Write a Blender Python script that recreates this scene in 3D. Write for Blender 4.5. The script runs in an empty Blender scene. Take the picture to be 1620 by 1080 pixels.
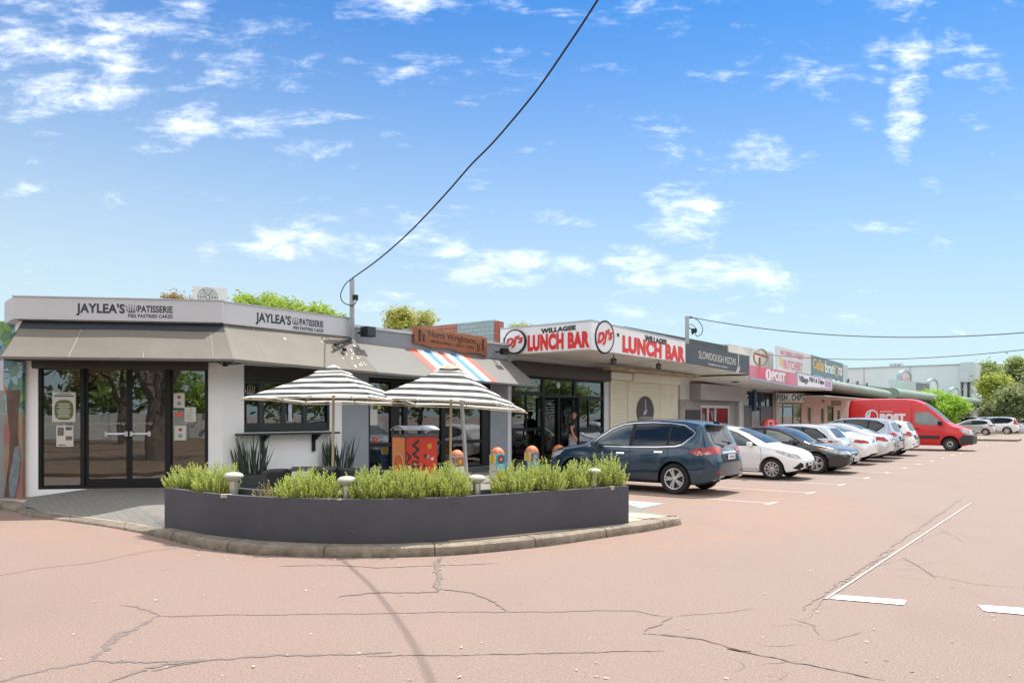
import bpy, bmesh, math, random
from mathutils import Vector, Matrix, noise
from mathutils.bvhtree import BVHTree
random.seed(7)
R = math.radians
scene = bpy.context.scene
col = scene.collection
# ---------------------------------------------------------------- camera
H = 1.78; F = 1180.0; HY = 658.0
cam_data = bpy.data.cameras.new('camera')
cam_data.sensor_width = 36; cam_data.lens = 36*F/1620; cam_data.shift_y = (HY-540)/1620
cam_data.clip_end = 3000; cam_data.clip_start = .1
cam = bpy.data.objects.new('camera', cam_data); col.objects.link(cam)
cam.location = (0, 0, H); cam.rotation_euler = (R(90), 0, 0)
scene.camera = cam
# ---------------------------------------------------------------- sun and sky
SUN_EL, SUN_AZ = 62.0, 33.0            # azimuth measured from +Y towards +X
sd = bpy.data.lights.new('sun', 'SUN'); sd.energy = 3.35; sd.angle = R(.5); sd.color = (1, .955, .88)
sun = bpy.data.objects.new('sun', sd); col.objects.link(sun)
dirv = Vector((math.sin(R(SUN_AZ))*math.cos(R(SUN_EL)), math.cos(R(SUN_AZ))*math.cos(R(SUN_EL)), math.sin(R(SUN_EL))))
sun.rotation_euler = dirv.to_track_quat('Z', 'Y').to_euler(); sun.location = (0, 0, 50)
scene.view_settings.view_transform = 'Standard'; scene.view_settings.look = 'None'
scene.view_settings.exposure = 1.0; scene.view_settings.gamma = 1
scene.cycles.max_bounces = 8; scene.cycles.transparent_max_bounces = 12
world = bpy.data.worlds.new('World'); scene.world = world; world.use_nodes = True
nt = world.node_tree; nt.nodes.clear()
class G:
    """tiny node graph helper"""
    def __init__(s, nt): s.nt = nt
    def n(s, t, **k):
        o = s.nt.nodes.new(t)
        for a, b in k.items(): setattr(o, a, b)
        return o
    def l(s, a, b): s.nt.links.new(a, b)
    def put(s, sock, v):
        if hasattr(v, 'is_output'): s.l(v, sock)
        else: sock.default_value = v
    def m(s, op, a, b=0.0, c=0.0, clamp=False):
        o = s.n('ShaderNodeMath', operation=op, use_clamp=clamp)
        s.put(o.inputs[0], a); s.put(o.inputs[1], b); s.put(o.inputs[2], c)
        return o.outputs[0]
    def vm(s, op, a, b=(0, 0, 0)):
        o = s.n('ShaderNodeVectorMath', operation=op); s.put(o.inputs[0], a); s.put(o.inputs[1], b)
        return o.outputs[0]
    def xyz(s, x, y, z):
        o = s.n('ShaderNodeCombineXYZ'); s.put(o.inputs[0], x); s.put(o.inputs[1], y); s.put(o.inputs[2], z); return o.outputs[0]
    def noise(s, v, sc, det=4, rough=.5, dist=0):
        o = s.n('ShaderNodeTexNoise'); s.put(o.inputs['Vector'], v); o.inputs['Scale'].default_value = sc
        o.inputs['Detail'].default_value = det; o.inputs['Roughness'].default_value = rough; o.inputs['Distortion'].default_value = dist
        return o.outputs[0]
    def mr(s, v, a, b, c=0.0, d=1.0, smooth=False):
        o = s.n('ShaderNodeMapRange'); o.interpolation_type = 'SMOOTHSTEP' if smooth else 'LINEAR'
        s.put(o.inputs[0], v)
        for i, q in enumerate((a, b, c, d)): o.inputs[i+1].default_value = q
        return o.outputs[0]
    def mix(s, f, a, b, bt='MIX'):
        o = s.n('ShaderNodeMix', data_type='RGBA', blend_type=bt)
        s.put(o.inputs[0], f); s.put(o.inputs[6], a if hasattr(a, 'is_output') else (*a[:3], 1)); s.put(o.inputs[7], b if hasattr(b, 'is_output') else (*b[:3], 1))
        return o.outputs[2]
g = G(nt)
sky = g.n('ShaderNodeTexSky', sky_type='NISHITA'); sky.sun_disc = False
sky.sun_elevation = R(SUN_EL); sky.sun_rotation = R(SUN_AZ); sky.altitude = 0; sky.air_density = 1.0; sky.dust_density = .6; sky.ozone_density = 2.2
gen = g.n('ShaderNodeTexCoord').outputs['Generated']
sp = g.n('ShaderNodeSeparateXYZ'); g.l(gen, sp.inputs[0])
zc = g.m('MAXIMUM', sp.outputs[2], 0.0)
hs = g.n('ShaderNodeHueSaturation'); g.l(sky.outputs[0], hs.inputs['Color']); hs.inputs['Saturation'].default_value = 1.28; hs.inputs['Value'].default_value = 1.0
sky_c = g.mix(1.0, hs.outputs[0], (.19, .48, .65), 'MULTIPLY')
hz = g.mr(g.m('ADD', sp.outputs[2], g.m('MULTIPLY', sp.outputs[0], .06)), -.04, .57, .94, 0, True)
sky_c = g.mix(hz, sky_c, (3.25, 3.85, 3.95))
# clouds: a map of the sky in compass directions (x/y and height/y), noise broken
yc = g.m('MAXIMUM', sp.outputs[1], .04)
u = g.m('DIVIDE', sp.outputs[0], yc); v = g.m('DIVIDE', sp.outputs[2], yc)
uv = g.xyz(u, v, 0)
wob = g.noise(uv, 9, 4, .6)
blobs = [(150, 75, 260, 90, .74), (30, 150, 170, 50, .62), (310, 110, 170, 60, .60), (1010, 15, 70, 20, .5), (1180, 235, 90, 40, .5), (1500, 95, 30, 40, .6), (780, 110, 130, 24, .45), (190, 148, 90, 26, .8), (350, 190, 170, 32, .72), (218, 235, 60, 16, .5), (500, 232, 55, 20, .75),
 (620, 8, 120, 26, .75), (640, 100, 260, 22, .42), (840, 10, 60, 20, .45), (1250, 120, 130, 26, .62), (1440, 90, 34, 75, .85), (1430, 190, 32, 60, 1.0), (1390, 80, 24, 55, .6), (1555, 90, 50, 40, .6), (1410, 5, 60, 18, .6), (1545, 190, 30, 14, .6),
 (1080, 340, 75, 48, .9), (450, 380, 90, 36, .9), (570, 385, 150, 26, .85), (700, 345, 240, 18, .42), (800, 420, 140, 32, .95), (715, 400, 50, 20, .9), (1000, 408, 52, 22, 1.0), (1120, 445, 130, 34, 1.0), (1040, 230, 60, 40, .4), (1180, 235, 60, 40, .4), (1100, 40, 90, 18, .3), (1360, 190, 22, 26, .5), (330, 395, 22, 18, .6), (1150, 500, 200, 16, .42), (950, 110, 80, 20, .3), (800, 345, 60, 16, .7), (560, 265, 18, 12, .4), (60, 305, 90, 12, .25), (1400, 360, 40, 12, .35), (600, 480, 160, 20, .3)]
acc = None
for px, py, rx, ry, st in blobs:
    o = g.n('ShaderNodeVectorMath', operation='MULTIPLY_ADD')
    g.l(uv, o.inputs[0]); o.inputs[1].default_value = (F/rx, F/ry, 0); o.inputs[2].default_value = (-(px-810)/rx, -(HY-py)/ry, 0)
    d = g.n('ShaderNodeVectorMath', operation='DOT_PRODUCT'); g.l(o.outputs[0], d.inputs[0]); g.l(o.outputs[0], d.inputs[1])
    b = g.m('MULTIPLY_ADD', d.outputs['Value'], -st*.55, st)
    acc = b if acc is None else g.m('MAXIMUM', acc, b)
acc = g.m('MAXIMUM', acc, -.06)
st_uv = g.vm('MULTIPLY', uv, (1, 2.2, 1))
n1 = g.noise(st_uv, 10, 12, .68, .25)
n2 = g.noise(g.vm('ADD', g.vm('MULTIPLY', uv, (.8, 3.5, 1)), (5, 3, 0)), 16, 6, .6, .6)
nn = g.m('ADD', g.m('MULTIPLY', n1, .72), g.m('MULTIPLY', n2, .28))
dens = g.m('ADD', g.m('MULTIPLY', g.m('SUBTRACT', nn, .5), 5.2), g.m('SUBTRACT', acc, .46))
cl = g.m('MULTIPLY', g.mr(dens, -.2, 1.6, 0, 1.0, True), g.mr(sp.outputs[2], .12, .40, .70, .93))
front = g.mr(sp.outputs[1], .05, .15)
cl = g.m('MULTIPLY', cl, front)
# paler air towards the horizon and the left, deeper blue up and right
# unseen bright cloud overhead, behind and to the right, added as fill light
sdot = g.n('ShaderNodeVectorMath', operation='DOT_PRODUCT'); g.l(gen, sdot.inputs[0]); sdot.inputs[1].default_value = (.785, -.62, 0)
side = g.mr(sdot.outputs['Value'], .04, .28)
ov = g.mr(g.noise(g.vm('ADD', gen, (3, 1, 0)), 3.2, 8, .6, .2), .36, .50, 0, .96, True)
ov = g.m('MULTIPLY', ov, g.m('MAXIMUM', g.mr(sp.outputs[2], .52, .66), g.m('MULTIPLY', g.m('MAXIMUM', g.mr(sp.outputs[1], -.05, -.25), side), g.mr(sp.outputs[2], .06, .22))))
cl = g.m('MAXIMUM', cl, ov)
cb = g.mix(cl, sky_c, (8.0, 7.9, 7.75))
bg = g.n('ShaderNodeBackground'); g.l(cb, bg.inputs[0]); bg.inputs[1].default_value = .12
wo = g.n('ShaderNodeOutputWorld'); g.l(bg.outputs[0], wo.inputs[0])

# ---------------------------------------------------------------- materials
MATS = {}
def mat(name, c, rough=.6, metal=0, var=.1, vs=3, bump=0, bs=60, coat=0, spec=.5, c2=None, emit=0, det=4, dirt=0):
    if name in MATS: return MATS[name]
    m = bpy.data.materials.new(name); m.use_nodes = True; nt = m.node_tree; g = G(nt)
    b = nt.nodes['Principled BSDF']; oc = g.n('ShaderNodeTexCoord').outputs['Object']
    f = g.mr(g.noise(oc, vs, det, .55), .3, .7)
    if c2 is None:
        ca = tuple(max(0, x*(1-var)) for x in c); cb = tuple(min(1, x*(1+var)) for x in c)
    else: ca, cb = c, c2
    cc = g.mix(f, ca, cb)
    if dirt:
        df = g.mr(g.noise(oc, 1.3, 8, .65), .48, .75, 0, dirt)
        cc = g.mix(df, cc, tuple(x*.45 for x in c))
    g.l(cc, b.inputs['Base Color'])
    b.inputs['Roughness'].default_value = rough; b.inputs['Metallic'].default_value = metal
    b.inputs['Coat Weight'].default_value = coat; b.inputs['Coat Roughness'].default_value = .04
    b.inputs['Specular IOR Level'].default_value = spec
    if emit:
        b.inputs['Emission Color'].default_value = (*c, 1); b.inputs['Emission Strength'].default_value = emit
    if bump:
        bn = g.n('ShaderNodeBump'); bn.inputs['Strength'].default_value = bump; bn.inputs['Distance'].default_value = .02
        g.l(g.noise(oc, bs, 6, .6), bn.inputs['Height']); g.l(bn.outputs[0], b.inputs['Normal'])
    MATS[name] = m
    return m
def glass(name, refl=.22, tint=(.35, .38, .37), wav=.0):
    m = bpy.data.materials.new(name); m.use_nodes = True; nt = m.node_tree; nt.nodes.clear(); g = G(nt)
    tr = g.n('ShaderNodeBsdfTransparent'); tr.inputs[0].default_value = (*tint, 1)
    gl = g.n('ShaderNodeBsdfGlossy'); gl.inputs['Roughness'].default_value = .005; gl.inputs[0].default_value = (.92, .96, 1, 1)
    if wav:
        bn = g.n('ShaderNodeBump'); bn.inputs['Strength'].default_value = wav; bn.inputs['Distance'].default_value = .05
        g.l(g.noise(g.n('ShaderNodeTexCoord').outputs['Object'], 1.4, 1, .4), bn.inputs['Height']); g.l(bn.outputs[0], gl.inputs['Normal'])
    fr = g.n('ShaderNodeFresnel'); fr.inputs[0].default_value = 1.5
    f = g.m('MULTIPLY_ADD', fr.outputs[0], .9, refl, clamp=True)
    mx = g.n('ShaderNodeMixShader'); g.l(f, mx.inputs[0]); g.l(tr.outputs[0], mx.inputs[1]); g.l(gl.outputs[0], mx.inputs[2])
    o = g.n('ShaderNodeOutputMaterial'); g.l(mx.outputs[0], o.inputs[0]); MATS[name] = m
    return m
SHOPGLASS = glass('shop_glass', .13, (.5, .55, .53), .05)
CARGLASS = mat('car_glass', (.010, .015, .017), .03, 0, .2, 2, coat=0, spec=.7)
CLEARGLASS = glass('windscreen_glass', .18, (.5, .62, .6))
BLACK = mat('black_paint', (.010, .010, .012), .45, 0, .3, 5, spec=.3)
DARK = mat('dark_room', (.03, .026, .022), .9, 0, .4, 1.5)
RUBBER = mat('rubber', (.016, .016, .017), .8, 0, .2, 30)
CHROME = mat('chrome', (.75, .76, .78), .15, 1, .05, 5)
ALLOY = mat('alloy', (.62, .63, .65), .28, .85, .05, 5)
WHITE = mat('white_paint', (.78, .78, .77), .55, 0, .03, 2)
REDL = mat('red_lens', (.33, .006, .010), .15, 0, .5, 25, coat=.4)
CLEARL = mat('clear_lens', (.16, .18, .20), .1, .2, .8, 14, coat=1, c2=(.55, .58, .62))
AMBER = mat('amber_lens', (.6, .2, .04), .15, 0, .2, 20, coat=1)
PLATE = mat('number_plate', (.7, .72, .75), .4, 0, .1, 40)

# ---------------------------------------------------------------- objects
WM = {}
def tag(o, label=None, cat=None, group=None, kind=None):
    if label: o['label'] = label
    if cat: o['category'] = cat
    if group: o['group'] = group
    if kind: o['kind'] = kind
    return o
def FRm(x, y, ang=0, z=0): return Matrix.Translation((x, y, z)) @ Matrix.Rotation(ang, 4, 'Z')
ID = Matrix.Identity(4)
def thing(name, label, cat, M=ID, group=None):
    o = bpy.data.objects.new(name, None); col.objects.link(o); o.empty_display_size = .2
    o.matrix_world = M; WM[o.name] = M.copy()
    return tag(o, label, cat, group)
def fix_sharp(me, ang=38):
    bm = bmesh.new(); bm.from_mesh(me)
    a = R(ang)
    for f in bm.faces: f.smooth = True
    for e in bm.edges:
        if len(e.link_faces) == 2 and e.calc_face_angle(0) > a: e.smooth = False
    bm.to_mesh(me); bm.free()
class MB:
    def __init__(s, M=ID): s.v = []; s.f = []; s.mi = []; s.M = M; s.k = 0
    def add(s, vs, fs, M=None):
        n = len(s.v)
        for p in vs:
            p = Vector(p)
            s.v.append(M @ p if M is not None else p)
        for f in fs: s.f.append(tuple(n+i for i in f)); s.mi.append(s.k)
        return s
    def quad(s, *p): return s.add(p, [tuple(range(len(p)))])
    def box(s, x0, x1, y0, y1, z0, z1, M=None):
        if x0 > x1: x0, x1 = x1, x0
        if y0 > y1: y0, y1 = y1, y0
        if z0 > z1: z0, z1 = z1, z0
        vs = [(x, y, z) for z in (z0, z1) for y in (y0, y1) for x in (x0, x1)]
        return s.add(vs, [(0, 2, 3, 1), (4, 5, 7, 6), (0, 1, 5, 4), (2, 6, 7, 3), (0, 4, 6, 2), (1, 3, 7, 5)], M)
    def cbox(s, cx, cy, cz, dx, dy, dz, M=None): return s.box(cx-dx/2, cx+dx/2, cy-dy/2, cy+dy/2, cz-dz/2, cz+dz/2, M)
    def prism(s, poly, a0, a1, axis='y', M=None):
        """polygon in the two other axes pushed along axis"""
        n = len(poly)
        def P(p, a):
            if axis == 'y': return (p[0], a, p[1])
            if axis == 'x': return (a, p[0], p[1])
            return (p[0], p[1], a)
        vs = [P(p, a0) for p in poly]+[P(p, a1) for p in poly]
        fs = [tuple(range(n)), tuple(range(2*n-1, n-1, -1))]+[(i, i+n, (i+1) % n+n, (i+1) % n) for i in range(n)]
        return s.add(vs, fs, M)
    def tube(s, pts, r, n=8, cap=True):
        pts = [Vector(p) for p in pts]; rs = r if isinstance(r, (list, tuple)) else [r]*len(pts)
        vs = []; fs = []
        up = None
        for i, p in enumerate(pts):
            d = (pts[min(i+1, len(pts)-1)]-pts[max(i-1, 0)]).normalized()
            if up is None:
                up = Vector((0, 0, 1)) if abs(d.z) < .9 else Vector((1, 0, 0))
            a = d.cross(up)
            if a.length < 1e-4: a = d.orthogonal()
            a.normalize(); b = a.cross(d).normalized(); up = b
            for k in range(n):
                t = 2*math.pi*k/n
                vs.append(p+(a*math.cos(t)+b*math.sin(t))*rs[i])
        for i in range(len(pts)-1):
            for k in range(n):
                fs.append((i*n+k, i*n+(k+1) % n, (i+1)*n+(k+1) % n, (i+1)*n+k))
        if cap: fs.append(tuple(range(n-1, -1, -1))); fs.append(tuple(range((len(pts)-1)*n, len(pts)*n)))
        return s.add(vs, fs)
    def lathe(s, prof, n=24, M=None, close=True):
        """(r, z) profile turned about z"""
        vs = []; fs = []
        for r, z in prof:
            for k in range(n):
                t = 2*math.pi*k/n; vs.append((r*math.cos(t), r*math.sin(t), z))
        m = len(prof)
        for i in range(m-1):
            for k in range(n): fs.append((i*n+k, i*n+(k+1) % n, (i+1)*n+(k+1) % n, (i+1)*n+k))
        if close:
            fs.append(tuple(range(n-1, -1, -1))); fs.append(tuple(range((m-1)*n, m*n)))
        return s.add(vs, fs, M)
    def text(s, txt, x0, x1, z0, z1, y, ext=.004, shear=0, off=0, M=None, rot=0):
        vs, fs = text_geo(txt, shear, off)
        if rot: 
            c, sn = math.cos(rot), math.sin(rot); vs = [(p[0]*c-p[1]*sn, p[0]*sn+p[1]*c, p[2]) for p in vs]
        xs = [p[0] for p in vs]; ys = [p[1] for p in vs]; ax, bx = min(xs), max(xs); ay, by = min(ys), max(ys)
        sx = (x1-x0)/(bx-ax); sy = (z1-z0)/(by-ay)
        return s.add([(x0+(p[0]-ax)*sx, y-(ext if p[2] > 0 else 0), z0+(p[1]-ay)*sy) for p in vs], fs, M)
    def build(s, name, mats, parent=None, smooth=False, bevel=0, ang=38):
        """vertices are in frame s.M; the object sits in its parent's frame"""
        PM = WM[parent.name] if parent is not None else None
        base = PM if PM is not None else ID
        T = base.inverted() @ s.M
        if parent is None:   # origin at the base of the mesh
            vv = [s.M @ p for p in s.v]
            c = Vector((sum(p.x for p in vv)/len(vv), sum(p.y for p in vv)/len(vv), min(p.z for p in vv)))
            base = Matrix.Translation(c); T = base.inverted() @ s.M
        me = bpy.data.meshes.new(name)
        me.from_pydata([T @ p for p in s.v], [], s.f)
        if not isinstance(mats, (list, tuple)): mats = [mats]
        for m in mats: me.materials.append(m)
        if len(mats) > 1: me.polygons.foreach_set('material_index', s.mi)
        me.update()
        bm = bmesh.new(); bm.from_mesh(me); bmesh.ops.recalc_face_normals(bm, faces=bm.faces)
        if bevel: bmesh.ops.bevel(bm, geom=[e for e in bm.edges if len(e.link_faces) == 2 and e.calc_face_angle(0) > .5], offset=bevel, segments=2, affect='EDGES', profile=.6)
        bm.to_mesh(me); bm.free()
        if smooth or bevel: fix_sharp(me, ang)
        o = bpy.data.objects.new(name, me); col.objects.link(o)
        if parent is not None:
            o.parent = parent; WM[o.name] = base.copy()
        else:
            o.matrix_world = base; WM[o.name] = base.copy()
        return o
_tc = {}
def text_geo(txt, shear=0, off=0):
    key = (txt, shear, off)
    if key in _tc: return _tc[key]
    cu = bpy.data.curves.new('t', 'FONT'); cu.body = txt; cu.size = 1; cu.shear = shear; cu.offset = off; cu.extrude = .5; cu.resolution_u = 4
    cu.space_character = 1.0+off*1.5
    o = bpy.data.objects.new('t', cu); col.objects.link(o)
    dg = bpy.context.evaluated_depsgraph_get()
    me = bpy.data.meshes.new_from_object(o.evaluated_get(dg))
    vs = [tuple(v.co) for v in me.vertices]; fs = [tuple(p.vertices) for p in me.polygons]
    bpy.data.objects.remove(o); bpy.data.curves.remove(cu); bpy.data.meshes.remove(me)
    _tc[key] = (vs, fs)
    return _tc[key]
def copy_tree(o, parent=None, M=None):
    c = o.copy(); col.objects.link(c)
    if parent is not None: c.parent = parent; WM[c.name] = WM[parent.name]
    else: c.matrix_world = M; WM[c.name] = M
    for ch in list(o.children): copy_tree(ch, c)
    return c
# frames: street frame has x along the kerb and y towards the shops
TU = math.atan2(.7848, .6198)
ST = Matrix.Rotation(TU, 4, 'Z')
def W(s, t, z=0): return ST @ Vector((s, t, z))
def S(px, T=14.3):
    r = (px-810)/F; Y = T/(.6198-.7848*r); return Y*(.7848+.6198*r)
def Zs(px, py, T=14.3):
    r = (px-810)/F; Y = T/(.6198-.7848*r); return H+(HY-py)/F*Y
def gp(px, py, z=0.0):
    Y = F*(H-z)/(py-HY); return Vector(((px-810)/F*Y, Y, z))
def at(px, py, Y): return Vector(((px-810)/F*Y, Y, H+(HY-py)/F*Y))
T0 = 14.3
A2 = Vector((-9.79, 14.90)); C2 = Vector((-6.00, 15.47)); FA = math.atan2(C2.y-A2.y, C2.x-A2.x); FL = (C2-A2).length
FRT = FRm(A2.x, A2.y, FA)          # patisserie door front: x along it, y inwards
def Fx(px, y=0):
    r = (px-810)/F; e = Vector((math.cos(FA), math.sin(FA))); n = Vector((-math.sin(FA), math.cos(FA)))
    o = A2+n*y; Y = (o.x*(-e.y)+o.y*e.x)/(e.x-r*e.y)      # (rY,Y)=o+a*e
    return ((r*Y-o.x)*e.x+(Y-o.y)*e.y), Y
def Fz(px, py, y=0): return H+(HY-py)/F*Fx(px, y)[1]
def wall_holes(mb, x0, x1, z0, z1, holes, y0, y1):
    """a wall of boxes round rectangular holes (x0,x1,z0,z1)"""
    xs = sorted({x0, x1, *[h[0] for h in holes], *[h[1] for h in holes]})
    for a, b in zip(xs, xs[1:]):
        if b-a < 1e-5: continue
        hs = sorted((h[2], h[3]) for h in holes if h[0] <= a+1e-6 and h[1] >= b-1e-6)
        z = z0
        for c, d in hs:
            if c > z+1e-5: mb.box(a, b, y0, y1, z, c)
            z = max(z, d)
        if z1 > z+1e-5: mb.box(a, b, y0, y1, z, z1)
def frame_bars(mb, x0, x1, z0, z1, y0, y1, w=.05, vs=(), hs=()):
    mb.box(x0, x0+w, y0, y1, z0, z1); mb.box(x1-w, x1, y0, y1, z0, z1)
    mb.box(x0+w, x1-w, y0, y1, z0, z0+w); mb.box(x0+w, x1-w, y0, y1, z1-w, z1)
    for q in vs: mb.box(q-w/2, q+w/2, y0+.004, y1-.004, z0+w, z1-w)
    for q in hs: mb.box(x0+w, x1-w, y0+.007, y1-.007, q-w/2, q+w/2)
def catmull(pts, n=8):
    out = []
    P = [Vector(p) for p in pts]; P = [2*P[0]-P[1]]+P+[2*P[-1]-P[-2]]
    for i in range(1, len(P)-2):
        for k in range(n):
            t = k/n; a, b, c, d = P[i-1:i+3]
            out.append(.5*((2*b)+(c-a)*t+(2*a-5*b+4*c-d)*t*t+(3*b-a-3*c+d)*t**3))
    out.append(P[-2]); return out
# ================================================================ ground
def road_mat():
    m = bpy.data.materials.new('red_asphalt'); m.use_nodes = True; g = G(m.node_tree); b = m.node_tree.nodes['Principled BSDF']
    oc = g.n('ShaderNodeTexCoord').outputs['Object']
    big = g.mr(g.noise(oc, .16, 5, .6), .3, .7); mid = g.mr(g.noise(oc, 1.1, 6, .65), .32, .68); fine = g.mr(g.noise(oc, 95, 3, .85), .36, .64)
    spx = g.n('ShaderNodeSeparateXYZ'); g.l(oc, spx.inputs[0]); rgt = g.mr(spx.outputs[0], -2.5, 7.0, 0, .75)
    mid2 = g.mr(g.noise(oc, 38, 4, .8), .35, .65)
    c = g.mix(big, (.218, .136, .117), (.222, .154, .138)); c = g.mix(g.m('MULTIPLY', mid, .45), c, (.27, .165, .128))
    c = g.mix(rgt, c, (.212, .166, .153)); c = g.mix(fine, g.mix(.62, c, (.125, .085, .07)), g.mix(.45, c, (.52, .43, .38))); c = g.mix(g.m('MULTIPLY', mid2, .34), c, (.11, .078, .062)); c = g.mix(g.mr(g.noise(oc, 55, 2, .9), .60, .70, 0, .5), c, (.50, .42, .37))
    grit = g.mr(g.noise(oc, 210, 2, .8), .66, .74)
    c = g.mix(g.m('MULTIPLY', grit, .9), c, (.80, .72, .66))
    st = g.mr(g.noise(g.vm('MULTIPLY', oc, (1, .5, 1)), .5, 7, .7), .50, .75, 0, .22)
    c = g.mix(st, c, (.165, .115, .10))
    # orange dust near the planter kerb
    ds = g.n('ShaderNodeVectorMath', operation='DISTANCE'); g.l(g.vm('MULTIPLY', oc, (.8, 1, 1)), ds.inputs[0]); ds.inputs[1].default_value = (-1.2, 16.4, 0)
    band = g.mr(ds.outputs['Value'], 6.2, 8.0, 1, 0, True)
    band = g.m('MULTIPLY', band, g.mr(g.noise(oc, 1.7, 5, .6), .35, .7))
    c = g.mix(g.m('MULTIPLY', band, .34), c, (.36, .19, .105))
    g.l(c, b.inputs['Base Color']); b.inputs['Roughness'].default_value = .9; b.inputs['Specular IOR Level'].default_value = .25
    bn = g.n('ShaderNodeBump'); bn.inputs['Strength'].default_value = .5; bn.inputs['Distance'].default_value = .008
    bn.inputs['Distance'].default_value = .014; g.l(g.noise(oc, 75, 4, .8), bn.inputs['Height']); g.l(bn.outputs[0], b.inputs['Normal']); return m
ROAD = road_mat()
mb = MB(); mb.quad((-700, -300, 0), (900, -300, 0), (900, 1500, 0), (-700, 1500, 0))
o = mb.build('road', ROAD); o.location = (0, 0, 0); o.data.transform(Matrix.Translation((100, 600, 0))); tag(o, kind='structure')
# sealed cracks and stains, thin sheets just above the road
def ribbon(mb, pts, w, z, jit=.5, sub=.04, taper=True, wander=True):
    P = [gp(*p) for p in pts]; Q = []
    for a, b in zip(P, P[1:]):
        n = max(1, int((b-a).length/sub))
        for k in range(n): Q.append(a.lerp(b, k/n))
    Q.append(P[-1]); L = []
    for i, q in enumerate(Q):
        d = (Q[min(i+1, len(Q)-1)]-Q[max(i-1, 0)]).normalized(); n = Vector((-d.y, d.x, 0))
        ww = w*(1+random.uniform(-jit, jit))*.5
        if taper and (i < 3 or i > len(Q)-4): ww *= .5
        wn = .05*noise.noise(Vector((q.x*1.7+w*90, q.y*1.7, 0)))+.022*noise.noise(Vector((q.x*7, q.y*7, w*50))) if wander else 0; off = n*(random.uniform(-1, 1)*w*jit*.9+wn); L.append((q+off+n*ww, q+off-n*ww))
    for (a, b), (c, d) in zip(L, L[1:]): mb.quad((a.x, a.y, z), (b.x, b.y, z), (d.x, d.y, z), (c.x, c.y, z))
SEAL = mat('crack_sealant', (.158, .122, .114), .8, 0, .22, 30)
mb = MB(ID)
def X(*p): return list(p)
for _k, (pts, w) in enumerate([(X((-60, 925), (0, 910), (50, 901), (150, 889), (240, 871), (292, 865)), .018), (X((-40, 1085), (0, 1077), (70, 1060), (145, 1046), (160, 1032), (180, 1012), (215, 992), (250, 974)), .032),
   (X((165, 1030), (172, 1015), (190, 1003), (235, 985)), .05), (X((250, 974), (232, 966), (215, 960), (190, 957)), .018), (X((250, 974), (400, 973), (600, 970), (800, 968), (1000, 966), (1055, 975)), .016),
   (X((145, 1046), (260, 1047), (360, 1041), (440, 1036), (540, 1034), (620, 1031)), .028), (X((175, 1080), (230, 1056), (290, 1046), (345, 1043)), .035), (X((240, 1062), (280, 1052), (330, 1045)), .02),
   (X((580, 1037), (700, 1036), (860, 1033), (960, 1031), (1050, 1029)), .012), (X((440, 895), (520, 894), (600, 897), (680, 895), (790, 891)), .02), (X((696, 881), (695, 892), (690, 905), (693, 915), (688, 937)), .045),
   (X((688, 937), (640, 938), (590, 937), (535, 943)), .03), (X((690, 931), (750, 937), (780, 950), (798, 966)), .028), (X((1018, 1003), (1030, 995), (1050, 985), (1062, 976)), .016),
   (X((1025, 1002), (1110, 1012), (1150, 1022), (1185, 1032), (1240, 1045), (1300, 1057), (1400, 1076)), .016), (X((1100, 1008), (1060, 1003), (1018, 1003)), .01), (X((1062, 976), (1140, 968), (1200, 962)), .008),
   (X((1250, 977), (1290, 990), (1300, 1004)), .01), (X((1430, 882), (1460, 900), (1480, 915)), .01), (X((1450, 905), (1540, 922), (1620, 930)), .008)]):
    ribbon(mb, pts, w*1.15, .0022+.00025*_k)
for i in range(22):      # fine web of hairline cracks beside the worn joint
    x = random.uniform(1150, 1560); y = 945-(x-1310)*.66+random.uniform(-25, 60)
    if y < 800: continue
    pts = [(x, y)]; aa = random.uniform(-.5, .5)
    for k in range(5): aa += random.uniform(-.9, .9); pts.append((pts[-1][0]+math.cos(aa)*18, pts[-1][1]+math.sin(aa)*6))
    ribbon(mb, pts, .005, .0022+.0001*i)
o = mb.build('crack_seals', SEAL); tag(o, kind='structure')
mb = MB()
ribbon(mb, [(1270, 965), (1300, 942), (1340, 915), (1385, 885), (1420, 858), (1470, 824), (1520, 790)], .022, .006, .6); ribbon(mb, [(1290, 962), (1330, 930), (1372, 900), (1415, 868)], .014, .0065, .6)
o = mb.build('tyre_stains', mat('stain', (.195, .15, .138), .85, 0, .2, 5)); tag(o, kind='structure')
mb = MB(); ribbon(mb, [(1150, 1026), (1160, 1028), (1172, 1030), (1185, 1033)], .05, .0075, .5)
o = mb.build('pothole_crack', mat('hole_dirt', (.05, .025, .012), .95)); tag(o, kind='structure')
# painted lines
mb = MB()
def line(a, b, w, z=.004):
    d = (b-a); d.z = 0; d.normalize(); n = Vector((-d.y, d.x, 0))*w/2
    mb.quad(*[(p.x, p.y, z) for p in (a+n, a-n, b-n, b+n)])
for k in range(-0, 30):
    s = 15.23+2.63*k
    if 23 <= k: break
    line(W(s, 5.25), W(s, 10.9), .085)
    line(W(s-.28, 5.28), W(s+.28, 5.28), .1, .0055)
for s in (71, 81, 91, 101): line(W(s, 7.5), W(s, 12.9), .1)
line(gp(1306, 948), gp(1536, 796), .026, .0095)
WORN = bpy.data.materials.new('worn_white_line'); WORN.use_nodes = True; g = G(WORN.node_tree); b = WORN.node_tree.nodes['Principled BSDF']
oc = g.n('ShaderNodeTexCoord').outputs['Object']
g.l(g.mix(g.mr(g.noise(oc, 30, 6, .7), .42, .62), (.30, .225, .195), (.66, .62, .58)), b.inputs['Base Color']); b.inputs['Roughness'].default_value = .7
o = mb.build('parking_lines', WORN); tag(o, kind='structure')
mb = MB()
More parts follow.
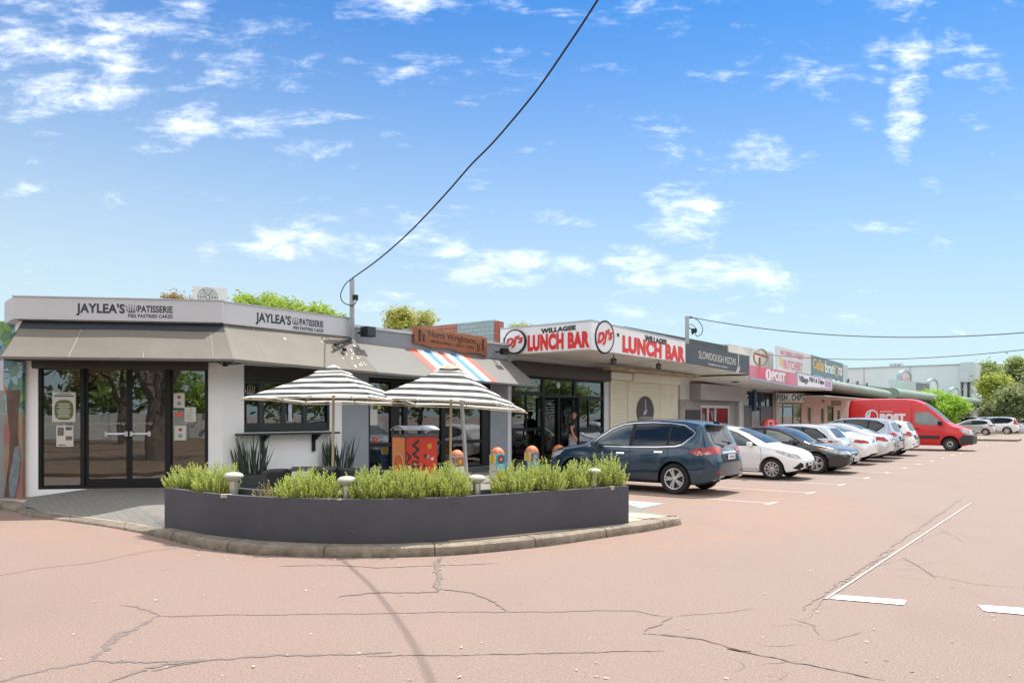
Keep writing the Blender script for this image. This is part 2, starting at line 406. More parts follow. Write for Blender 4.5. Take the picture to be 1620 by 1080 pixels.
for q in ([(1322, 941.5), (1434, 950), (1430, 957.5), (1312, 947.5)], [(1547, 957.5), (1700, 968), (1700, 980), (1556, 967)]): mb.quad(*[(*gp(*p)[:2], .0085) for p in q])
o = mb.build('give_way_lines', mat('line_white', (.74, .73, .70), .65, 0, .08, 20)); tag(o, kind='structure')
# faded blue accessible bay panel with its white wheelchair mark
mb = MB(ST); mb.k = 0
s0, t0 = 12.85, 6.95
mb.box(s0, s0+1.0, t0, t0+1.3, .004, .006)
mb.k = 1
mb.M = ST
def ring(mb, cx, cy, r, w, z, a0=0, a1=2*math.pi, n=20):
    for k in range(n):
        a, b = a0+(a1-a0)*k/n, a0+(a1-a0)*(k+1)/n
        mb.quad((cx+r*math.cos(a), cy+r*math.sin(a), z), (cx+(r+w)*math.cos(a), cy+(r+w)*math.sin(a), z), (cx+(r+w)*math.cos(b), cy+(r+w)*math.sin(b), z), (cx+r*math.cos(b), cy+r*math.sin(b), z))
ring(mb, s0+.5, t0+.5, .26, .08, .009, R(150), R(400)); mb.box(s0+.55, s0+.64, t0+.6, t0+1.0, .0085, .0095); mb.box(s0+.64, s0+.95, t0+.68, t0+.76, .0085, .0095); ring(mb, s0+.6, t0+1.08, 0, .08, .0095)
o = mb.build('accessible_bay_marking', [mat('faded_blue', (.26, .30, .34), .8, 0, .25, 10), mat('faded_white', (.46, .44, .42), .8, 0, .1, 10)]); tag(o, kind='structure')
# ---- footpath
kp = [(-420, 775), (-200, 789), (0, 806), (42, 816), (160, 832), (240, 847), (288, 859.5), (335, 869.5), (400, 877), (480, 880.5), (560, 882), (640, 881), (720, 878), (800, 871), (880, 862), (960, 850), (1030, 839.5), (1078, 829.5)]
K = [gp(*p) for p in kp]
tip = [W(11.5, 5.50), W(11.6, 6.3), W(11.6, 9.0), W(11.75, 10.4), W(12.6, 11.0), W(15, 11.05), W(40, 11.05), W(66, 11.05)]
Kc = catmull(K, 5)
def offs(path, d):
    out = []
    for i, p in enumerate(path):
        t = (path[min(i+1, len(path)-1)]-path[max(i-1, 0)]); t.z = 0; t.normalize(); out.append(p+Vector((-t.y, t.x, 0))*d)
    return out
path = Kc+tip
# kerb profile (offset inward, z)
def kz(p): return .135
prof = [(0, 0), (.008, .06), (.022, .108), (.045, .124), (.09, .130), (.30, .130), (.30, -.02)]
def lowf(b0):
    x = b0.x
    if b0.y > 14.0 or x < -12 or x > -5.0: return 1.0
    f = min(max((x+9.75)/.35, 0), 1)*min(max((-5.15-x)/.5, 0), 1); return 1-.72*f
vs = []; fs = []
rings = [offs(path, d) for d, z in prof]
for i in range(len(path)):
    x = path[i]; low = lowf(x) if i < len(Kc) else 1.0
    for j, (d, z) in enumerate(prof): vs.append((rings[j][i].x, rings[j][i].y, (z*low if z > 0 else z)))
n = len(prof)
for i in range(len(path)-1):
    for j in range(n-1): fs.append((i*n+j, (i+1)*n+j, (i+1)*n+j+1, i*n+j+1))
KERB = bpy.data.materials.new('kerb_concrete'); KERB.use_nodes = True; g = G(KERB.node_tree); b = KERB.node_tree.nodes['Principled BSDF']
oc = g.n('ShaderNodeTexCoord').outputs['Object']
c = g.mix(g.mr(g.noise(oc, 4, 8, .7), .3, .7), (.13, .105, .08), (.32, .27, .21)); c = g.mix(g.mr(g.noise(oc, 60, 4, .7), .55, .75, 0, .5), c, (.10, .085, .07))
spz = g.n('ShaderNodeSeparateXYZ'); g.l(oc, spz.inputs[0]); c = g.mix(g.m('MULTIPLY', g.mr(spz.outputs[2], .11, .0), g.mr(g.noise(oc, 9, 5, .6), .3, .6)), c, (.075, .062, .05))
g.l(c, b.inputs['Base Color']); b.inputs['Roughness'].default_value = .9
bn = g.n('ShaderNodeBump'); bn.inputs['Strength'].default_value = .6; bn.inputs['Distance'].default_value = .02; g.l(g.noise(oc, 35, 6, .7), bn.inputs['Height']); g.l(bn.outputs[0], b.inputs['Normal'])
mb = MB().add(vs, fs); 
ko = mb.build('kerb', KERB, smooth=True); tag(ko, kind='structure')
# kerb joints
mb = MB()
cum = 0
for i in range(1, len(Kc)):
    l = (Kc[i]-Kc[i-1]).length; cum += l
    if cum > 1.35:
        cum = 0; d = (Kc[i]-Kc[i-1]).normalized(); n_ = Vector((-d.y, d.x, 0)); p = Kc[i]
        ang = math.atan2(n_.y, n_.x)
        Mx = FRm(p.x, p.y, ang)
        for (a, za), (b_, zb) in zip(prof[:-2], prof[1:-1]):
            mb.add([(a-.003, -.007, za+.003), (a-.003, .007, za+.003), (b_-.003, .007, zb+.003), (b_-.003, -.007, zb+.003)], [(0, 1, 2, 3)], Mx)
o = mb.build('kerb_joints', mat('joint_dark', (.05, .045, .04), .95)); tag(o, kind='structure')
# paved surface: strip lofted from the kerb to the shop fronts
inner = offs(path, .30)
def front_pt(i, n):
    f = i/(n-1); return f
Fp = []
mur = Vector((-13.5, 15.9)); seq = [(Vector((-19, 15.2)), .12), (Vector((-12.2, 15.3)), .15), (Vector((-10.3, 15.05)), .155), (A2+Vector((.2, -.0)), .17), (A2.lerp(C2, .32), .31), (C2, .31), (W(10.5, T0).xy, .25), (W(12.5, T0).xy, .22), (W(14.5, T0).xy, .2), (W(17.9, T0).xy, .19), (W(20, T0).xy, .18), (W(30, T0).xy, .18), (W(70, T0).xy, .18)]
ipts = [inner[j] for j in [0, 6, 12, 16, 20, 28, 38, 50, 62, 74]]
# kerb sample for each facade sample
ki = [0, 8, 13, 17, 24, 34, 46, 58, 70, len(Kc)-1, len(Kc)+3, len(Kc)+5, len(Kc)+7]
PAVE = bpy.data.materials.new('footpath_paving'); PAVE.use_nodes = True; g = G(PAVE.node_tree); b = PAVE.node_tree.nodes['Principled BSDF']
oc = g.n('ShaderNodeTexCoord').outputs['Object']
br = g.n('ShaderNodeTexBrick'); mp = g.n('ShaderNodeMapping'); g.l(oc, mp.inputs[0]); mp.inputs['Rotation'].default_value = (0, 0, TU); g.l(mp.outputs[0], br.inputs['Vector'])
br.inputs['Scale'].default_value = 1; br.inputs['Brick Width'].default_value = .22; br.inputs['Row Height'].default_value = .11; br.inputs['Mortar Size'].default_value = .006
br.inputs['Color1'].default_value = (.19, .18, .16, 1); br.inputs['Color2'].default_value = (.165, .16, .145, 1); br.inputs['Mortar'].default_value = (.12, .11, .10, 1)
c = g.mix(g.mr(g.noise(oc, 2.2, 7, .7), .35, .7, 0, .6), br.outputs[0], (.12, .12, .115)); c = g.mix(g.mr(g.noise(oc, 70, 4, .8), .4, .7, 0, .35), c, (.34, .32, .28))
g.l(c, b.inputs['Base Color']); b.inputs['Roughness'].default_value = .9
bn = g.n('ShaderNodeBump'); bn.inputs['Strength'].default_value = .3; bn.inputs['Distance'].default_value = .01; g.l(br.outputs['Fac'], bn.inputs['Height']); bn.invert = True; g.l(bn.outputs[0], b.inputs['Normal'])
mb = MB()
rows = []
def lerp_idx(arr, f): i = int(f); i = min(i, len(arr)-2); return arr[i].lerp(arr[i+1], f-i)
N = 6
def strip(mb, f0, f1, M_, dz=0):
    rows = []
    for a in range(len(seq)-1):
        for k in range(N if a < len(seq)-2 else N+1):
            q = k/N; kk = ki[a]+(ki[a+1]-ki[a])*q; p = lerp_idx(inner, kk); 
            b0 = lerp_idx(path, kk); low = lowf(b0)
            pz = Vector((p.x, p.y, .13*low-.004))
            fq = seq[a][0].lerp(seq[a+1][0], q); fz = seq[a][1]+(seq[a+1][1]-seq[a][1])*q; fq = Vector((fq.x, fq.y, fz))
            rows.append([pz.lerp(fq, f0+(f1-f0)*j/M_)+Vector((0, 0, dz)) for j in range(M_+1)])
    vs = [p for r in rows for p in r]; m = M_+1
    mb.add(vs, [(i*m+j, (i+1)*m+j, (i+1)*m+j+1, i*m+j+1) for i in range(len(rows)-1) for j in range(M_)])
strip(mb, 0, 1.0, 8)
o = mb.build('footpath', PAVE); b0 = o.location.copy(); tag(o, kind='structure')
# smooth concrete border along the kerb
def border(i0, i1, w, name, m):
    pi = path[i0:i1]; a = offs(path, .30)[i0:i1]; c_ = offs(path, .30+w)[i0:i1]; mb = MB(); vs = []
    for k in range(len(pi)):
        b0 = pi[k]; low = lowf(b0)
        vs += [(a[k].x, a[k].y, .13*low+.002), (c_[k].x, c_[k].y, .13*low+.012)]
    mb.add(vs, [(2*k, 2*k+2, 2*k+3, 2*k+1) for k in range(len(pi)-1)])
    o = mb.build(name, m); tag(o, kind='structure')
border(6, 32, .42, 'footpath_border', mat('pale_concrete', (.50, .39, .30), .9, 0, .15, 4, .2, 50))
border(60, len(Kc)+2, .55, 'footpath_edge', mat('sandy_concrete', (.52, .40, .30), .9, 0, .18, 3, .2, 50))
# second island kerb far down the car park
mb = MB(ST); mb.box(63, 66.6, 4.6, 12.5, .0, .14); o = mb.build('traffic_island', KERB, bevel=.03); tag(o, kind='structure')
# opposite verge (behind the camera, seen in the shop windows)
mb = MB(); mb.box(-45, 40, -26, -9, -.05, .12); mb.box(-30, -6.6, -8.99, 7.4, -.05, .10); o = mb.build('verge', mat('mulch', (.16, .10, .065), .95, 0, .3, 2, .5, 30)); tag(o, kind='structure')
# ================================================================ buildings
RENDER_W = mat('white_render', (.82, .825, .84), .8, 0, .04, 1.2, .15, 40, dirt=.10)
FASCIA = mat('grey_fascia', (.47, .47, .50), .5, 0, .03, 1)
FASCIA_D = mat('grey_fascia_dark', (.22, .235, .26), .55, 0, .05, 1)
GREYWALL = mat('blue_grey_wall', (.27, .295, .33), .8, 0, .05, 2, .12, 60, dirt=.1)
LETTER = mat('dark_lettering', (.022, .03, .035), .5)
def awning_mat():
    m = mat('awning_canvas', (.140, .124, .104), .8, 0, .10, 1.2, .15, 220, dirt=.22)
    return m
AWN = awning_mat()
AWN2 = mat('awning_canvas_grey', (.155, .152, .144), .8, 0, .06, 1.2, .15, 220, dirt=.2)
SHUT = mat('black_shutter', (.022, .020, .019), .45, 0, .2, 4)
FLOORM = mat('shop_floor', (.13, .10, .07), .5, 0, .2, 2)
def crown_logo(mb, cx, cz, w, y, ext=.004):
    h = w*.80
    mb.prism([(cx-w*.36, cz-h*.5), (cx+w*.36, cz-h*.5), (cx+w*.36, cz-h*.36), (cx-w*.36, cz-h*.36)], y-ext, y, 'y')
    for k in range(5):
        a = (k-2)*.21*w; t = (k-2)*.26*w; zt = cz+h*(.5-.05*abs(k-2)**1.5)
        mb.prism([(cx+a-.05*w, cz-h*.32), (cx+a+.05*w, cz-h*.32), (cx+t+.02*w, zt-.08*h), (cx+t-.02*w, zt-.08*h)], y-ext, y, 'y')
        mb.prism([(cx+t+.055*w*math.cos(q*math.pi/4), zt+.055*w*math.sin(q*math.pi/4)) for q in range(8)], y-ext, y, 'y')
def feather_logo(mb, cx, cz, h, y, ext=.004):
    # upright wheat ear over a leaf
    for k in range(5):
        z = cz-h*.05+k*h*.12
        for sg in (-1, 1): mb.prism([(cx+.02*h, z), (cx+sg*h*.09+.03*h, z+h*.07), (cx+.04*h+sg*.02*h, z+h*.17)], y-ext, y, 'y')
    mb.prism([(cx-.16*h, cz-h*.5), (cx+.0*h, cz-h*.46), (cx+.2*h, cz-h*.3), (cx+.28*h, cz-h*.06), (cx+.1*h, cz-h*.16), (cx-.04*h, cz-h*.3)], y-ext, y, 'y')
    mb.prism([(cx-.34*h, cz-h*.5), (cx-.2*h, cz-h*.5), (cx+.03*h, cz-h*.05), (cx-.01*h, cz-h*.03)], y-ext, y, 'y')

# ---------------- corner patisserie
bp = thing('patisserie', 'white rendered corner bakery with grey fascia and brown awning at the left', 'building', FRT)
sC = 8.42; sB = S(555.5)       # street s of the corner and of the party wall with the barber
zt = 4.13
dx0, dx1 = Fx(60)[0], Fx(329.5)[0]
doorz0, doorz1 = .31, 2.78
MF = FRT
mb = MB(MF)
wall_holes(mb, 0, FL, -.1, 3.95, [(dx0, dx1, doorz0, doorz1+.12)], 0, .22)
wl = mb.build('wall', RENDER_W, bp)
mb = MB(ST)
wx0, wx1 = S(386), S(522); wz0, wz1 = Zs(386, 684), Zs(386, 577)
wall_holes(mb, sC, S(541), -.1, 3.95, [(wx0, wx1, wz0, wz1)], T0, T0+.22)
mb.build('wall', RENDER_W, bp)
mb = MB(ST); mb.box(S(541), sB, T0-.012, T0+.2, -.1, 3.95); mb.build('pilaster', GREYWALL, bp)
# left return and back walls
LE = Vector((-10.47, 15.6))
mb = MB(ID)
def vwall(mb, a, b, z0, z1, th=.2):
    a = Vector(a[:2]); b = Vector(b[:2]); d = (b-a); n = Vector((-d.y, d.x)).normalized()*th
    mb.prism([tuple(a), tuple(b), tuple(b+n), tuple(a+n)], z0, z1, 'z')
vwall(mb, (-9.79, 14.93), (-10.40, 15.62), -.1, 3.95, -.1); vwall(mb, (-10.40, 15.62), (-10.45, 24), -.1, 3.95, -.2)
mb.build('side_wall', RENDER_W, bp)
# fascia: three bands set a little proud of the wall
mb = MB(MF); e = .10; ef = .17
fz0 = 3.70
mb.box(-.08, FL+.045, -ef, .3, fz0, 4.14); 
mb.build('fascia', FASCIA, bp)
mb = MB(ST); mb.box(sC-.04, sB, T0-e, T0+.3, fz0-.01, 4.13); mb.build('fascia', mat('pale_fascia', (.50, .51, .55), .5, 0, .03, 1), bp)
mb = MB(ID); vwall(mb, (-9.845, 14.735), (-10.55, 15.50), fz0, 4.145, -.3); mb.build('fascia', FASCIA, bp)
mb = MB(ID); mb.prism([(-9.7, 15.2), (-6.1, 15.7), (-1.5, 21.5), (-5, 27), (-10.4, 24), (-10.4, 15.8)], 3.86, 3.94, 'z'); mb.build('roof', mat('roof_sheet', (.4, .41, .42), .6), bp)
# thin metal capping
CAP = mat('metal_cap', (.42, .44, .47), .4, .3)
mb = MB(MF); mb.box(-.1, FL+.06, -ef-.02, .0, 4.14, 4.16); mb.build('coping', CAP, bp)
mb = MB(ST); mb.box(sC-.03, sB, T0-e-.02, T0, 4.13, 4.15); mb.build('coping', CAP, bp)
# lettering
def jaylea(M, x0, x1, z0, z1, y, parent):
    mb = MB(M); w = x1-x0; h = z1-z0
    mb.text("JAYLEA'S", x0, x0+w*.50, z0+h*.07, z1, y, .004, 0, .035)
    crown_logo(mb, x0+w*.572, z0+h*.64, w*.105, y)
    mb.text("PATISSERIE", x0+w*.635, x1, z0+h*.38, z0+h*.90, y, .004, 0, .03)
    mb.text("PIES PASTRIES CAKES", x0+w*.535, x1, z0, z0+h*.26, y, .004, 0, .022)
    return mb.build('sign_lettering', LETTER, parent)
jaylea(MF, Fx(120.5, -ef)[0], Fx(273, -ef)[0], Fz(200, 502, -ef), Fz(200, 480.5, -ef), -ef, bp)
jaylea(ST, S(404.5, T0-e), S(511.5, T0-e), Zs(458, 520, T0-e), Zs(458, 499.5, T0-e), T0-e, bp)
# awning: front slope, side slope, left gore
def PF(a, d, z): return MF @ Vector((a, -d, z))
aw = 1.18; zt_, zb_ = 3.68, 2.88
hip_t = Vector((C2.x, C2.y, zt_))
p_top_l = PF(.02, .02, zt_); p_bot_l = at(1.5, 563.5, 13.75)
hipb = Vector((-5.36, 14.35, 2.88)); hipt = Vector((C2.x+.02, C2.y-.03, zt_))
sA = S(595, T0-aw)              # bottom right end of the bakery canvas
p_top_r = W(sB, T0-e, 3.66); p_bot_r = W(S(596, T0-aw), T0-aw, 2.80)
def canvas(mb, a, b, c, d, nx=10, ny=6, sag=.03):
    """a top-left, b top-right, c bottom-right, d bottom-left"""
    vs = []
    for j in range(ny+1):
        for i in range(nx+1):
            x, y = i/nx, j/ny
            p = a.lerp(b, x).lerp(d.lerp(c, x), y); p.z -= sag*math.sin(math.pi*y)*(.7+.3*math.sin(x*9))
            vs.append(p)
    m = nx+1
    mb.add(vs, [(j*m+i, j*m+i+1, (j+1)*m+i+1, (j+1)*m+i) for j in range(ny) for i in range(nx)])
mb = MB(ID)
canvas(mb, p_top_l, hipt, hipb, p_bot_l, 12)
canvas(mb, hipt, p_top_r, p_bot_r, hipb, 16)
# left gore back to the wall
gore = Vector((-10.35, 15.45, zb_+.05)); mb.quad(p_top_l, p_bot_l, gore)
# valance
for a, b in ((p_bot_l, hipb), (hipb, p_bot_r)): mb.quad(a, b, b-Vector((0, 0, .045)), a-Vector((0, 0, .045)))
ob = mb.build('awning', AWN, bp, smooth=True)
mb = MB(ID)
SEAM = mat('awning_seam', (.36, .34, .32), .8)
for f in (.30, .62, .93): 
    a = p_top_l.lerp(hipt, f); b = p_bot_l.lerp(hipb, f-.02); n = Vector((.15, -.5, .85))*.004
    pts = [a.lerp(b, q/6)-Vector((0, 0, .03*math.sin(math.pi*q/6)))+n for q in range(7)]; mb.tube(pts, .005, 4)
for f in (.02, .2, .4, .6, .8):
    a = hipt.lerp(p_top_r, f); b = hipb.lerp(p_bot_r, f+.01); n = Vector((.4, -.4, .85))*.004
    pts = [a.lerp(b, q/6)-Vector((0, 0, .03*math.sin(math.pi*q/6)))+n for q in range(7)]; mb.tube(pts, .0045, 4)
mb.build('awning_seam', SEAM, bp)
# awning frame and arms under the canvas
mb = MB(ID)
dn = Vector((0, 0, -.06))
mb.tube([p_bot_l+dn+Vector((.05, .02, 0)), hipb+dn], .018, 6); mb.tube([hipb+dn, p_bot_r+dn], .018, 6)
wallA = PF(.05, .0, 2.86); wallC = Vector((C2.x, C2.y, 2.84)); mb.tube([p_bot_l+dn+Vector((.05, .02, 0)), wallA], .015, 6); mb.tube([hipb+dn, wallC], .015, 6)
mb.tube([p_bot_l.lerp(hipb, .93)+dn, wallC], .013, 6); mb.tube([hipb.lerp(p_bot_r, .07)+dn, wallC], .013, 6)
mb.cbox(wallC.x+.15, wallC.y-.25, wallC.z-.01, .07, .07, .07)
mb.build('awning_frame', BLACK, bp)
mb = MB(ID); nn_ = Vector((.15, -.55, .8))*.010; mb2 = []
canvas(mb, p_top_l+nn_, hipt+nn_, hipt.lerp(hipb, .21)+nn_-Vector((0, 0, .018)), p_top_l.lerp(p_bot_l, .21)+nn_-Vector((0, 0, .018)), 12, 2, 0); mb.build('awning_top_band', mat('dark_band', (.020, .026, .034), .8), bp)  # near-black band laid over the top of the front canvas
# bird droppings on the side canvas
mb = MB(ID); rnd = random.Random(4)
for k in range(46):
    f = .84+rnd.random()*.12; q = .1+rnd.random()*.8
    if rnd.random() < .12: f = .3+rnd.random()*.5
    p = hipt.lerp(p_top_r, f).lerp(hipb.lerp(p_bot_r, f), q); p.z -= .03*math.sin(math.pi*q)-.012
    r = .006+.022*rnd.random()**2; du = Vector((.62, .785, 0))*r; dv = Vector((.55, -.43, -.55)).normalized()*r*(1+rnd.random()*1.4)
    mb.quad(*[p+du*math.cos(a)*rnd.uniform(.7, 1.1)+dv*math.sin(a)*rnd.uniform(.7, 1.1) for a in [k2*math.pi/3 for k2 in range(6)]])
mb.build('bird_droppings', mat('dropping_white', (.72, .71, .68), .9), bp)
# roller shutter box over the door
mb = MB(MF); mb.box(Fx(55)[0], Fx(329)[0], -.16, .10, Fz(200, 585)+.005, Fz(200, 566)+.02); mb.build('shutter_box', SHUT, bp, bevel=.03)
# shop front: four bays
mb = MB(MF); frame_bars(mb, dx0, dx1, doorz0, doorz1+.1, .02, .14, .055)
xs = [Fx(p)[0] for p in (130.5, 203, 267)]
mb.box(xs[0]-.035, xs[0]+.035, .0, .15, doorz0+.055, doorz1+.045); mb.box(xs[2]-.035, xs[2]+.035, .0, .15, doorz0+.055, doorz1+.045)
mb.build('door_frame', BLACK, bp)
bays = [(dx0+.055, xs[0]-.035), (xs[0]+.035, xs[1]), (xs[1], xs[2]-.035), (xs[2]+.035, dx1-.055)]
HW = mat('steel_handle', (.55, .56, .58), .3, .9)
for i, (a, b) in enumerate(bays):
    nm = 'door' if i in (1, 2) else 'shop_window'
    mb = MB(MF); w = .05 if i in (1, 2) else .02
    frame_bars(mb, a+.003, b-.003, doorz0+.058, doorz1+.04, .04, .09, w)
    if i in (1, 2): mb.box(a+.05, b-.05, .045, .085, doorz0+.11, doorz0+.2)
    d = mb.build(nm, BLACK, bp)
    mb = MB(MF); mb.box(a+.003+w, b-.003-w, .062, .068, doorz0+.05+w, doorz1+.04-w); mb.build('glass_pane', SHOPGLASS, d)
    # row of small crown marks and words across the pane
    mb = MB(MF); x = a+.10; zr = Fz(200, 669.5)
    while x < b-.1:
        crown_logo(mb, x, zr, .075, .058, .002); 
        if x+.30 < b-.05: mb.text("JAYLEA'S", x+.06, x+.25, zr-.025, zr+.02, .058, .002, 0, .02)
        x += .31
    mb.build('glass_marking', mat('frosted_mark', (.42, .40, .34), .6), d)
    if i in (1, 2):
        hx = b-.13 if i == 1 else a+.13
        mb = MB(MF); mb.tube([(hx+(-.28 if i == 1 else .28), .02, 1.42), (hx+(.1 if i == 1 else -.1), .02, 1.42)], .022, 8)
        mb.build('door_handle', mat('white_handle', (.7, .75, .85), .4), d)
        mb = MB(MF)
        mb.box(hx-.32 if i == 1 else hx-.1, hx-.27 if i == 1 else hx-.05, .0, .045, 1.37, 1.47); mb.box(hx+.06 if i == 1 else hx+.24, hx+.12 if i == 1 else hx+.3, .0, .045, 1.37, 1.47)
        mb.build('handle_mount', HW, d)
# dark interior
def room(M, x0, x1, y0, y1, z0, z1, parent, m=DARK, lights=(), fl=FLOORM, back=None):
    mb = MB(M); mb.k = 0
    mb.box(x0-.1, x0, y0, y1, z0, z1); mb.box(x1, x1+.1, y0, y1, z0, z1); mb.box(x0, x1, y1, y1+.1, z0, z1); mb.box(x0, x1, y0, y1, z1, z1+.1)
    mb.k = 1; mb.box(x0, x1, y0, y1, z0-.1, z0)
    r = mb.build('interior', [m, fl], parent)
    for (x, y) in lights:
        mb = MB(M); mb.lathe([(.05, 0), (.05, .02)], 10, Matrix.Translation((x, y, z1-.03))); mb.build('ceiling_light', mat('warm_lamp', (1, .75, .45), .5, emit=5), parent)
    return r
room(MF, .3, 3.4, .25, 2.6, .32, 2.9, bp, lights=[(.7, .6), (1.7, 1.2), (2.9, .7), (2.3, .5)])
mb = MB(MF); mb.box(.6, 3.2, 1.5, 1.9, .32, 1.3); mb.box(.5, 3.3, 2.3, 2.55, 1.6, 1.65); mb.box(.5, 3.3, 2.3, 2.55, 2.0, 2.05)
rr = random.Random(3)
for k in range(26): 
    x = .55+rr.random()*2.6; zz = rr.choice((1.3, 1.65, 2.05)); y = 1.7 if zz == 1.3 else 2.4; mb.box(x, x+.06+rr.random()*.1, y, y+.12, zz, zz+.1+rr.random()*.15)
mb.build('counter', mat('counter', (.14, .10, .075), .6, 0, .6, 9), bp)
# posters on the glass (top-level flat papers)
def poster(name, label, px0, py0, px1, py1, m, art=None):
    x0, x1 = Fx(px0, .05)[0], Fx(px1, .05)[0]; z0, z1 = Fz((px0+px1)/2, py1, .05), Fz((px0+px1)/2, py0, .05)
    M = FRT @ Matrix.Translation(((x0+x1)/2, .056, z0)); t = thing(name, label, 'poster', M)
    mb = MB(M); mb.box(-(x1-x0)/2, (x1-x0)/2, -.002, .002, 0, z1-z0); mb.build('sheet', m, t)
    if art: art(t, M, (x1-x0)/2, z1-z0)
PAPER = mat('paper', (.55, .54, .50), .7, 0, .03, 5)
def art1(t, M, w, h):
    mb = MB(M); n = 24
    mb.prism([(w*.82*math.copysign(abs(math.cos(2*math.pi*k/n))**.7, math.cos(2*math.pi*k/n)), h*.40+h*.34*math.copysign(abs(math.sin(2*math.pi*k/n))**.7, math.sin(2*math.pi*k/n))) for k in range(n)], -.006, -.002, 'y'); mb.build('green_oval', mat('olive_ink', (.10, .14, .045), .7), t)
    mb = MB(M)
    for k in range(9): 
        ww = w*(.35+.3*random.random()); mb.box(-ww, ww, -.009, -.006, h*(.16+.055*k), h*(.16+.055*k)+h*.022)
    mb.build('printed_lines', PAPER, t)
    mb = MB(M); mb.text('LOYALTY CARDS', -w*.85, w*.85, h*.86, h*.92, -.003, .003, 0, .02) if False else mb.box(-w*.85, w*.85, -.004, -.002, h*.85, h*.89); mb.box(-w*.6, w*.6, -.004, -.002, h*.93, h*.95)
    mb.build('heading', LETTER, t)
def art2(t, M, w, h):
    mb = MB(M); mb.box(-w*.85, -.02, -.005, -.002, h*.52, h*.92); mb.box(w*.1, w*.85, -.005, -.002, h*.78, h*.94); mb.box(w*.1, w*.85, -.005, -.002, h*.3, h*.5); mb.box(-w*.8, w*.1, -.005, -.002, h*.05, h*.1); mb.build('printed_pictures', mat('ink_mix', (.03, .04, .07), .7, 0, .5, 20, c2=(.25, .2, .16)), t)
def art3(t, M, w, h):
    mb = MB(M); mb.lathe([(w*.32, -.001), (w*.32, .001)], 12, Matrix.Translation((0, -.003, h*.72)) @ Matrix.Rotation(R(90), 4, 'X')); mb.build('red_mark', mat('ink_red', (.4, .05, .03), .7), t)
    mb = MB(M); mb.lathe([(w*.4, -.001), (w*.4, .001)], 12, Matrix.Translation((0, -.003, h*.3)) @ Matrix.Rotation(R(90), 4, 'X')); mb.build('grey_mark', mat('ink_grey', (.25, .25, .27), .7), t)
def art4(t, M, w, h):
    mb = MB(M)
    for k in range(7): mb.box(-w*.7, w*(.2+.5*random.random()), -.004, -.002, h*(.1+.09*k), h*(.13+.09*k))
    mb.build('printed_lines', mat('ink_grey', (.25, .25, .27)), t)
    mb = MB(M); mb.box(-.02, .02, -.004, -.002, h*.8, h*.87); mb.build('red_mark', mat('ink_red', (.4, .05, .03)), t)
poster('poster', 'tall white poster with a big green oval on the leftmost shop pane', 82.5, 620, 119.5, 667, PAPER, art1)
poster('poster', 'white notice with dark photographs below the green oval poster', 89, 673, 116, 706, PAPER, art2)
poster('poster', 'upper white notice with red and grey dots on the rightmost door pane', 274.5, 621.5, 292, 645, PAPER, art3)
poster('poster', 'white text notice to the right of and lower than the dotted one', 292, 644, 310, 667, PAPER, art4)
poster('poster', 'orange sticker beside the white text notice', 277, 651.5, 289, 658, mat('ink_orange', (.7, .10, .04), .6))
poster('poster', 'cream picture notice with a round head drawing low on the right pane', 276, 673, 294.5, 696, PAPER, art3)
# servery window on the side
mb = MB(ST); frame_bars(mb, wx0, wx1, wz0+.02, wz1-.0, T0+.03, T0+.14, .05)
vz = [S(p) for p in (415, 451, 484)]
for q in vz: mb.box(q-.055, q+.055, T0+.04, T0+.12, wz0+.07, Zs(415, 606))
mb.box(wx0+.05, wx1-.05, T0+.045, T0+.115, Zs(415, 606), Zs(415, 602)); mb.box(wx0+.05, wx1-.05, T0+.045, T0+.115, wz0+.07, wz0+.2)
wf = mb.build('servery_window', mat('dark_green_frame', (.016, .024, .027), .4, 0, .1, 5), bp)
mb = MB(ST)
for k in range(9):
    z = Zs(415, 602)+.012+k*.065
    if z < wz1-.05: mb.box(wx0+.05, wx1-.05, T0+.02+(k % 2)*.008, T0+.11, z, min(z+.06, wz1-.05))
mb.build('roller_shutter', SHUT, wf)
ed = [wx0+.05]+[q for q in vz]+[wx1-.05]
for a, b in zip(ed, ed[1:]):
    mb = MB(ST); mb.box(a+.056, b-.056, T0+.07, T0+.077, wz0+.2, Zs(415, 606)); mb.build('glass_pane', SHOPGLASS, wf)
mb = MB(ST); crown_logo(mb, S(398), Zs(398, 617), .22, T0+.066, .003); mb.build('glass_marking', mat('frosted_mark', (.42, .40, .34), .6), wf)
room(ST, wx0+.1, wx1-.1, T0+.25, T0+1.8, .4, 3.2, bp, lights=[(wx0+.6, T0+.7)])
mb = MB(ST)
for k in range(12):
    x = wx0+.2+rr.random()*(wx1-wx0-.5); mb.box(x, x+.1, T0+.5, T0+.6, 1.5, 1.5+.1+rr.random()*.2)
mb.box(wx0+.1, wx1-.1, T0+.45, T0+.8, 1.4, 1.5); mb.build('counter', mat('crockery', (.35, .28, .22), .5, 0, .6, 6, c2=(.06, .09, .1)), bp)
mb = MB(ST); mb.box(S(458), S(463.5), T0+.04, T0+.05, wz0+.24, wz0+.62); mb.build('menu_card', mat('card_blue', (.5, .56, .66), .6, 0, .4, 12), wf)
sh0, sh1 = S(384, T0-.3), S(537.5, T0-.3)
mb = MB(ST); mb.box(sh0, sh1, T0-.32, T0-.001, wz0-.06, wz0-.015); shf = mb.build('sill_shelf', mat('shelf_dark', (.02, .022, .025), .35), bp, bevel=.008)
for px in (416, 497):
    q = S(px, T0-.05); mb = MB(ST); mb.box(q-.035, q+.035, T0-.06, T0-.001, wz0-.46, wz0-.06); mb.prism([(T0-.30, wz0-.06), (T0-.06, wz0-.06), (T0-.06, wz0-.22)], q-.025, q+.025, 'x'); mb.build('bracket', BLACK, shf)
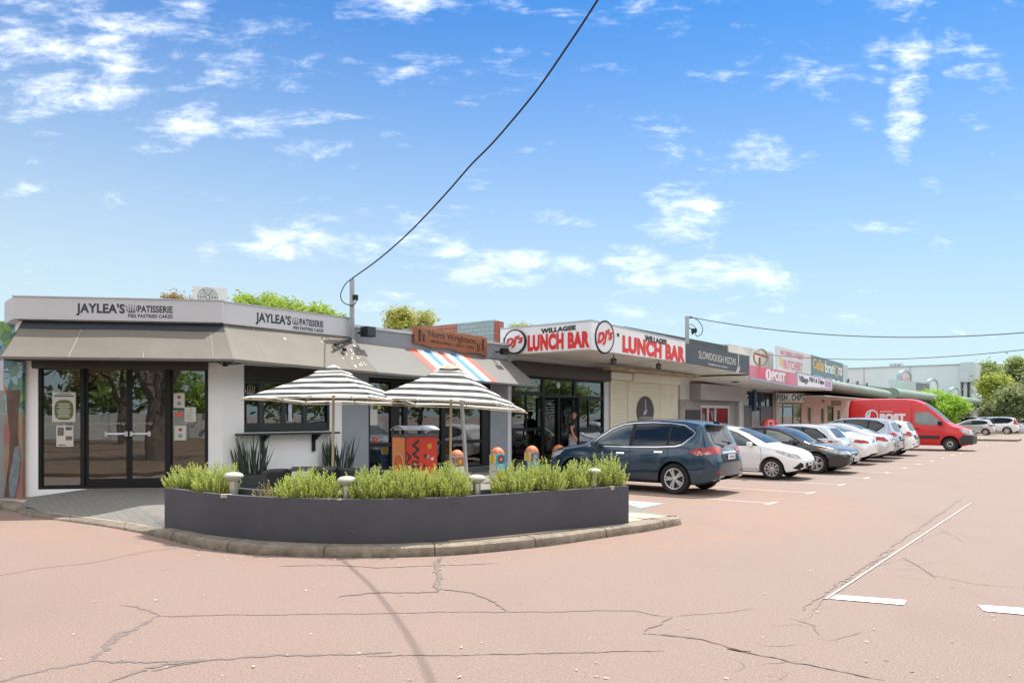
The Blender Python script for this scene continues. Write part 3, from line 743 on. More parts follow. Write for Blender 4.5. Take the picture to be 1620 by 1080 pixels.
# air conditioner on the roof
acp = at(336, 478.5, 19.5); M = FRm(acp.x, acp.y, R(24), 3.94)
ac = thing('air_conditioner', 'off white outdoor air conditioning unit on the roof of the corner bakery', 'air conditioner', M)
ztop = H+(HY-456)/F*19.5
mb = MB(M); mb.box(-.46, .36, -.22, .18, .06, ztop-3.94); mb.box(-.4, -.3, -.2, .16, -.02, .06); mb.box(.2, .3, -.2, .16, -.02, .06); mb.build('casing', mat('ac_white', (.50, .51, .50), .5, 0, .05, 3), ac, bevel=.012)
mb = MB(M)
zc_ = ztop-3.94-.27
for r_ in (.06, .12, .18, .235): 
    mb.tube([(-.12+r_*math.cos(a), -.232, zc_+r_*math.sin(a)) for a in [k*math.pi/12 for k in range(25)]], .006, 4, False)
for k in range(6): mb.tube([(-.12+.03*math.cos(k*math.pi/3), -.232, zc_+.03*math.sin(k*math.pi/3)), (-.12+.235*math.cos(k*math.pi/3), -.232, zc_+.235*math.sin(k*math.pi/3))], .005, 4)
mb.build('fan_grille', mat('ac_grey', (.16, .16, .16), .6), ac)
# ---------------- mural building at the far left
MURL = bpy.data.materials.new('mural_mosaic'); MURL.use_nodes = True; g = G(MURL.node_tree); b = MURL.node_tree.nodes['Principled BSDF']
oc = g.n('ShaderNodeTexCoord').outputs['Object']
def voro(g, v, sc, feat='F1'):
    o = g.n('ShaderNodeTexVoronoi', feature=feat); g.l(v, o.inputs['Vector']); o.inputs['Scale'].default_value = sc; return o
vo = voro(g, oc, 5.5); ed_ = voro(g, oc, 5.5, 'DISTANCE_TO_EDGE')
sv = g.n('ShaderNodeSeparateColor'); g.l(vo.outputs['Color'], sv.inputs[0])
rp = g.n('ShaderNodeValToRGB'); rp.color_ramp.interpolation = 'CONSTANT'; cr = rp.color_ramp
for i, (p, c) in enumerate([(0, (.06, .13, .14)), (.22, (.16, .27, .30)), (.42, (.10, .20, .12)), (.58, (.20, .33, .36)), (.75, (.15, .27, .08)), (.88, (.22, .25, .3)), (.96, (.45, .14, .09))]):
    el = cr.elements[i] if i < 2 else cr.elements.new(p); el.position = p; el.color = (*c, 1)
g.l(sv.outputs[0], rp.inputs[0])
c = g.mix(g.mr(ed_.outputs['Distance'], .012, .03), (.015, .02, .03), rp.outputs[0])
sz = g.n('ShaderNodeSeparateXYZ'); g.l(oc, sz.inputs[0])
c = g.mix(g.mr(sz.outputs[2], 1.75, 1.9), g.mix(g.mr(g.noise(oc, 2.5, 2), .42, .58), (.24, .19, .12), (.27, .11, .09)), c)
g.l(c, b.inputs['Base Color']); b.inputs['Roughness'].default_value = .7
mu = thing('mural_building', 'grey wall painted with a tree mural at the left edge', 'building', FRm(-11.5, 15.3))
p0 = at(5.5, 700, 15.0); 
mb = MB(ID); p1 = at(35.4, 700, 14.80)
vwall(mb, (p0.x, p0.y), (p1.x, p1.y), -.05, 2.9, .06); mb.build('mural_panel', MURL, mu)
mb = MB(ID); vwall(mb, (-14.5, 15.3), (p0.x-.005, 15.01), -.05, 2.3, .2); mb.build('roller_door', mat('grey_door', (.20, .215, .225), .6, 0, .1, 3), mu)
mb = MB(ID); vwall(mb, (-14.5, 15.3), (p0.x-.005, 15.01), 2.3, 2.9, .2); mb.build('lintel', mat('grey_lintel', (.42, .43, .47), .6, 0, .1, 3), mu)
mb = MB(ID); vwall(mb, (-14.5, 15.9), (-10.42, 15.72), 2.9, 3.78, .2); mb.build('upper_mural', MURL, mu)
# painted trunk
mb = MB(ID)
def mp_(x, z): q = p0.lerp(p1, x); return Vector((q.x, q.y-.006, z))
tr = [(.25, .3, .85), (.35, .2, 1.1), (.45, .05, .2)]
L_ = [(.05, .12), (.15, .5), (.3, .9), (.35, 1.4), (.2, 1.9), (.15, 2.3)]; R_ = [(.5, .12), (.85, .5), (.9, .95), (.75, 1.4), (.8, 1.9), (.9, 2.3)]
for (a, b_), (c_, d_) in zip(zip(L_, R_), list(zip(L_, R_))[1:]): mb.quad(mp_(*a), mp_(*b_), mp_(*d_), mp_(*c_))
mb.build('painted_trunk', mat('trunk_paint', (.10, .055, .045), .8, 0, .3, 4), mu)
mb = MB(ID); L_ = [(.35, .14), (.3, .5), (.5, .9), (.6, 1.15)]; R_ = [(.62, .14), (.85, .6), (.92, 1.0), (.85, 1.2)]
for (a, b_), (c_, d_) in zip(zip(L_, R_), list(zip(L_, R_))[1:]): mb.quad(*[mp_(*q)+Vector((0, -.004, 0)) for q in (a, b_, d_, c_)])
mb.build('painted_root', mat('root_paint', (.15, .18, .20), .8, 0, .3, 9), mu)

# ---------------- barber shop
s1 = 17.9
bb = thing('barber_shop', 'blue grey shop with tall black windows and a striped grey awning', 'building', Matrix.Translation(W(sB, T0)) @ Matrix.Rotation(TU, 4, 'Z'))
b0, b1 = S(583), S(776)
mb = MB(ST); wall_holes(mb, sB+.002, s1-.01, -.1, 3.55, [(b0, b1, .3, 2.75)], T0-.002, T0+.2); mb.build('wall', GREYWALL, bb)
mb = MB(ST); mb.box(sB+.003, s1, T0-.07, T0+.3, 3.50, 3.93); mb.build('fascia', mat('slate_fascia', (.20, .22, .25), .55, 0, .05, 1.5), bb)
mb = MB(ST); mb.box(sB+.003, s1, T0-.10, T0+.31, 3.93, 4.0); mb.build('coping', mat('grey_coping', (.46, .48, .53), .5), bb)
mb = MB(ST); mb.box(sB, s1+.0, T0+.3, T0+9, 3.78, 3.86); mb.build('roof', mat('roof_sheet', (.4, .41, .42)), bb)
mb = MB(ST); mb.box(b0-.1, b1+.2, T0-.45, T0-.01, .0, .29); mb.build('step', mat('step_dark', (.07, .07, .07), .8), bb)
m_ = [S(p) for p in (620, 650, 703, 731)]
fx = mb = MB(ST); frame_bars(mb, b0, b1, .3, 2.72, T0+.02, T0+.14, .07); 
mb.box(m_[0]-.0, S(633), T0+.03, T0+.13, .37, 2.65); mb.box(S(640), S(646), T0+.03, T0+.13, .37, 2.65); mb.box(m_[2]-.08, m_[2]+.08, T0+.03, T0+.13, .37, 2.65); mb.box(S(764), b1-.07, T0+.025, T0+.135, .37, 2.65)
mb.box(b0+.07, b1-.07, T0+.037, T0+.123, 1.0, 1.1)
wf = mb.build('shop_window', BLACK, bb)
mb = MB(ST); mb.box(b0+.07, b1-.07, T0+.078, T0+.084, .37, 2.65); mb.build('glass_pane', SHOPGLASS, wf)
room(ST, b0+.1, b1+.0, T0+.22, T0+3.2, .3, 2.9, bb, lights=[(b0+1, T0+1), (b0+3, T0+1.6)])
mb = MB(ST)
for k in range(9):
    q = S(736)+(k % 2)*.6; z = .9+.42*(k//2); mb.box(q, q+.34, T0+1.2, T0+1.23, z, z+.34)
mb.build('framed_picture', mat('picture_frames', (.3, .2, .1), .5, 0, .7, 14, c2=(.05, .04, .03)), bb)
mb = MB(ST); mb.box(S(588), S(600), T0+.07, T0+.075, 1.55, 1.95); mb.build('notice', PAPER, wf)
mb = MB(ST); mb.text('02', S(592.5), S(602), 1.12, 1.26, T0+.074, .003, 0, .03); mb.build('window_number', mat('red_vinyl', (.6, .03, .02), .5), wf)
mb = MB(ST); mb.box(S(600), S(605.5), T0+.07, T0+.075, Zs(602, 647), Zs(602, 641)); mb.build('emblem', mat('gold_vinyl', (.45, .42, .05), .5), wf)
# awning with stripes
ta, tb = T0-.08, T0-aw
c0t, c1t = W(sB+.02, ta, 3.58), W(s1-.02, ta, 3.47); c0b, c1b = W(S(596.5, tb), tb, 2.80), W(s1-.02, tb, 2.68)
mb = MB(ID); canvas(mb, c0t, c1t, c1b, c0b, 16, 6, .0); 
mb.quad(c0b, c1b, c1b-Vector((0, 0, .05)), c0b-Vector((0, 0, .05))); mb.quad(c1t, c1b, c1b-Vector((0, 0, .05)), W(s1-.02, T0-.01, 2.75), W(s1-.02, T0-.01, 3.47))
mb.build('awning', AWN2, bb)
nrm = (c1t-c0t).cross(c0b-c0t).normalized(); nrm = nrm if nrm.z > 0 else -nrm
RED = mat('stripe_red', (.62, .07, .05), .7, 0, .06, 3); BLU = mat('stripe_blue', (.035, .20, .52), .7, 0, .06, 3); WST = mat('stripe_white', (.78, .78, .78), .7, 0, .04, 3)
def fof(px): return (S(px, ta)-(sB+.02))/(s1-.04-sB)
fA, fB = fof(645.5), fof(740)
seqs = [RED, WST, BLU, WST, RED, WST, BLU, WST, RED]; wts = [1.15, 1, 1, 1, 1, 1, 1, 1, 1]
tot = sum(wts); f = fA
# bottom fraction: stripes fall straight down the slope
def fb_of(ftop):
    s_ = sB+.02+ftop*(s1-.04-sB); a = S(596.5, tb); return (s_-a)/(s1-.02-a)
for m_i, wgt in zip(seqs, wts):
    f2 = f+(fB-fA)*wgt/tot; q = nrm*.006
    mb = MB(ID); mb.quad(c0t.lerp(c1t, f)+q, c0t.lerp(c1t, f2)+q, c0b.lerp(c1b, fb_of(f2))+q, c0b.lerp(c1b, fb_of(f))+q)
    mb.build('awning_stripe', m_i, bb); f = f2
mb = MB(ID); mb.tube([c0b+Vector((0, .02, -.06)), c1b+Vector((0, .02, -.06))], .018, 6)
mb.tube([c1b+Vector((-.02, .02, -.06)), W(s1-.1, T0-.02, 2.78)], .014, 6); mb.build('awning_frame', BLACK, bb)
# wooden sign
sg0, sg1 = S(655, T0-.14), S(770, T0-.14)
wz_ = lambda px, py: Zs(px, py, T0-.14)
M = Matrix.Translation(W(sg0, T0-.14, 3.5)) @ Matrix.Rotation(TU, 4, 'Z')
WOOD = bpy.data.materials.new('carved_wood'); WOOD.use_nodes = True; g = G(WOOD.node_tree); b = WOOD.node_tree.nodes['Principled BSDF']; oc = g.n('ShaderNodeTexCoord').outputs['Object']
c = g.mix(g.mr(g.noise(g.vm('MULTIPLY', oc, (1.5, 1.5, 18)), 1.6, 6, .6, .8), .3, .7), (.175, .058, .024), (.29, .11, .048)); g.l(c, b.inputs['Base Color']); b.inputs['Roughness'].default_value = .6
ws = thing('wooden_sign', 'long carved wooden barber sign fixed on the grey fascia above striped awning', 'sign', M)
ZA0, ZA1, ZB0, ZB1 = wz_(655, 543.5), wz_(655, 515.5), wz_(770, 563), wz_(770, 533.5)
mb = MB(ST); n = 14; top = [(sg0+(sg1-sg0)*k/n, ZA1+(ZB1-ZA1)*k/n+.01*math.sin(k*2.1)) for k in range(n+1)]; bot = [(sg0+(sg1-sg0)*k/n, ZA0+(ZB0-ZA0)*k/n+.025*math.sin(k*1.1+1)) for k in range(n, -1, -1)]
mb.prism(top+bot, T0-.16, T0-.075, 'y'); mb.build('board', WOOD, ws, bevel=.008)
CARV = mat('carved_dark', (.035, .02, .015), .7)
def zmid(px, f): 
    q = (S(px, T0-.14)-sg0)/(sg1-sg0); lo = ZA0+(ZB0-ZA0)*q; hi = ZA1+(ZB1-ZA1)*q; return lo+(hi-lo)*f
def wtext(txt, pa, pb, f0, f1, m, sh=0):
    mb = MB(ST); a, b_ = S(pa, T0-.16), S(pb, T0-.16); 
    vs, fs = text_geo(txt, sh, .012); xs_ = [p[0] for p in vs]; ys_ = [p[1] for p in vs]; x0_, x1_, y0_, y1_ = min(xs_), max(xs_), min(ys_), max(ys_)
    out = []
    for p in vs:
        fx_ = (p[0]-x0_)/(x1_-x0_); fy_ = f0+(f1-f0)*(p[1]-y0_)/(y1_-y0_); px_ = pa+(pb-pa)*fx_; s_ = a+(b_-a)*fx_
        q = (s_-sg0)/(sg1-sg0); lo = ZA0+(ZB0-ZA0)*q; hi = ZA1+(ZB1-ZA1)*q
        out.append((s_, T0-.161-(.004 if p[2] > 0 else 0), lo+(hi-lo)*fy_))
    mb.add(out, fs); mb.build('carved_lettering', m, ws)
wtext('Norm', 678, 704, .52, .90, mat('weathered_letter', (.045, .042, .04), .7)); wtext('Wrightson', 707, 752.5, .44, .86, mat('burnt_letter', (.07, .012, .008), .7))
wtext('Barbershop ~ Est ~ 1933', 681, 750, .18, .40, CARV, .35)
mb = MB(ST)
def carve(poly): 
    mb.prism([(S(p, T0-.16), zmid(p, f)) for p, f in poly], T0-.166, T0-.160, 'y')
carve([(662, .18), (666, .18), (666, .75), (664.8, .88), (662.8, .88), (662, .75)]); carve([(668, .62), (669.4, .62), (672.5, .2), (670.5, .2)]); carve([(672.5, .62), (671.2, .62), (668, .2), (670, .2)])
carve([(754, .6), (755, .6), (757.5, .2), (756, .2)]); carve([(760, .6), (759, .6), (755.5, .2), (757, .2)]); carve([(762.5, .25), (765.5, .25), (765.5, .85), (762.5, .85)])
mb.build('carved_tools', CARV, ws)
# brick party wall rising behind, painted blue-grey with bare patches
BR = bpy.data.materials.new('painted_brick'); BR.use_nodes = True; g = G(BR.node_tree); b = BR.node_tree.nodes['Principled BSDF']; oc = g.n('ShaderNodeTexCoord').outputs['Object']
sx = g.n('ShaderNodeSeparateXYZ'); g.l(oc, sx.inputs[0]); bv = g.xyz(sx.outputs[1], sx.outputs[2], 0)
def brickn(g, v, c1, c2, mo):
    o = g.n('ShaderNodeTexBrick'); g.l(v, o.inputs['Vector']); o.inputs['Scale'].default_value = 1; o.inputs['Brick Width'].default_value = .36; o.inputs['Row Height'].default_value = .13; o.inputs['Mortar Size'].default_value = .008
    o.inputs['Color1'].default_value = (*c1, 1); o.inputs['Color2'].default_value = (*c2, 1); o.inputs['Mortar'].default_value = (*mo, 1); return o
b1_ = brickn(g, bv, (.24, .31, .33), (.30, .37, .39), (.14, .19, .21)); b2_ = brickn(g, bv, (.25, .075, .05), (.33, .12, .08), (.32, .28, .25))
sel = g.m('GREATER_THAN', sx.outputs[1], 2.1)
sel2 = g.m('MULTIPLY', g.m('GREATER_THAN', sx.outputs[1], 4.35), g.m('LESS_THAN', sx.outputs[1], 4.75)); sel = g.m('SUBTRACT', sel, sel2, clamp=True)
g.l(g.mix(sel, b1_.outputs[0], b2_.outputs[0]), b.inputs['Base Color']); b.inputs['Roughness'].default_value = .9
MPW = Matrix.Translation(W(s1, T0, 3.8)) @ Matrix.Rotation(TU, 4, 'Z')
pw = thing('brick_parapet', 'old brick party wall painted pale blue with bare red bricks above the barber roof', 'wall', MPW)
mb = MB(ST); mb.box(s1-.0, s1+.23, T0+.55, T0+9, 3.7, 4.78); o = mb.build('brickwork', BR, pw); 
mb = MB(ST); mb.box(s1-.012, s1+.235, T0+.35, T0+.55, 4.1, 4.72); mb.build('broken_end', mat('bare_brick', (.30, .10, .07), .9, 0, .4, 14, .4, 30), pw)
# small floodlight boxes on the barber fascia
def flood(px, py, T, label, sc=1.0):
    p = Vector((S(px, T), T, Zs(px, py, T))); M = Matrix.Translation(ST @ p) @ Matrix.Rotation(TU, 4, 'Z')
    t = thing('floodlight', label, 'floodlight', M)
    mb = MB(M); mb.box(-.13*sc, .13*sc, -.22*sc, .0, -.11*sc, .11*sc); mb.build('housing', BLACK, t, bevel=.015)
    mb = MB(M); mb.box(-.11*sc, .11*sc, -.228*sc, -.22*sc, -.09*sc, .09*sc); mb.build('lens', CARGLASS, t)
    mb = MB(M); mb.box(-.02, .02, -.02, .24, -.02, .02); mb.build('bracket', BLACK, t)
flood(577, 525.5, T0-.35, 'boxy black floodlight beside the power pole above the bakery awning', 1.1)
flood(794, 556, T0-.35, 'square black lantern at the right end of the barber fascia', .85)
# ---------------- lunch bar and pizza shop under one canopy
s2, s3 = 25.9, 30.1
CREAM = mat('cream_paint', (.80, .735, .60), .75, 0, .06, 1.2, dirt=.25); SOFF = mat('soffit', (.82, .77, .70), .85, 0, .08, .8, dirt=.35)
SIGNW = mat('sign_white', (.72, .73, .75), .4, 0, .02, 1)
def shop(name, label, s): return thing(name, label, 'building', Matrix.Translation(W(s, T0)) @ Matrix.Rotation(TU, 4, 'Z'))
lb = shop('lunch_bar', 'black framed glass shop under a flat canopy with white fascia and red letters', s1)
TC = 11.3
d0, d1 = S(809), S(956)
zl1 = Zs(880, 598)
sh_ = S(963)
mb = MB(ST); wall_holes(mb, s1+.0, sh_, -.1, 4.2, [(d0, d1, .19, zl1)], T0, T0+.2); mb.build('wall', mat('pale_render', (.62, .64, .68), .8, 0, .06, 2), lb)
mb = MB(ST); mb.box(d0-.05, S(967, T0-.25), T0-.28, T0-.01, Zs(880, 598)-.02, Zs(880, 577)); mb.build('shutter_box', mat('brown_box', (.035, .026, .022), .5), lb, bevel=.05)
u_ = [S(p) for p in (861, 911)]
mb = MB(ST); frame_bars(mb, d0, d1, .19, zl1, T0+.02, T0+.12, .07, vs=()); 
for q in u_: mb.box(q-.07, q+.07, T0+.03, T0+.11, .26, zl1-.07)
zT = Zs(834, 622); zM = Zs(834, 679)
mb.box(d0+.07, u_[0]-.07, T0+.035, T0+.1, zT-.07, zT+.07); mb.box(u_[0]+.07, u_[1]-.07, T0+.035, T0+.1, Zs(885, 627)-.05, Zs(885, 627)+.05); mb.box(u_[1]+.07, d1-.07, T0+.035, T0+.1, Zs(930, 630)-.06, Zs(930, 630)+.08)
mb.box(d0+.07, u_[0]-.07, T0+.035, T0+.1, zM-.05, zM+.05); mb.box(u_[1]+.07, d1-.07, T0+.035, T0+.1, Zs(930, 678)-.12, Zs(930, 678)+.05)
mb.box(S(834.5)-.03, S(834.5)+.03, T0+.035, T0+.1, zM+.05, zT-.07); mb.box(S(933)-.03, S(933)+.03, T0+.035, T0+.1, Zs(930, 678)+.05, Zs(930, 630)-.06); mb.box(S(885.5)-.05, S(885.5)+.05, T0+.035, T0+.1, .26, Zs(885, 627)-.05)
wf = mb.build('shop_front', BLACK, lb)
mb = MB(ST); mb.box(d0+.07, S(885.5)-.05, T0+.07, T0+.076, .26, zl1-.07); mb.box(S(885.5), u_[1], T0+.07, T0+.076, Zs(885, 627), zl1-.07); mb.box(u_[1]+.07, d1-.07, T0+.07, T0+.076, .26, zl1-.07); mb.build('glass_pane', SHOPGLASS, wf)
# door leaf standing open outwards
dm = Matrix.Translation(W(S(886), T0-.0, .2)) @ Matrix.Rotation(TU-R(95), 4, 'Z')
mb = MB(dm); frame_bars(mb, 0, .82, 0, 2.2, -.02, .02, .07); dr = mb.build('door', BLACK, lb); mb = MB(dm); mb.box(.07, .75, -.003, .003, .07, 2.13); mb.build('glass_pane', SHOPGLASS, dr); mb = MB(dm); mb.tube([(.74, -.06, .9), (.74, -.06, 1.3)], .018, 8); mb.build('door_handle', BLACK, dr)
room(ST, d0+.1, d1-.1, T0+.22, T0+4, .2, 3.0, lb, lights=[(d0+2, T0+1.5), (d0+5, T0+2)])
mb = MB(ST); mb.box(S(888), S(899), T0+1.6, T0+1.65, .3, 2.6); mb.build('green_panel', mat('lime_green', (.12, .42, .05), .5, emit=0), lb)
mb = MB(ST); mb.box(d0+.3, u_[0]+.3, T0+1.2, T0+1.9, .3, 1.2); mb.box(u_[1], d1-.2, T0+1.5, T0+2, .3, 1.15); mb.box(d0+.5, d0+.8, T0+1, T0+1.1, 1.75, 2.0); mb.build('counter', mat('counter2', (.30, .10, .07), .5, 0, .6, 3, c2=(.1, .12, .14)), lb)
mb = MB(ST); mb.lathe([(.11, -.002), (.11, .002)], 16, Matrix.Translation((S(886), T0+.066, Zs(886, 609))) @ Matrix.Rotation(R(90), 4, 'X')); mb.build('round_sticker', PAPER, wf)
mb = MB(ST); mb.box(s1-.02, s1+.1, TC+.2, TC+.25, 0, 0.01)
# canopy slab
def canopy(parent, sa, sb, za0, za1, zb0, zb1, thick=.12, left=True):
    """soffit slab from TC to T0"""
    mb = MB(ST)
    vs = [(sa, TC+.02, za0), (sb, TC+.02, zb0), (sb, T0+.1, zb0+.02), (sa, T0+.1, za0+.02), (sa, TC+.02, za0+thick), (sb, TC+.02, zb0+thick), (sb, T0+.1, zb0+.02+thick), (sa, T0+.1, za0+.02+thick)]
    mb.add(vs, [(0, 1, 2, 3), (4, 5, 6, 7), (0, 1, 5, 4), (1, 2, 6, 5), (2, 3, 7, 6), (3, 0, 4, 7)]); return mb.build('canopy', SOFF, parent)
sj = S(1084.3, TC)
canopy(lb, s1+.06, sj, 3.66, 0, 3.64, 0)
def band(parent, name, m, sa, sb, za0, za1, zb0, zb1, t=TC, th=.06):
    mb = MB(ST); mb.add([(sa, t, za0), (sb, t, zb0), (sb, t, zb1), (sa, t, za1), (sa, t+th, za0), (sb, t+th, zb0), (sb, t+th, zb1), (sa, t+th, za1)], [(0, 1, 2, 3), (4, 5, 6, 7), (0, 1, 5, 4), (1, 2, 6, 5), (2, 3, 7, 6), (3, 0, 4, 7)]); return mb.build(name, m, parent)
band(lb, 'fascia', SIGNW, s1+.03, sj-.005, 3.66, 4.46, 3.63, 4.35)
ML = Matrix.Translation(ST @ Vector((s1, T0-.0, 0))) @ Matrix.Rotation(TU-R(90), 4, 'Z')   # left end face: x from the wall outwards to the road
mb = MB(ML); mb.box(-.3, 3.0-.003, -.0, .06, 3.66, 4.46); mb.build('fascia', SIGNW, lb)
mb = MB(ML); mb.box(-.3, 3.02, -.02, .08, 4.46, 4.50); mb.build('coping', CAP, lb)
band(lb, 'coping', CAP, s1+.09, sj-.005, 4.46, 4.50, 4.35, 4.39, TC-.02, .1)
mb = MB(ML); mb.box(-.3, 3.0, -.01, .0, 3.645, 3.68); mb.build('trim', mat('trim_tan', (.45, .35, .25), .7), lb)
REDT = mat('red_letter', (.62, .018, .018), .45, 0, .04, 3); BLK = mat('black_letter', (.014, .016, .02), .45)
def Lx(px): # along the left face
    r = (px-810)/F; # W(s1,t): find t
    # X=.6198 s-.7848 t ; Y=.7848 s+.6198 t ; X=rY
    t = s1*(.6198-.7848*r)/(.7848+.6198*r); return T0-t
def Lz(px, py):
    t = T0-Lx(px); Y = .7848*s1+.6198*t; return H+(HY-py)/F*Y
def quad_text(txt, fx, fz, corners, m, parent, name='sign_lettering', sh=0, off=.03, M=ST, y=0, ext=.012):
    """letters bent into the quad corners: (px,py) of left-bottom, right-bottom, right-top, left-top"""
    (a, az0), (b_, bz0), (_, bz1), (_, az1) = corners
    x0, x1 = fx(a), fx(b_); za0, zb0, zb1, za1 = fz(a, az0), fz(b_, bz0), fz(b_, bz1), fz(a, az1)
    vs, fs = text_geo(txt, sh, off); xs_ = [p[0] for p in vs]; ys_ = [p[1] for p in vs]; u0, u1, v0, v1 = min(xs_), max(xs_), min(ys_), max(ys_)
    out = []
    for p in vs:
        f = (p[0]-u0)/(u1-u0); h = (p[1]-v0)/(v1-v0); out.append((x0+(x1-x0)*f, y-(ext if p[2] > 0 else 0), (za0+(zb0-za0)*f)*(1-h)+(za1+(zb1-za1)*f)*h))
    mb = MB(M); mb.add(out, fs); return mb.build(name, m, parent)
SC = lambda px: S(px, TC); ZC = lambda px, py: Zs(px, py, TC)
quad_text('WILLAGEE', Lx, Lz, [(856, 528), (911, 521.5), (911, 514), (856, 520)], BLK, lb, M=ML, off=.05)
quad_text('LUNCH BAR', Lx, Lz, [(835, 556), (933, 549.5), (933, 522.5), (835, 530)], REDT, lb, M=ML, off=.06)
quad_text('WILLAGEE', SC, ZC, [(1020, 540), (1054.5, 545.5), (1054.5, 537.5), (1020, 529.5)], BLK, lb, y=TC, off=.05)
quad_text('LUNCH BAR', SC, ZC, [(984.5, 557), (1083, 573.5), (1083, 549), (984.5, 529.5)], REDT, lb, y=TC, off=.06)
mb = MB(ST); mb.box(SC(976), SC(979.5), TC-.006, TC, ZC(978, 532.5), ZC(978, 527)); mb.build('small_plate', BLK, lb)
def disc_sign(label, c, rx, rz, M):
    """oval board with a dark ring and slanting red initials; M is centred frame, x right, z up"""
    t = thing('round_sign', label, 'sign', M)
    n = 40; el = lambda k, s_=1: (rx*s_*math.cos(2*math.pi*k/n), rz*s_*math.sin(2*math.pi*k/n))
    mb = MB(M); mb.prism([el(k, .93) for k in range(n)], -.05, .02, 'y'); mb.build('board', SIGNW, t)
    mb = MB(M); vs = []
    for k in range(n): a = el(k, 1.0); b_ = el(k, .90); vs += [(a[0], -.06, a[1]), (b_[0], -.06, b_[1]), (a[0], .025, a[1])]
    fs = []
    for k in range(n): j = (k+1) % n; fs += [(3*k, 3*j, 3*j+1, 3*k+1), (3*k, 3*k+2, 3*j+2, 3*j)]
    mb.add(vs, fs); mb.build('rim', BLK, t)
    mb = MB(M); mb.text("DJ's", -rx*.80, rx*.80, -rz*.48, rz*.50, -.062, .012, .45, .045, None, R(12)); mb.build('sign_lettering', REDT, t)
px_ = 816; dM = ML @ Matrix.Translation((Lx(816.5), -.03, Lz(816.5, 540.5)))
disc_sign('round white sign with dark ring and red initials, left end of the canopy', None, (Lx(833.5)-Lx(799.5))/2, (Lz(816.5, 521)-Lz(816.5, 559.5))/2, dM)
pc = W(s1+.12, TC-.08, H+(HY-533.5)/F*21.0); dM = Matrix.Translation(pc) @ Matrix.Rotation(R(14), 4, 'Z')
pc2 = at(956, 533.5, 20.9); dM = Matrix.Translation(pc2) @ Matrix.Rotation(R(12), 4, 'Z')
disc_sign('upright oval sign with red initials standing at the front corner of the canopy', None, 15.8*20.9/F, 26.5*20.9/F, dM)
# spot lamps hanging under the canopy edge
for i, (px, lbl) in enumerate([(971, 'pair of dark spot lamps under the canopy edge nearest the round corner sign'), (1042, 'pair of dark spot lamps under the canopy edge below the red word')]):
    s_ = S(px, TC+.2); M = Matrix.Translation(W(s_, TC+.2, 3.64)) @ Matrix.Rotation(TU, 4, 'Z'); t = thing('spot_lamp', lbl, 'lamp', M, 'spot lamps under the shop canopy')
    mb = MB(M); mb.tube([(0, 0, 0), (0, 0, -.12)], .015, 6); mb.box(-.09, .09, -.015, .015, -.14, -.11); mb.build('bracket', BLACK, t)
    for sg in (-1, 1):
        mb = MB(M @ Matrix.Translation((sg*.08, 0, -.2)) @ Matrix.Rotation(R(25*sg), 4, 'Y')); mb.lathe([(.02, .08), (.05, .05), (.055, -.06), (.06, -.09)], 12); mb.build('lamp_head', mat('bronze_black', (.03, .022, .018), .4), t, smooth=True)
# pizza shop
pz = shop('pizza_shop', 'cream shop closed behind roller shutters beneath a dark slate fascia', sh_)
SHC = bpy.data.materials.new('cream_shutter'); SHC.use_nodes = True; g = G(SHC.node_tree); b = SHC.node_tree.nodes['Principled BSDF']; b.inputs['Base Color'].default_value = (.80, .73, .57, 1); b.inputs['Roughness'].default_value = .5
wv = g.n('ShaderNodeTexWave', wave_type='BANDS', bands_direction='Z'); g.l(g.n('ShaderNodeTexCoord').outputs['Object'], wv.inputs[0]); wv.inputs['Scale'].default_value = 3.6
bn = g.n('ShaderNodeBump'); bn.inputs['Strength'].default_value = .7; bn.inputs['Distance'].default_value = .02; g.l(wv.outputs[1], bn.inputs['Height']); g.l(bn.outputs[0], b.inputs['Normal'])
q0, q1, q2, q3 = S(964), S(992.5), S(1044.5), S(1072)
mb = MB(ST); mb.box(q0, q3, T0+.05, T0+.25, -.1, 4.3); mb.box(q0, q0+.12, T0-.06, T0+.05, 0, 3.3); mb.build('wall', CREAM, pz)
mb = MB(ST); mb.box(q0+.12, q1-.04, T0-.02, T0+.05, .15, 3.3); mb.build('shutter', SHC, pz)
mb = MB(ST); mb.box(q1+.04, q2-.04, T0-.03, T0+.05, .15, 3.2); mb.build('shutter', SHC, pz)
mb = MB(ST); mb.box(q1-.04, q1+.04, T0-.05, T0+.05, .1, 3.3); mb.box(q2-.04, q2+.04, T0-.05, T0+.05, .1, 3.3); mb.box(q2+.04, q3, T0-.02, T0+.05, .1, 3.3); mb.build('frame', CREAM, pz)
mb = MB(ST); mb.box(S(967, T0-.3), S(1000, T0-.3), T0-.32, T0-.03, Zs(985, 601, T0-.2), Zs(985, 589.5, T0-.2)); mb.build('shutter_box', CREAM, pz, bevel=.06)
mb = MB(ST); mb.box(S(1002, T0-.3), S(1076, T0-.3), T0-.34, T0-.03, Zs(1030, 606, T0-.2), Zs(1030, 592, T0-.2)); mb.build('shutter_box', CREAM, pz, bevel=.06)
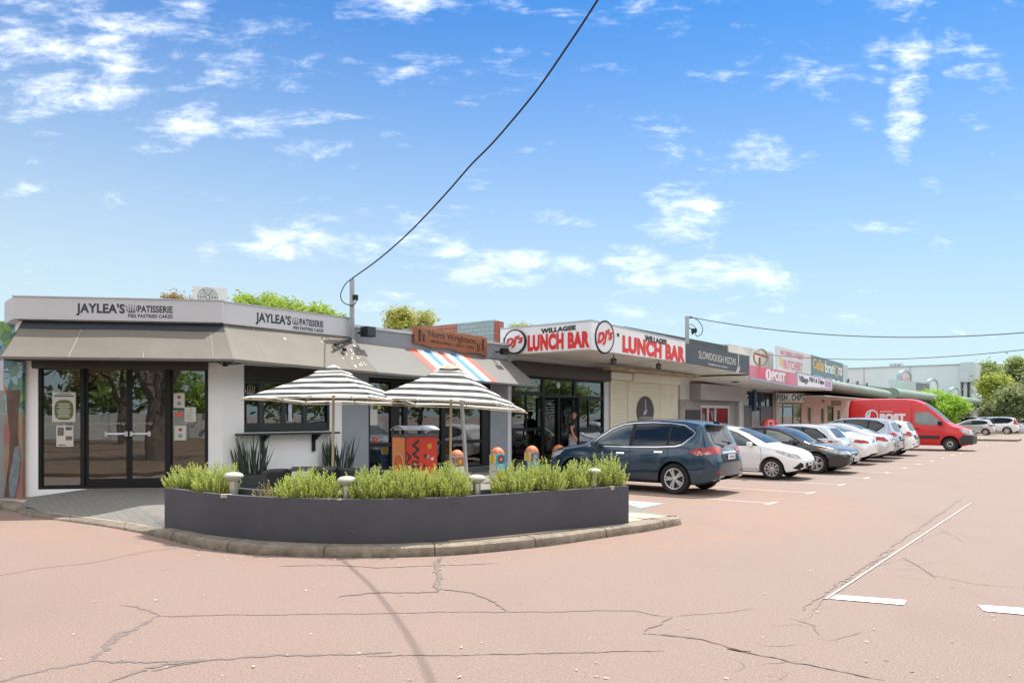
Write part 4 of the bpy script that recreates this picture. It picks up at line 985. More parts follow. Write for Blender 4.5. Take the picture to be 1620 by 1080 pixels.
# oval slate sign on the shutter
oc_s = S(1019.3); oz = Zs(1019, 650); M = Matrix.Translation(W(oc_s, T0-.04, oz)) @ Matrix.Rotation(TU, 4, 'Z'); t = thing('oval_sign', 'dark oval sign with a pale wheat emblem on the cream shutter', 'sign', M)
rx_ = (S(1032.5)-S(1005.8))/2; rz_ = Zs(1019, 626.5)-oz
SLATE = mat('slate_board', (.045, .043, .05), .5); PALEL = mat('pale_letter', (.55, .54, .53), .5)
mb = MB(M); mb.prism([(rx_*math.cos(k*math.pi/20), rz_*math.sin(k*math.pi/20)) for k in range(40)], -.02, .0, 'y'); mb.build('board', SLATE, t)
mb = MB(M); mb.tube([(rx_*.97*math.cos(k*math.pi/20), -.022, rz_*.97*math.sin(k*math.pi/20)) for k in range(41)], .012, 4, False); mb.build('rim', mat('rim_bronze', (.16, .12, .09), .5), t)
mb = MB(M); feather_logo(mb, -.02, rz_*.22, rz_*.95, -.02); mb.text('SLOWDOUGH', -rx_*.78, rx_*.78, -rz_*.55, -rz_*.36, -.02, .004, 0, .01); mb.build('emblem', PALEL, t)
se = S(1185.7, TC)
canopy(pz, sj, se, 3.63, 0, 3.52, 0)
band(pz, 'fascia', mat('slate_fascia_dark', (.038, .05, .062), .45, 0, .04, 1), sj+.003, se, 3.63, ZC(1084.3, 543), ZC(1185.7, 591), ZC(1185.7, 563))
quad_text('SLOWDOUGH PIZZAS', SC, ZC, [(1105, 566.5), (1164, 577.5), (1164, 567.5), (1105, 554.5)], PALEL, pz, y=TC, off=-.002)
quad_text('* SOURDOUGH LOVERS *', SC, ZC, [(1119, 577), (1152, 583), (1152, 580), (1119, 573.5)], PALEL, pz, y=TC, off=0)
mb = MB(ST); feather_logo(mb, SC(1168), ZC(1168, 576), .68, TC); mb.build('emblem', PALEL, pz)
mb = MB(ST); mb.box(sj-1.5, se-.06, T0-.9, T0-.6, 3.40, 3.50) ; mb.build('beam', mat('timber_beam', (.40, .30, .19), .8, 0, .3, 2), pz)
# flat roof and dark parapet behind
mb = MB(ST); pa, pb = 25.5, S(1159); mb.box(pa, pb, T0+.26, T0+.5, 3.6, Zs(1100, 537.5, T0+.3)); mb.build('parapet', mat('dark_parapet', (.055, .06, .065), .7, 0, .2, 2), pz)
mb = MB(ST); mb.box(s1+.25, 30, TC+.3, T0+10, 3.80, 3.86); mb.build('roof', mat('roof_sheet', (.4, .41, .42)), lb)
# ---------------- white pier + newsagent / post shop
po = shop('post_shop', 'weathered shop with grey shutter box and pink fascia board on its canopy', S(1073))
mb = MB(ST); p0_, p1_ = S(1072)+.01, S(1105); mb.box(p0_, p1_, T0-.12, T0+.25, Zs(1088, 632), 4.2); mb.build('pier', mat('old_white', (.62, .60, .57), .85, 0, .1, 1.5, dirt=.5), po)
mb = MB(ST); mb.box(p0_, p1_, T0-.13, T0+.25, 0, Zs(1088, 632)); mb.build('pier_base', mat('bare_render', (.36, .34, .33), .9, 0, .15, 3), po)
mb = MB(ST); mb.box(S(1080), S(1103), T0-.17, T0-.131, Zs(1090, 666), Zs(1090, 648)); mb.build('louvre_panel', mat('louvre_dark', (.05, .045, .045), .6), po)
n0, n1 = S(1105), S(1163)
mb = MB(ST); wall_holes(mb, n0, n1, 0, 4.1, [(S(1109), S(1155), .3, Zs(1130, 641))], T0, T0+.2); mb.build('wall', mat('taupe_wall', (.38, .345, .32), .85, 0, .1, 2), po)
mb = MB(ST); mb.box(S(1107, T0-.6), S(1180, T0-.6), T0-.65, T0-.005, Zs(1140, 633.5, T0-.6), Zs(1140, 609, T0-.6)); mb.build('shutter_box', mat('taupe_box', (.40, .365, .35), .8, 0, .06, 1.5), po)
mb = MB(ST); mb.box(S(1107), S(1160), T0-.06, T0-.005, Zs(1130, 641), Zs(1130, 635)); mb.build('roller_shutter', mat('grey_shutter', (.30, .30, .31), .6), po)
mb = MB(ST); frame_bars(mb, S(1109), S(1155), .3, Zs(1130, 641), T0+.02, T0+.1, .12, vs=(S(1121), S(1133)), hs=(.75,)); wf = mb.build('shop_window', WHITE, po)
mb = MB(ST); mb.box(S(1110), S(1154), T0+.06, T0+.066, .4, Zs(1130, 643)); mb.build('glass_pane', SHOPGLASS, wf)
mb = MB(ST); 
for k in range(14): q = S(1110)+rr.random()*(S(1150)-S(1110)); z = .6+rr.random()*1.6; mb.k = k % 4; mb.box(q, q+.4, T0+.3+.01*k, T0+.305+.01*k, z, z+.45)
mb.build('displays', [mat('disp_red', (.5, .05, .04), .6), mat('disp_orange', (.6, .25, .08), .6), mat('disp_white', (.6, .6, .58), .6), mat('disp_teal', (.08, .25, .28), .6)], po)
room(ST, n0+.1, n1-.1, T0+.3, T0+3, .2, 3.2, po)
mb = MB(ST); mb.box(S(1163), S(1169), T0-.2, T0+.2, 0, Zs(1166, 633)); mb.build('column', mat('pale_column', (.55, .55, .56), .7), po)
sf, sfi = S(1260, TC), S(1317, TC)
canopy(po, se, sf, 3.33, 0, 3.15, 0)
PINK = mat('faded_pink', (.55, .19, .25), .6, 0, .15, .9); 
band(po, 'fascia', PINK, se+.004, sf, 3.40, ZC(1186, 576.7), ZC(1260, 611), ZC(1260, 590.5))
band(po, 'fascia_edge', mat('blue_grey_edge', (.30, .33, .42), .6), se+.004, sf, 3.30, 3.40, ZC(1260, 613.5), ZC(1260, 611), TC-.02, .1)
band(po, 'red_patch', mat('bright_pink', (.60, .10, .16), .6, 0, .15, 2), S(1198, TC), S(1213, TC), ZC(1198, 600), ZC(1198, 580), ZC(1213, 603), ZC(1213, 583), TC-.004, .006)
quad_text('POST', SC, ZC, [(1221, 601.5), (1242, 605), (1242, 590.5), (1221, 586)], SIGNW, po, y=TC-.003, off=.05)
mb = MB(ST); cx, cz = SC(1215.7), ZC(1215.7, 593); r_ = .42
n = 24; mb.prism([(cx+r_*.9*math.cos(k*2*math.pi/n), cz+.26*math.sin(k*2*math.pi/n)) for k in range(n)], TC-.012, TC-.004, 'y'); mb.k = 1
mb.prism([(cx-.02+.09*math.cos(a), cz+.02+.18*math.sin(a)) for a in [k*math.pi/8 for k in range(16)]], TC-.016, TC-.012, 'y'); mb.build('emblem', [SIGNW, PINK], po)
mb = MB(ST); q = S(1174, TC+.9); mb.lathe([(.2, 0), (.22, -.05), (.12, -.11), (.02, -.13)], 16, Matrix.Translation((q, TC+1.2, 3.36))); mb.build('canopy_light', mat('bronze_lamp', (.14, .11, .09), .4), po, smooth=True)
# vacant shop with blue frames
va = shop('vacant_shop', 'vacant shop with dark blue frames and grey mesh panels between beige walls', S(1170))
mb = MB(ST); wall_holes(mb, S(1169)+.01, S(1231), 0, 4.1, [(S(1177), S(1223), .2, Zs(1200, 619))], T0, T0+.2); mb.build('wall', mat('beige_brick', (.52, .40, .35), .85, 0, .12, 2), va)
mb = MB(ST); zq = Zs(1200, 619); frame_bars(mb, S(1177), S(1223), .2, zq, T0+.02, T0+.12, .08, vs=[S(p) for p in (1187.5, 1190.5, 1202, 1204.5, 1213)], hs=(Zs(1200, 643),)); wf = mb.build('window_frame', mat('blue_frame', (.035, .085, .15), .5, 0, .2, 3), va)
mb = MB(ST); mb.box(S(1191), S(1194.5), T0-.1, T0, Zs(1190, 650), Zs(1190, 616)); mb.build('post', mat('blue_frame', (.035, .085, .15)), va)
mb = MB(ST); mb.box(S(1178), S(1222), T0+.06, T0+.066, Zs(1200, 643), zq); mb.build('glass_pane', CARGLASS, wf)
mb = MB(ST); mb.box(S(1178), S(1190), T0+.03, T0+.05, .25, Zs(1185, 641.5)); mb.box(S(1204.5), S(1222), T0+.03, T0+.05, .25, Zs(1213, 643.5)); mb.build('mesh_panel', mat('mesh_grey', (.16, .165, .17), .7, 0, .3, 25), va)
mb = MB(ST); mb.box(S(1191), S(1203), T0+.03, T0+.05, .25, Zs(1197, 649)); mb.build('door', mat('pale_door', (.45, .46, .47), .7), va)
mb = MB(ST); mb.box(S(1193), S(1201), T0+.02, T0+.03, .4, Zs(1197, 652)); mb.build('door_glass', CARGLASS, va)
mb = MB(ST); mb.box(S(1224), S(1229), T0-.15, T0, 0, 3.2); mb.build('column', mat('beige_column', (.60, .50, .44), .8), va)
# fish shop
fi = shop('fish_shop', 'pink rendered takeaway shop with green topped window and sign board', S(1231))
PKW = mat('pink_wall', (.62, .43, .39), .85, 0, .10, .8, dirt=.3)
f0, f1 = S(1231), S(1272)
mb = MB(ST); wall_holes(mb, f0+.01, f1, 0, 4.0, [(S(1232.5), S(1268.5), .2, Zs(1250, 637))], T0, T0+.2); mb.build('wall', PKW, fi)
mb = MB(ST); frame_bars(mb, S(1232.5), S(1268.5), .2, Zs(1250, 637), T0+.02, T0+.1, .1, vs=(S(1240), S(1256)), hs=(Zs(1250, 643),)); wf = mb.build('shop_window', mat('olive_frame', (.30, .30, .20), .6), fi)
mb = MB(ST); mb.box(S(1233), S(1268), T0+.06, T0+.066, .25, Zs(1250, 638)); mb.build('glass_pane', SHOPGLASS, wf)
mb = MB(ST); mb.box(S(1242), S(1254), T0+.3, T0+.33, .3, 2.3); mb.build('curtain', mat('curtain', (.40, .38, .34), .9, 0, .3, 9), fi)
room(ST, f0+.1, f1-.1, T0+.35, T0+3, .2, 3.0, fi)
mb = MB(ST); mb.box(S(1228, TC+1.4), S(1272, T0-.4), TC+1.98, TC+2.03, 2.7, 3.2) if False else None
# hanging FISH and CHIPS board across the walkway
hs0 = at(1228.5, 623, 41.0); hs1 = at(1273, 623, 41.0)
ang = R(0); M = Matrix.Translation((hs0.x, 41.0, H+(HY-635.3)/F*41)) @ Matrix.Rotation(R(3), 4, 'Z')
hb = thing('fish_and_chips_board', 'pale board with big hand painted dark capitals hanging under the canopy', 'sign', M)
wdt = hs1.x-hs0.x; hh = 13*41/F
mb = MB(M); mb.box(0, wdt, 0, .04, 0, hh); mb.build('board', mat('board_grey', (.84, .84, .86), .6, 0, .06, 2), hb)
mb = MB(M); mb.text('FISH', .03, wdt*.40, hh*.08, hh*.92, 0, .006, .05, .03); mb.text('AND', wdt*.42, wdt*.53, hh*.1, hh*.32, 0, .006, .05, .01); mb.text('CHIPS', wdt*.55, wdt*.99, hh*.1, hh*.94, 0, .006, .05, .03); mb.build('sign_lettering', LETTER, hb)
mb = MB(M); mb.tube([(.2, .02, hh), (.2, .02, hh+.4)], .015, 5); mb.tube([(wdt-.2, .02, hh), (wdt-.2, .02, hh+.4)], .015, 5); mb.build('hanger', BLACK, hb)
canopy(fi, sf, sfi, 3.18, 0, 3.15, 0)
band(fi, 'fascia', mat('blue_grey_edge', (.30, .33, .42)), sf+.004, sfi, ZC(1260, 612.5), ZC(1260, 587.5), ZC(1317, 616), ZC(1317, 600))
band(fi, 'name_board', SIGNW, SC(1262), SC(1315.5), ZC(1262, 610), ZC(1262, 590.5), ZC(1315.5, 614.2), ZC(1315.5, 602), TC-.01, .01)
quad_text('Village', SC, ZC, [(1263.5, 607), (1278, 608.5), (1278, 596.5), (1263.5, 593)], mat('letter_navy', (.05, .06, .10), .5), fi, y=TC-.011, off=.02)
quad_text('FISH & Chips', SC, ZC, [(1280, 605.5), (1303, 610), (1303, 601), (1280, 596)], mat('letter_navy', (.05, .06, .10)), fi, y=TC-.011, off=.02)
band(fi, 'notice_panel', mat('lilac_print', (.42, .30, .48), .6, 0, .3, 12), SC(1304.5), SC(1314.5), ZC(1304.5, 611.5), ZC(1304.5, 601.5), ZC(1314.5, 613), ZC(1314.5, 603.5), TC-.014, .004)
# pink wall and doors beyond
pk = shop('pink_shop', 'long pink and white shop with narrow windows under the green canopy', S(1272))
k0, k1 = S(1272), 75.0
holes = [(S(1277), S(1284), .9, Zs(1280, 641)), (S(1298), S(1304.5), .9, Zs(1301, 643)), (S(1309), S(1319), .2, Zs(1314, 642)), (S(1324), S(1330), .9, Zs(1327, 646))]
mb = MB(ST); wall_holes(mb, k0+.01, k1, 0, 4.0, holes, T0, T0+.2); mb.build('wall', PKW, pk)
for i, h_ in enumerate(holes):
    mb = MB(ST); frame_bars(mb, h_[0], h_[1], h_[2], h_[3], T0+.02, T0+.1, .12, hs=()); wf = mb.build('door' if i == 2 else 'window', mat('brown_door', (.08, .05, .035), .6) if i == 2 else mat('pale_frame', (.5, .45, .38), .6), pk)
    mb = MB(ST); mb.box(h_[0]+.1, h_[1]-.1, T0+.06, T0+.066, h_[2]+.1, h_[3]-.1); mb.build('glass_pane', CARGLASS, wf)
mb = MB(ST); mb.box(S(1315), S(1330), T0-.03, T0, Zs(1322, 641.5), Zs(1322, 629.5)); mb.build('name_board', mat('brown_board', (.20, .13, .06), .6, 0, .5, 12), pk)
mb = MB(ST); mb.box(S(1300), S(1304), T0-.02, T0, Zs(1302, 636), Zs(1302, 629.5)); mb.build('vent', mat('vent_brown', (.12, .07, .05), .7), pk)
# rounded green canopy roll
GREENM = mat('green_canopy', (.19, .25, .215), .55, 0, .12, .6)
def roll(parent, sa, sb, z0a, z0b, hgt, dep=.75, endcap=True, m=GREENM, tb_=None):
    prof = [(TC+.1, 0)]+[(TC+.1+dep*.5-dep*.62*math.sin(a)-.0, hgt*.5-hgt*.5*math.cos(a)) for a in [k*math.pi/10 for k in range(1, 11)]]+[(T0, hgt*1.0), (T0, hgt*.2), (TC+.1, .0)]
    rows = []
    xs_ = [(sa+(sb-sa)*k/16, 1.0) for k in range(17)]
    if endcap: xs_ += [(sb+.5*math.sin(q*math.pi/8), math.cos(q*math.pi/8)) for q in range(1, 4)]
    vs = []; 
    for x, sc in xs_:
        f = (x-sa)/(sb-sa); z0 = z0a+(z0b-z0a)*f
        for (t, z) in prof: vs.append((x, T0+(t-T0)*(1-(1-sc)*.25), z0+hgt*.5+(z-hgt*.5)*sc))
    n = len(prof); fs = [(i*n+j, (i+1)*n+j, (i+1)*n+j+1, i*n+j+1) for i in range(len(xs_)-1) for j in range(n-1)]
    fs += [tuple(range(n-1)), tuple(range((len(xs_)-1)*n, (len(xs_)-1)*n+n-1))]
    mb = MB(ST).add(vs, fs); return mb.build('canopy', m, parent, smooth=True)
sg_e = S(1411, TC)
roll(pk, sfi+.02, sg_e, ZC(1317, 617), ZC(1411, 631), .62)
for px, py in ((1338, 606), (1353, 609.5), (1368, 612)):
    q = S(px, TC+.4); zf = Zs(px, py, TC+.4); mb = MB(ST); mb.prism([(q-.55, zf-.45), (q+.15, zf-.45), (q+.65, zf+.28), (q+.35, zf+.28)], TC+.35, TC+.43, 'y'); mb.build('canopy_fin', BLACK, pk)
mb = MB(ST); mb.box(sfi, sg_e+.3, TC+.4, T0, 2.85, 2.9); mb.build('soffit', SOFF, pk)
gs = shop('green_canopy_shop', 'shop with pale green rounded canopy beyond the red van', 62)
roll(gs, 59, 76, 3.05, 3.05, .75); mb = MB(ST); mb.box(58.6, 76, T0+.02, T0+.3, 2.9, 4.2); mb.build('parapet', mat('green_parapet', (.20, .30, .26), .6), gs)
# parapets on the roof line behind the post and fish shops
mb = MB(ST); mb.box(S(1159)+.01, S(1229.5), T0+.2, T0+.45, 3.5, Zs(1195, 552, T0+.2)); mb.build('parapet', mat('stained_white', (.58, .57, .53), .85, 0, .12, 1.2, dirt=.6), po)
mb = MB(ST); mb.box(S(1229.5)+.01, k1, T0+.25, T0+.5, 3.5, 4.25); mb.build('parapet', mat('stained_white', (.58, .57, .53)), fi)
mb = MB(ST); mb.box(30.2, 75, T0+.5, T0+12, 3.7, 3.76); mb.build('roof', mat('roof_sheet', (.4, .41, .42)), pk)
mb = MB(ST); mb.box(30.2, sfi, TC+.3, T0+.2, 3.56, 3.6); mb.build('canopy_roof', mat('roof_sheet', (.4, .41, .42)), po)
# rooftop hoardings
TB = 13.6
def board(name, label, pa, ta_, ba, pb, tb2, bb_, m):
    M = Matrix.Translation(W(S(pa, TB), TB, 4.2)) @ Matrix.Rotation(TU, 4, 'Z'); t = thing(name, label, 'sign', M)
    a, c = S(pa, TB), S(pb, TB); z = lambda px, py: Zs(px, py, TB)
    mb = MB(ST); mb.add([(a, TB, z(pa, ba)), (c, TB, z(pb, bb_)), (c, TB, z(pb, tb2)), (a, TB, z(pa, ta_)), (a, TB+.15, z(pa, ba)), (c, TB+.15, z(pb, bb_)), (c, TB+.15, z(pb, tb2)), (a, TB+.15, z(pa, ta_))], [(0, 1, 2, 3), (4, 5, 6, 7), (0, 1, 5, 4), (1, 2, 6, 5), (2, 3, 7, 6), (3, 0, 4, 7)])
    mb.build('panel', m, t)
    mb = MB(ST)
    for f in (.12, .5, .88): mb.box(a+(c-a)*f-.05, a+(c-a)*f+.05, TB+.151, TB+.25, 3.6, z(pa, ta_)-.6)
    mb.build('support', mat('steel_grey', (.2, .22, .25), .6), t)
    return t
SB_ = lambda px: S(px, TB); ZB_ = lambda px, py: Zs(px, py, TB)
hb1 = board('rooftop_hoarding', 'pale faded hoarding with pink and gold lettering standing above the fish shop', 1230.5, 547, 590, 1283, 561.5, 593, mat('faded_board', (.52, .56, .60), .6, 0, .12, .7, c2=(.60, .58, .58)))
quad_text('ARCHIBALD STREET', SB_, ZB_, [(1234, 560), (1270.5, 569.5), (1270.5, 561.5), (1234, 553)], mat('faded_pink_letter', (.55, .22, .27), .6), hb1, y=TB, off=.02)
quad_text('THE', SB_, ZB_, [(1232.5, 578), (1240, 582), (1240, 569), (1232.5, 564)], mat('gold_letter', (.65, .42, .12), .6), hb1, y=TB, off=.03)
quad_text('BUTCHERY', SB_, ZB_, [(1240, 583), (1270, 588), (1270, 574), (1240, 568.5)], mat('faded_pink_letter', (.55, .22, .27)), hb1, y=TB, off=.03)
hb2 = board('rooftop_hoarding', 'blue green hoarding with gold and white name lettering, right of the faded one', 1283.3, 561, 591, 1333.5, 575, 602, mat('teal_board', (.13, .20, .24), .5, 0, .05, 1))
quad_text('Cellar', SB_, ZB_, [(1286, 582), (1305, 589), (1305, 570), (1286, 565.5)], mat('gold_letter', (.65, .42, .12)), hb2, y=TB, off=.02)
quad_text('brati', SB_, ZB_, [(1305.5, 589), (1320, 592), (1320, 576), (1305.5, 571)], SIGNW, hb2, y=TB, off=.02)
quad_text('O', SB_, ZB_, [(1320.5, 595), (1326, 596.5), (1326, 579), (1320.5, 577)], mat('gold_letter', (.65, .42, .12)), hb2, y=TB, off=.0)
quad_text('ns', SB_, ZB_, [(1326.5, 593), (1332, 595), (1332, 582), (1326.5, 580.5)], SIGNW, hb2, y=TB, off=.02)
hb3 = board('rooftop_box', 'plain pale plant enclosure at the right end of the rooftop hoardings', 1334, 576, 605, 1341.5, 578.5, 607, mat('pale_box', (.45, .50, .52), .6, 0, .05, 1))
# rusty wire ring on the pink fascia roof
rg = at(1204, 578.5, W(S(1204, 12.2), 12.2).y); M = Matrix.Translation((rg.x, rg.y, 3.6)) @ Matrix.Rotation(R(20), 4, 'Z')
wr = thing('wire_ring_frame', 'rusty ring shaped old sign frame standing on the canopy roof', 'sign frame', M)
rad = 13*rg.y/F; zz = H+(HY-565)/F*rg.y-3.6
mb = MB(M); mb.tube([(rad*math.cos(a), 0, zz+rad*math.sin(a)) for a in [k*math.pi/16 for k in range(33)]], .03, 5, False); mb.tube([(rad*math.cos(a)+.1, .2, zz+rad*math.sin(a)) for a in [k*math.pi/16 for k in range(33)]], .02, 5, False)
for k in range(8): a = k*math.pi/4+.2; mb.tube([(rad*math.cos(a), 0, zz+rad*math.sin(a)), (rad*math.cos(a)+.1, .2, zz+rad*math.sin(a))], .02, 4)
mb.build('ring', mat('rusty_grey', (.30, .24, .20), .8, 0, .4, 9), wr)
mb = MB(M); mb.tube([(0, .1, 0), (0, .1, zz)], .045, 6); mb.tube([(-.3, .1, zz+.2), (.5, .1, zz+.0)], .05, 6); mb.build('post', mat('rust', (.28, .10, .05), .85), wr)
# ---------------- large white building down the street
wb_ = thing('white_hall', 'large pale two storey building with blank side wall far down the street', 'building', Matrix.Translation(W(109, 14)) @ Matrix.Rotation(TU, 4, 'Z'))
WHL = mat('hall_white', (.62, .66, .68), .8, 0, .04, .2)
tl = 14.1; 
def tq(px, s): r = (px-810)/F; return s*(.6198-.7848*r)/(.7848+.6198*r)
def zq_(px, py, s): t = tq(px, s); return H+(HY-py)/F*(.7848*s+.6198*t)
sW = 109.0; ta1 = tq(1335, sW); tb1 = tq(1519.5, sW); ztop = zq_(1500, 577.5, sW)
mb = MB(ST); mb.box(sW, sW+40, tb1, ta1, 0, ztop); mb.build('wall', WHL, wb_)
mb = MB(ST); mb.box(sW-.12, sW+40, tb1-.1, ta1, ztop, ztop+.12); mb.build('coping', mat('hall_grey', (.36, .38, .40), .7), wb_)
mb = MB(ST)
for px in (1367, 1440): t_ = tq(px, sW); mb.box(sW-.04, sW, t_-.05, t_+.05, 0, ztop)
mb.build('wall_joint', mat('hall_grey', (.36, .38, .40)), wb_)
tt2 = tq(1540, sW); mb = MB(ST); mb.box(sW-.4, sW+30, tt2, tb1, zq_(1530, 604, sW), zq_(1530, 573, sW)); mb.build('corner_block', mat('hall_cool', (.50, .56, .59), .8), wb_)
mb = MB(ST); mb.box(sW+.2, sW+30, tt2+.4, tb1, 0, zq_(1530, 604, sW)); mb.build('corner_wall', WHL, wb_)
mb = MB(ST); mb.box(sW+.1, sW+.2, tq(1523.5, sW), tq(1521, sW), zq_(1522, 631, sW), zq_(1522, 604, sW)); mb.box(sW+.1, sW+.2, tq(1534, sW), tq(1530, sW), zq_(1532, 631, sW), zq_(1532, 604, sW)); mb.build('window_strip', CARGLASS, wb_)
mb = MB(ST); mb.box(sW-1, sW+30, tq(1565, sW), tq(1524, sW), zq_(1545, 636, sW), zq_(1545, 630, sW)); mb.build('canopy', mat('hall_cool', (.50, .56, .59)), wb_)
mb = MB(ID)
for k, (a, b_) in enumerate([((1534, 616), (1552, 629)), ((1536, 614), (1556, 630))]):
    pA = at(a[0], a[1], 96); pB = at(b_[0], b_[1], 92+k); mb.tube([pA, pB], .12, 5)
mb.build('canopy_tie', WHITE, wb_)
for i, (pa, pb, ty) in enumerate([(1409, 1414, 573), (1415.5, 1418, 574), (1422, 1427, 573.5)]):
    M = Matrix.Translation(W(sW+3, tq((pa+pb)/2, sW+3), ztop)); t = thing('air_conditioner', ['leftmost of three boxy vents on the roof of the white hall', 'narrow middle vent of three on the roof of the white hall', 'rightmost of three boxy vents on the roof of the white hall'][i], 'roof vent', M, 'vents on the white hall roof')
    Y_ = 92.0; w_ = (pb-pa)*Y_/F; mb = MB(M); mb.box(-w_/2, w_/2, -.4, .4, 0, (581-ty)*Y_/F); mb.box(-w_/2-.04, w_/2+.04, -.44, .44, (581-ty)*Y_/F, (581-ty)*Y_/F+.06); mb.build('casing', mat('vent_pale', (.5, .52, .53), .6), t)
# arched gables of the row in front of it
ag = thing('arched_shops', 'row of pale green shops with arched gables and skillion roofs before the white hall', 'building', Matrix.Translation(W(76, 14.3)) @ Matrix.Rotation(TU, 4, 'Z'))
mb = MB(ST); mb.box(76.1, 108.5, T0, T0+9, 0, 3.9); mb.build('wall', mat('arcade_wall', (.42, .40, .36), .8, 0, .2, .5), ag)
mb = MB(ST); mb.box(76, 108.9, T0-.1, T0+9.2, 3.9, 4.3); mb.build('roof', mat('green_parapet', (.20, .30, .26)), ag)
def arch(px, pybase, pytop, halfw, Y):
    c = at(px, pybase, Y); M = Matrix.Translation(c) @ Matrix.Rotation(R(16), 4, 'Z'); w_ = halfw*Y/F; h_ = (pybase-pytop)*Y/F
    st_ = h_-w_*.95 if h_ > w_ else 0
    out = [(-w_, -.6)]+[(-w_*math.cos(a), st_+w_*.95*math.sin(a)) for a in [k*math.pi/16 for k in range(17)]]+[(w_, -.6)]
    mb = MB(M); mb.prism([(x*.8, z*.86) for x, z in out], 0, .4, 'y'); mb.build('gable', mat('gable_panel', (.62, .64, .66), .85), ag)
    mb = MB(M); vs = []; 
    for x, z in out: vs += [(x, -.10, z), (x*.84, -.10, z*.88), (x, .45, z), (x*.84, .02, z*.88)]
    fs = []
    for k in range(len(out)-1): a = 4*k; fs += [(a, a+4, a+5, a+1), (a, a+2, a+6, a+4), (a+1, a+5, a+7, a+3)]
    mb.add(vs, fs); mb.build('gable_rim', mat('gable_rim', (.36, .44, .46), .85), ag)
arch(1433, 612, 585, 11, 70); arch(1476.5, 618, 598.5, 9.5, 80); arch(1511, 628, 612, 8, 90)
mb = MB(ID); p = at(1433, 603, 69.6); mb.cbox(p.x, p.y, p.z, 13*70/F, .06, 12*70/F); mb.build('name_board', mat('rose_board', (.48, .32, .36), .6, 0, .3, 2), ag)
mb = MB(ID); a, b_ = at(1414, 598, 66), at(1449, 607, 71); mb.prism([(a.x, a.y), (b_.x, b_.y), (b_.x, b_.y+1), (a.x, a.y+1)], a.z-1.4, a.z-.1, 'z'); mb.build('side_parapet', mat('green_pale', (.42, .52, .52), .7), ag)
mb = MB(ID); a, b_ = at(1449, 606, 73), at(1470, 606, 77); mb.prism([(a.x, a.y), (b_.x, b_.y), (b_.x, b_.y+1), (a.x, a.y+1)], a.z-1.2, a.z+.1, 'z'); mb.build('side_parapet', mat('grey_dark_gable', (.16, .18, .19), .7), ag)
ff = thing('far_arcade', 'low brown roofed shops at the end of the row beside the gum trees', 'building', Matrix.Translation(W(112, 12)))
mb = MB(ST); t0_, t1_ = tq(1578, 118), tq(1522, 118); mb.box(118, 150, t0_, t1_, 0, zq_(1550, 646, 118)); mb.build('wall', mat('arcade_brown', (.26, .17, .12), .85, 0, .4, .5), ff)
mb = MB(ST); mb.box(116, 150, t0_-.6, t1_, zq_(1550, 646, 118), zq_(1550, 640, 118)); mb.build('roof', mat('brown_roof', (.14, .09, .06), .8), ff)
ra = S(1528, TC); 
roll(ff, S(1520, TC)*.0+88, 112, 3.0, 2.95, .9)
# ================================================================ planter island
PLM = mat('charcoal_render', (.060, .060, .074), .75, 0, .14, 1.4, .35, 45, dirt=.2)
pf = catmull([gp(260, 837, .085), gp(340, 848.5, .115)]+[gp(x, y, .13) for x, y in [(430, 855.5), (520, 859.5), (600, 860), (690, 856.5), (770, 850), (850, 842), (925, 834.5), (995, 827)]], 5)
PT = .708; th = .09; wd = .74
pln = thing('planter', 'curved charcoal rendered planter wall full of shrubs on the footpath corner', 'planter', Matrix.Translation(((pf[0]+pf[-1])/2).xy.to_3d()))
def ringwall(mb, path, d0, d1, z0, z1):
    a = offs(path, d0); b_ = offs(path, d1); n = len(path); vs = []
    for i in range(n): vs += [(a[i].x, a[i].y, z0), (a[i].x, a[i].y, z1), (b_[i].x, b_[i].y, z1), (b_[i].x, b_[i].y, z0)]
    fs = [(4*i+j, 4*i+4+j, 4*i+4+(j+1) % 4, 4*i+(j+1) % 4) for i in range(n-1) for j in range(4)]+[(0, 1, 2, 3), tuple(4*(n-1)+j for j in (3, 2, 1, 0))]
    mb.add(vs, fs)
mb = MB(); ringwall(mb, pf, 0, th, .03, PT); ringwall(mb, pf, wd-th, wd, .03, PT)
for i0, i1 in ((0, 1), (len(pf)-2, len(pf)-1)):
    p = pf[i0:i1+1]; d = (p[1]-p[0]).normalized()*.09; q = [p[0], p[0]+d] if i0 == 0 else [p[1]-d, p[1]]
    ringwall(mb, q, th-.001, wd-th+.001, .03, PT-.001)
mb.build('wall', PLM, pln, bevel=.008)
mb = MB(); ringwall(mb, pf, th+.001, wd-th-.001, .05, PT-.10); mb.build('soil', mat('soil', (.09, .065, .045), .95, 0, .4, 12, .5, 40), pln)
mb = MB(); rnd = random.Random(8)
for k in range(9):
    i = rnd.randrange(1, len(pf)-1); p = offs(pf, .0)[i]; r = .008+.022*rnd.random()**2; 
    mb.prism([(p.x+r*1.6*math.cos(a), PT-.006+0*r+r*.5*math.sin(a)) for a in [k2*math.pi/3 for k2 in range(6)]], p.y-.004, p.y+.03, 'y')
for (px, py, w_, h_) in ((357, 783, 10, 5), (967, 770, 5, 5)): 
    i = min(range(len(pf)), key=lambda i: abs(810+F*pf[i].x/pf[i].y-px)); p = pf[i]; mb.box(p.x-w_*p.y/F/1.2, p.x+w_*p.y/F/1.2, p.y-.008, p.y+.06, PT-h_*p.y/F, PT+.006)
mb.build('chips', mat('chip_cream', (.42, .36, .30), .9, 0, .2, 20), pln)
mb = MB(); rnd = random.Random(18)
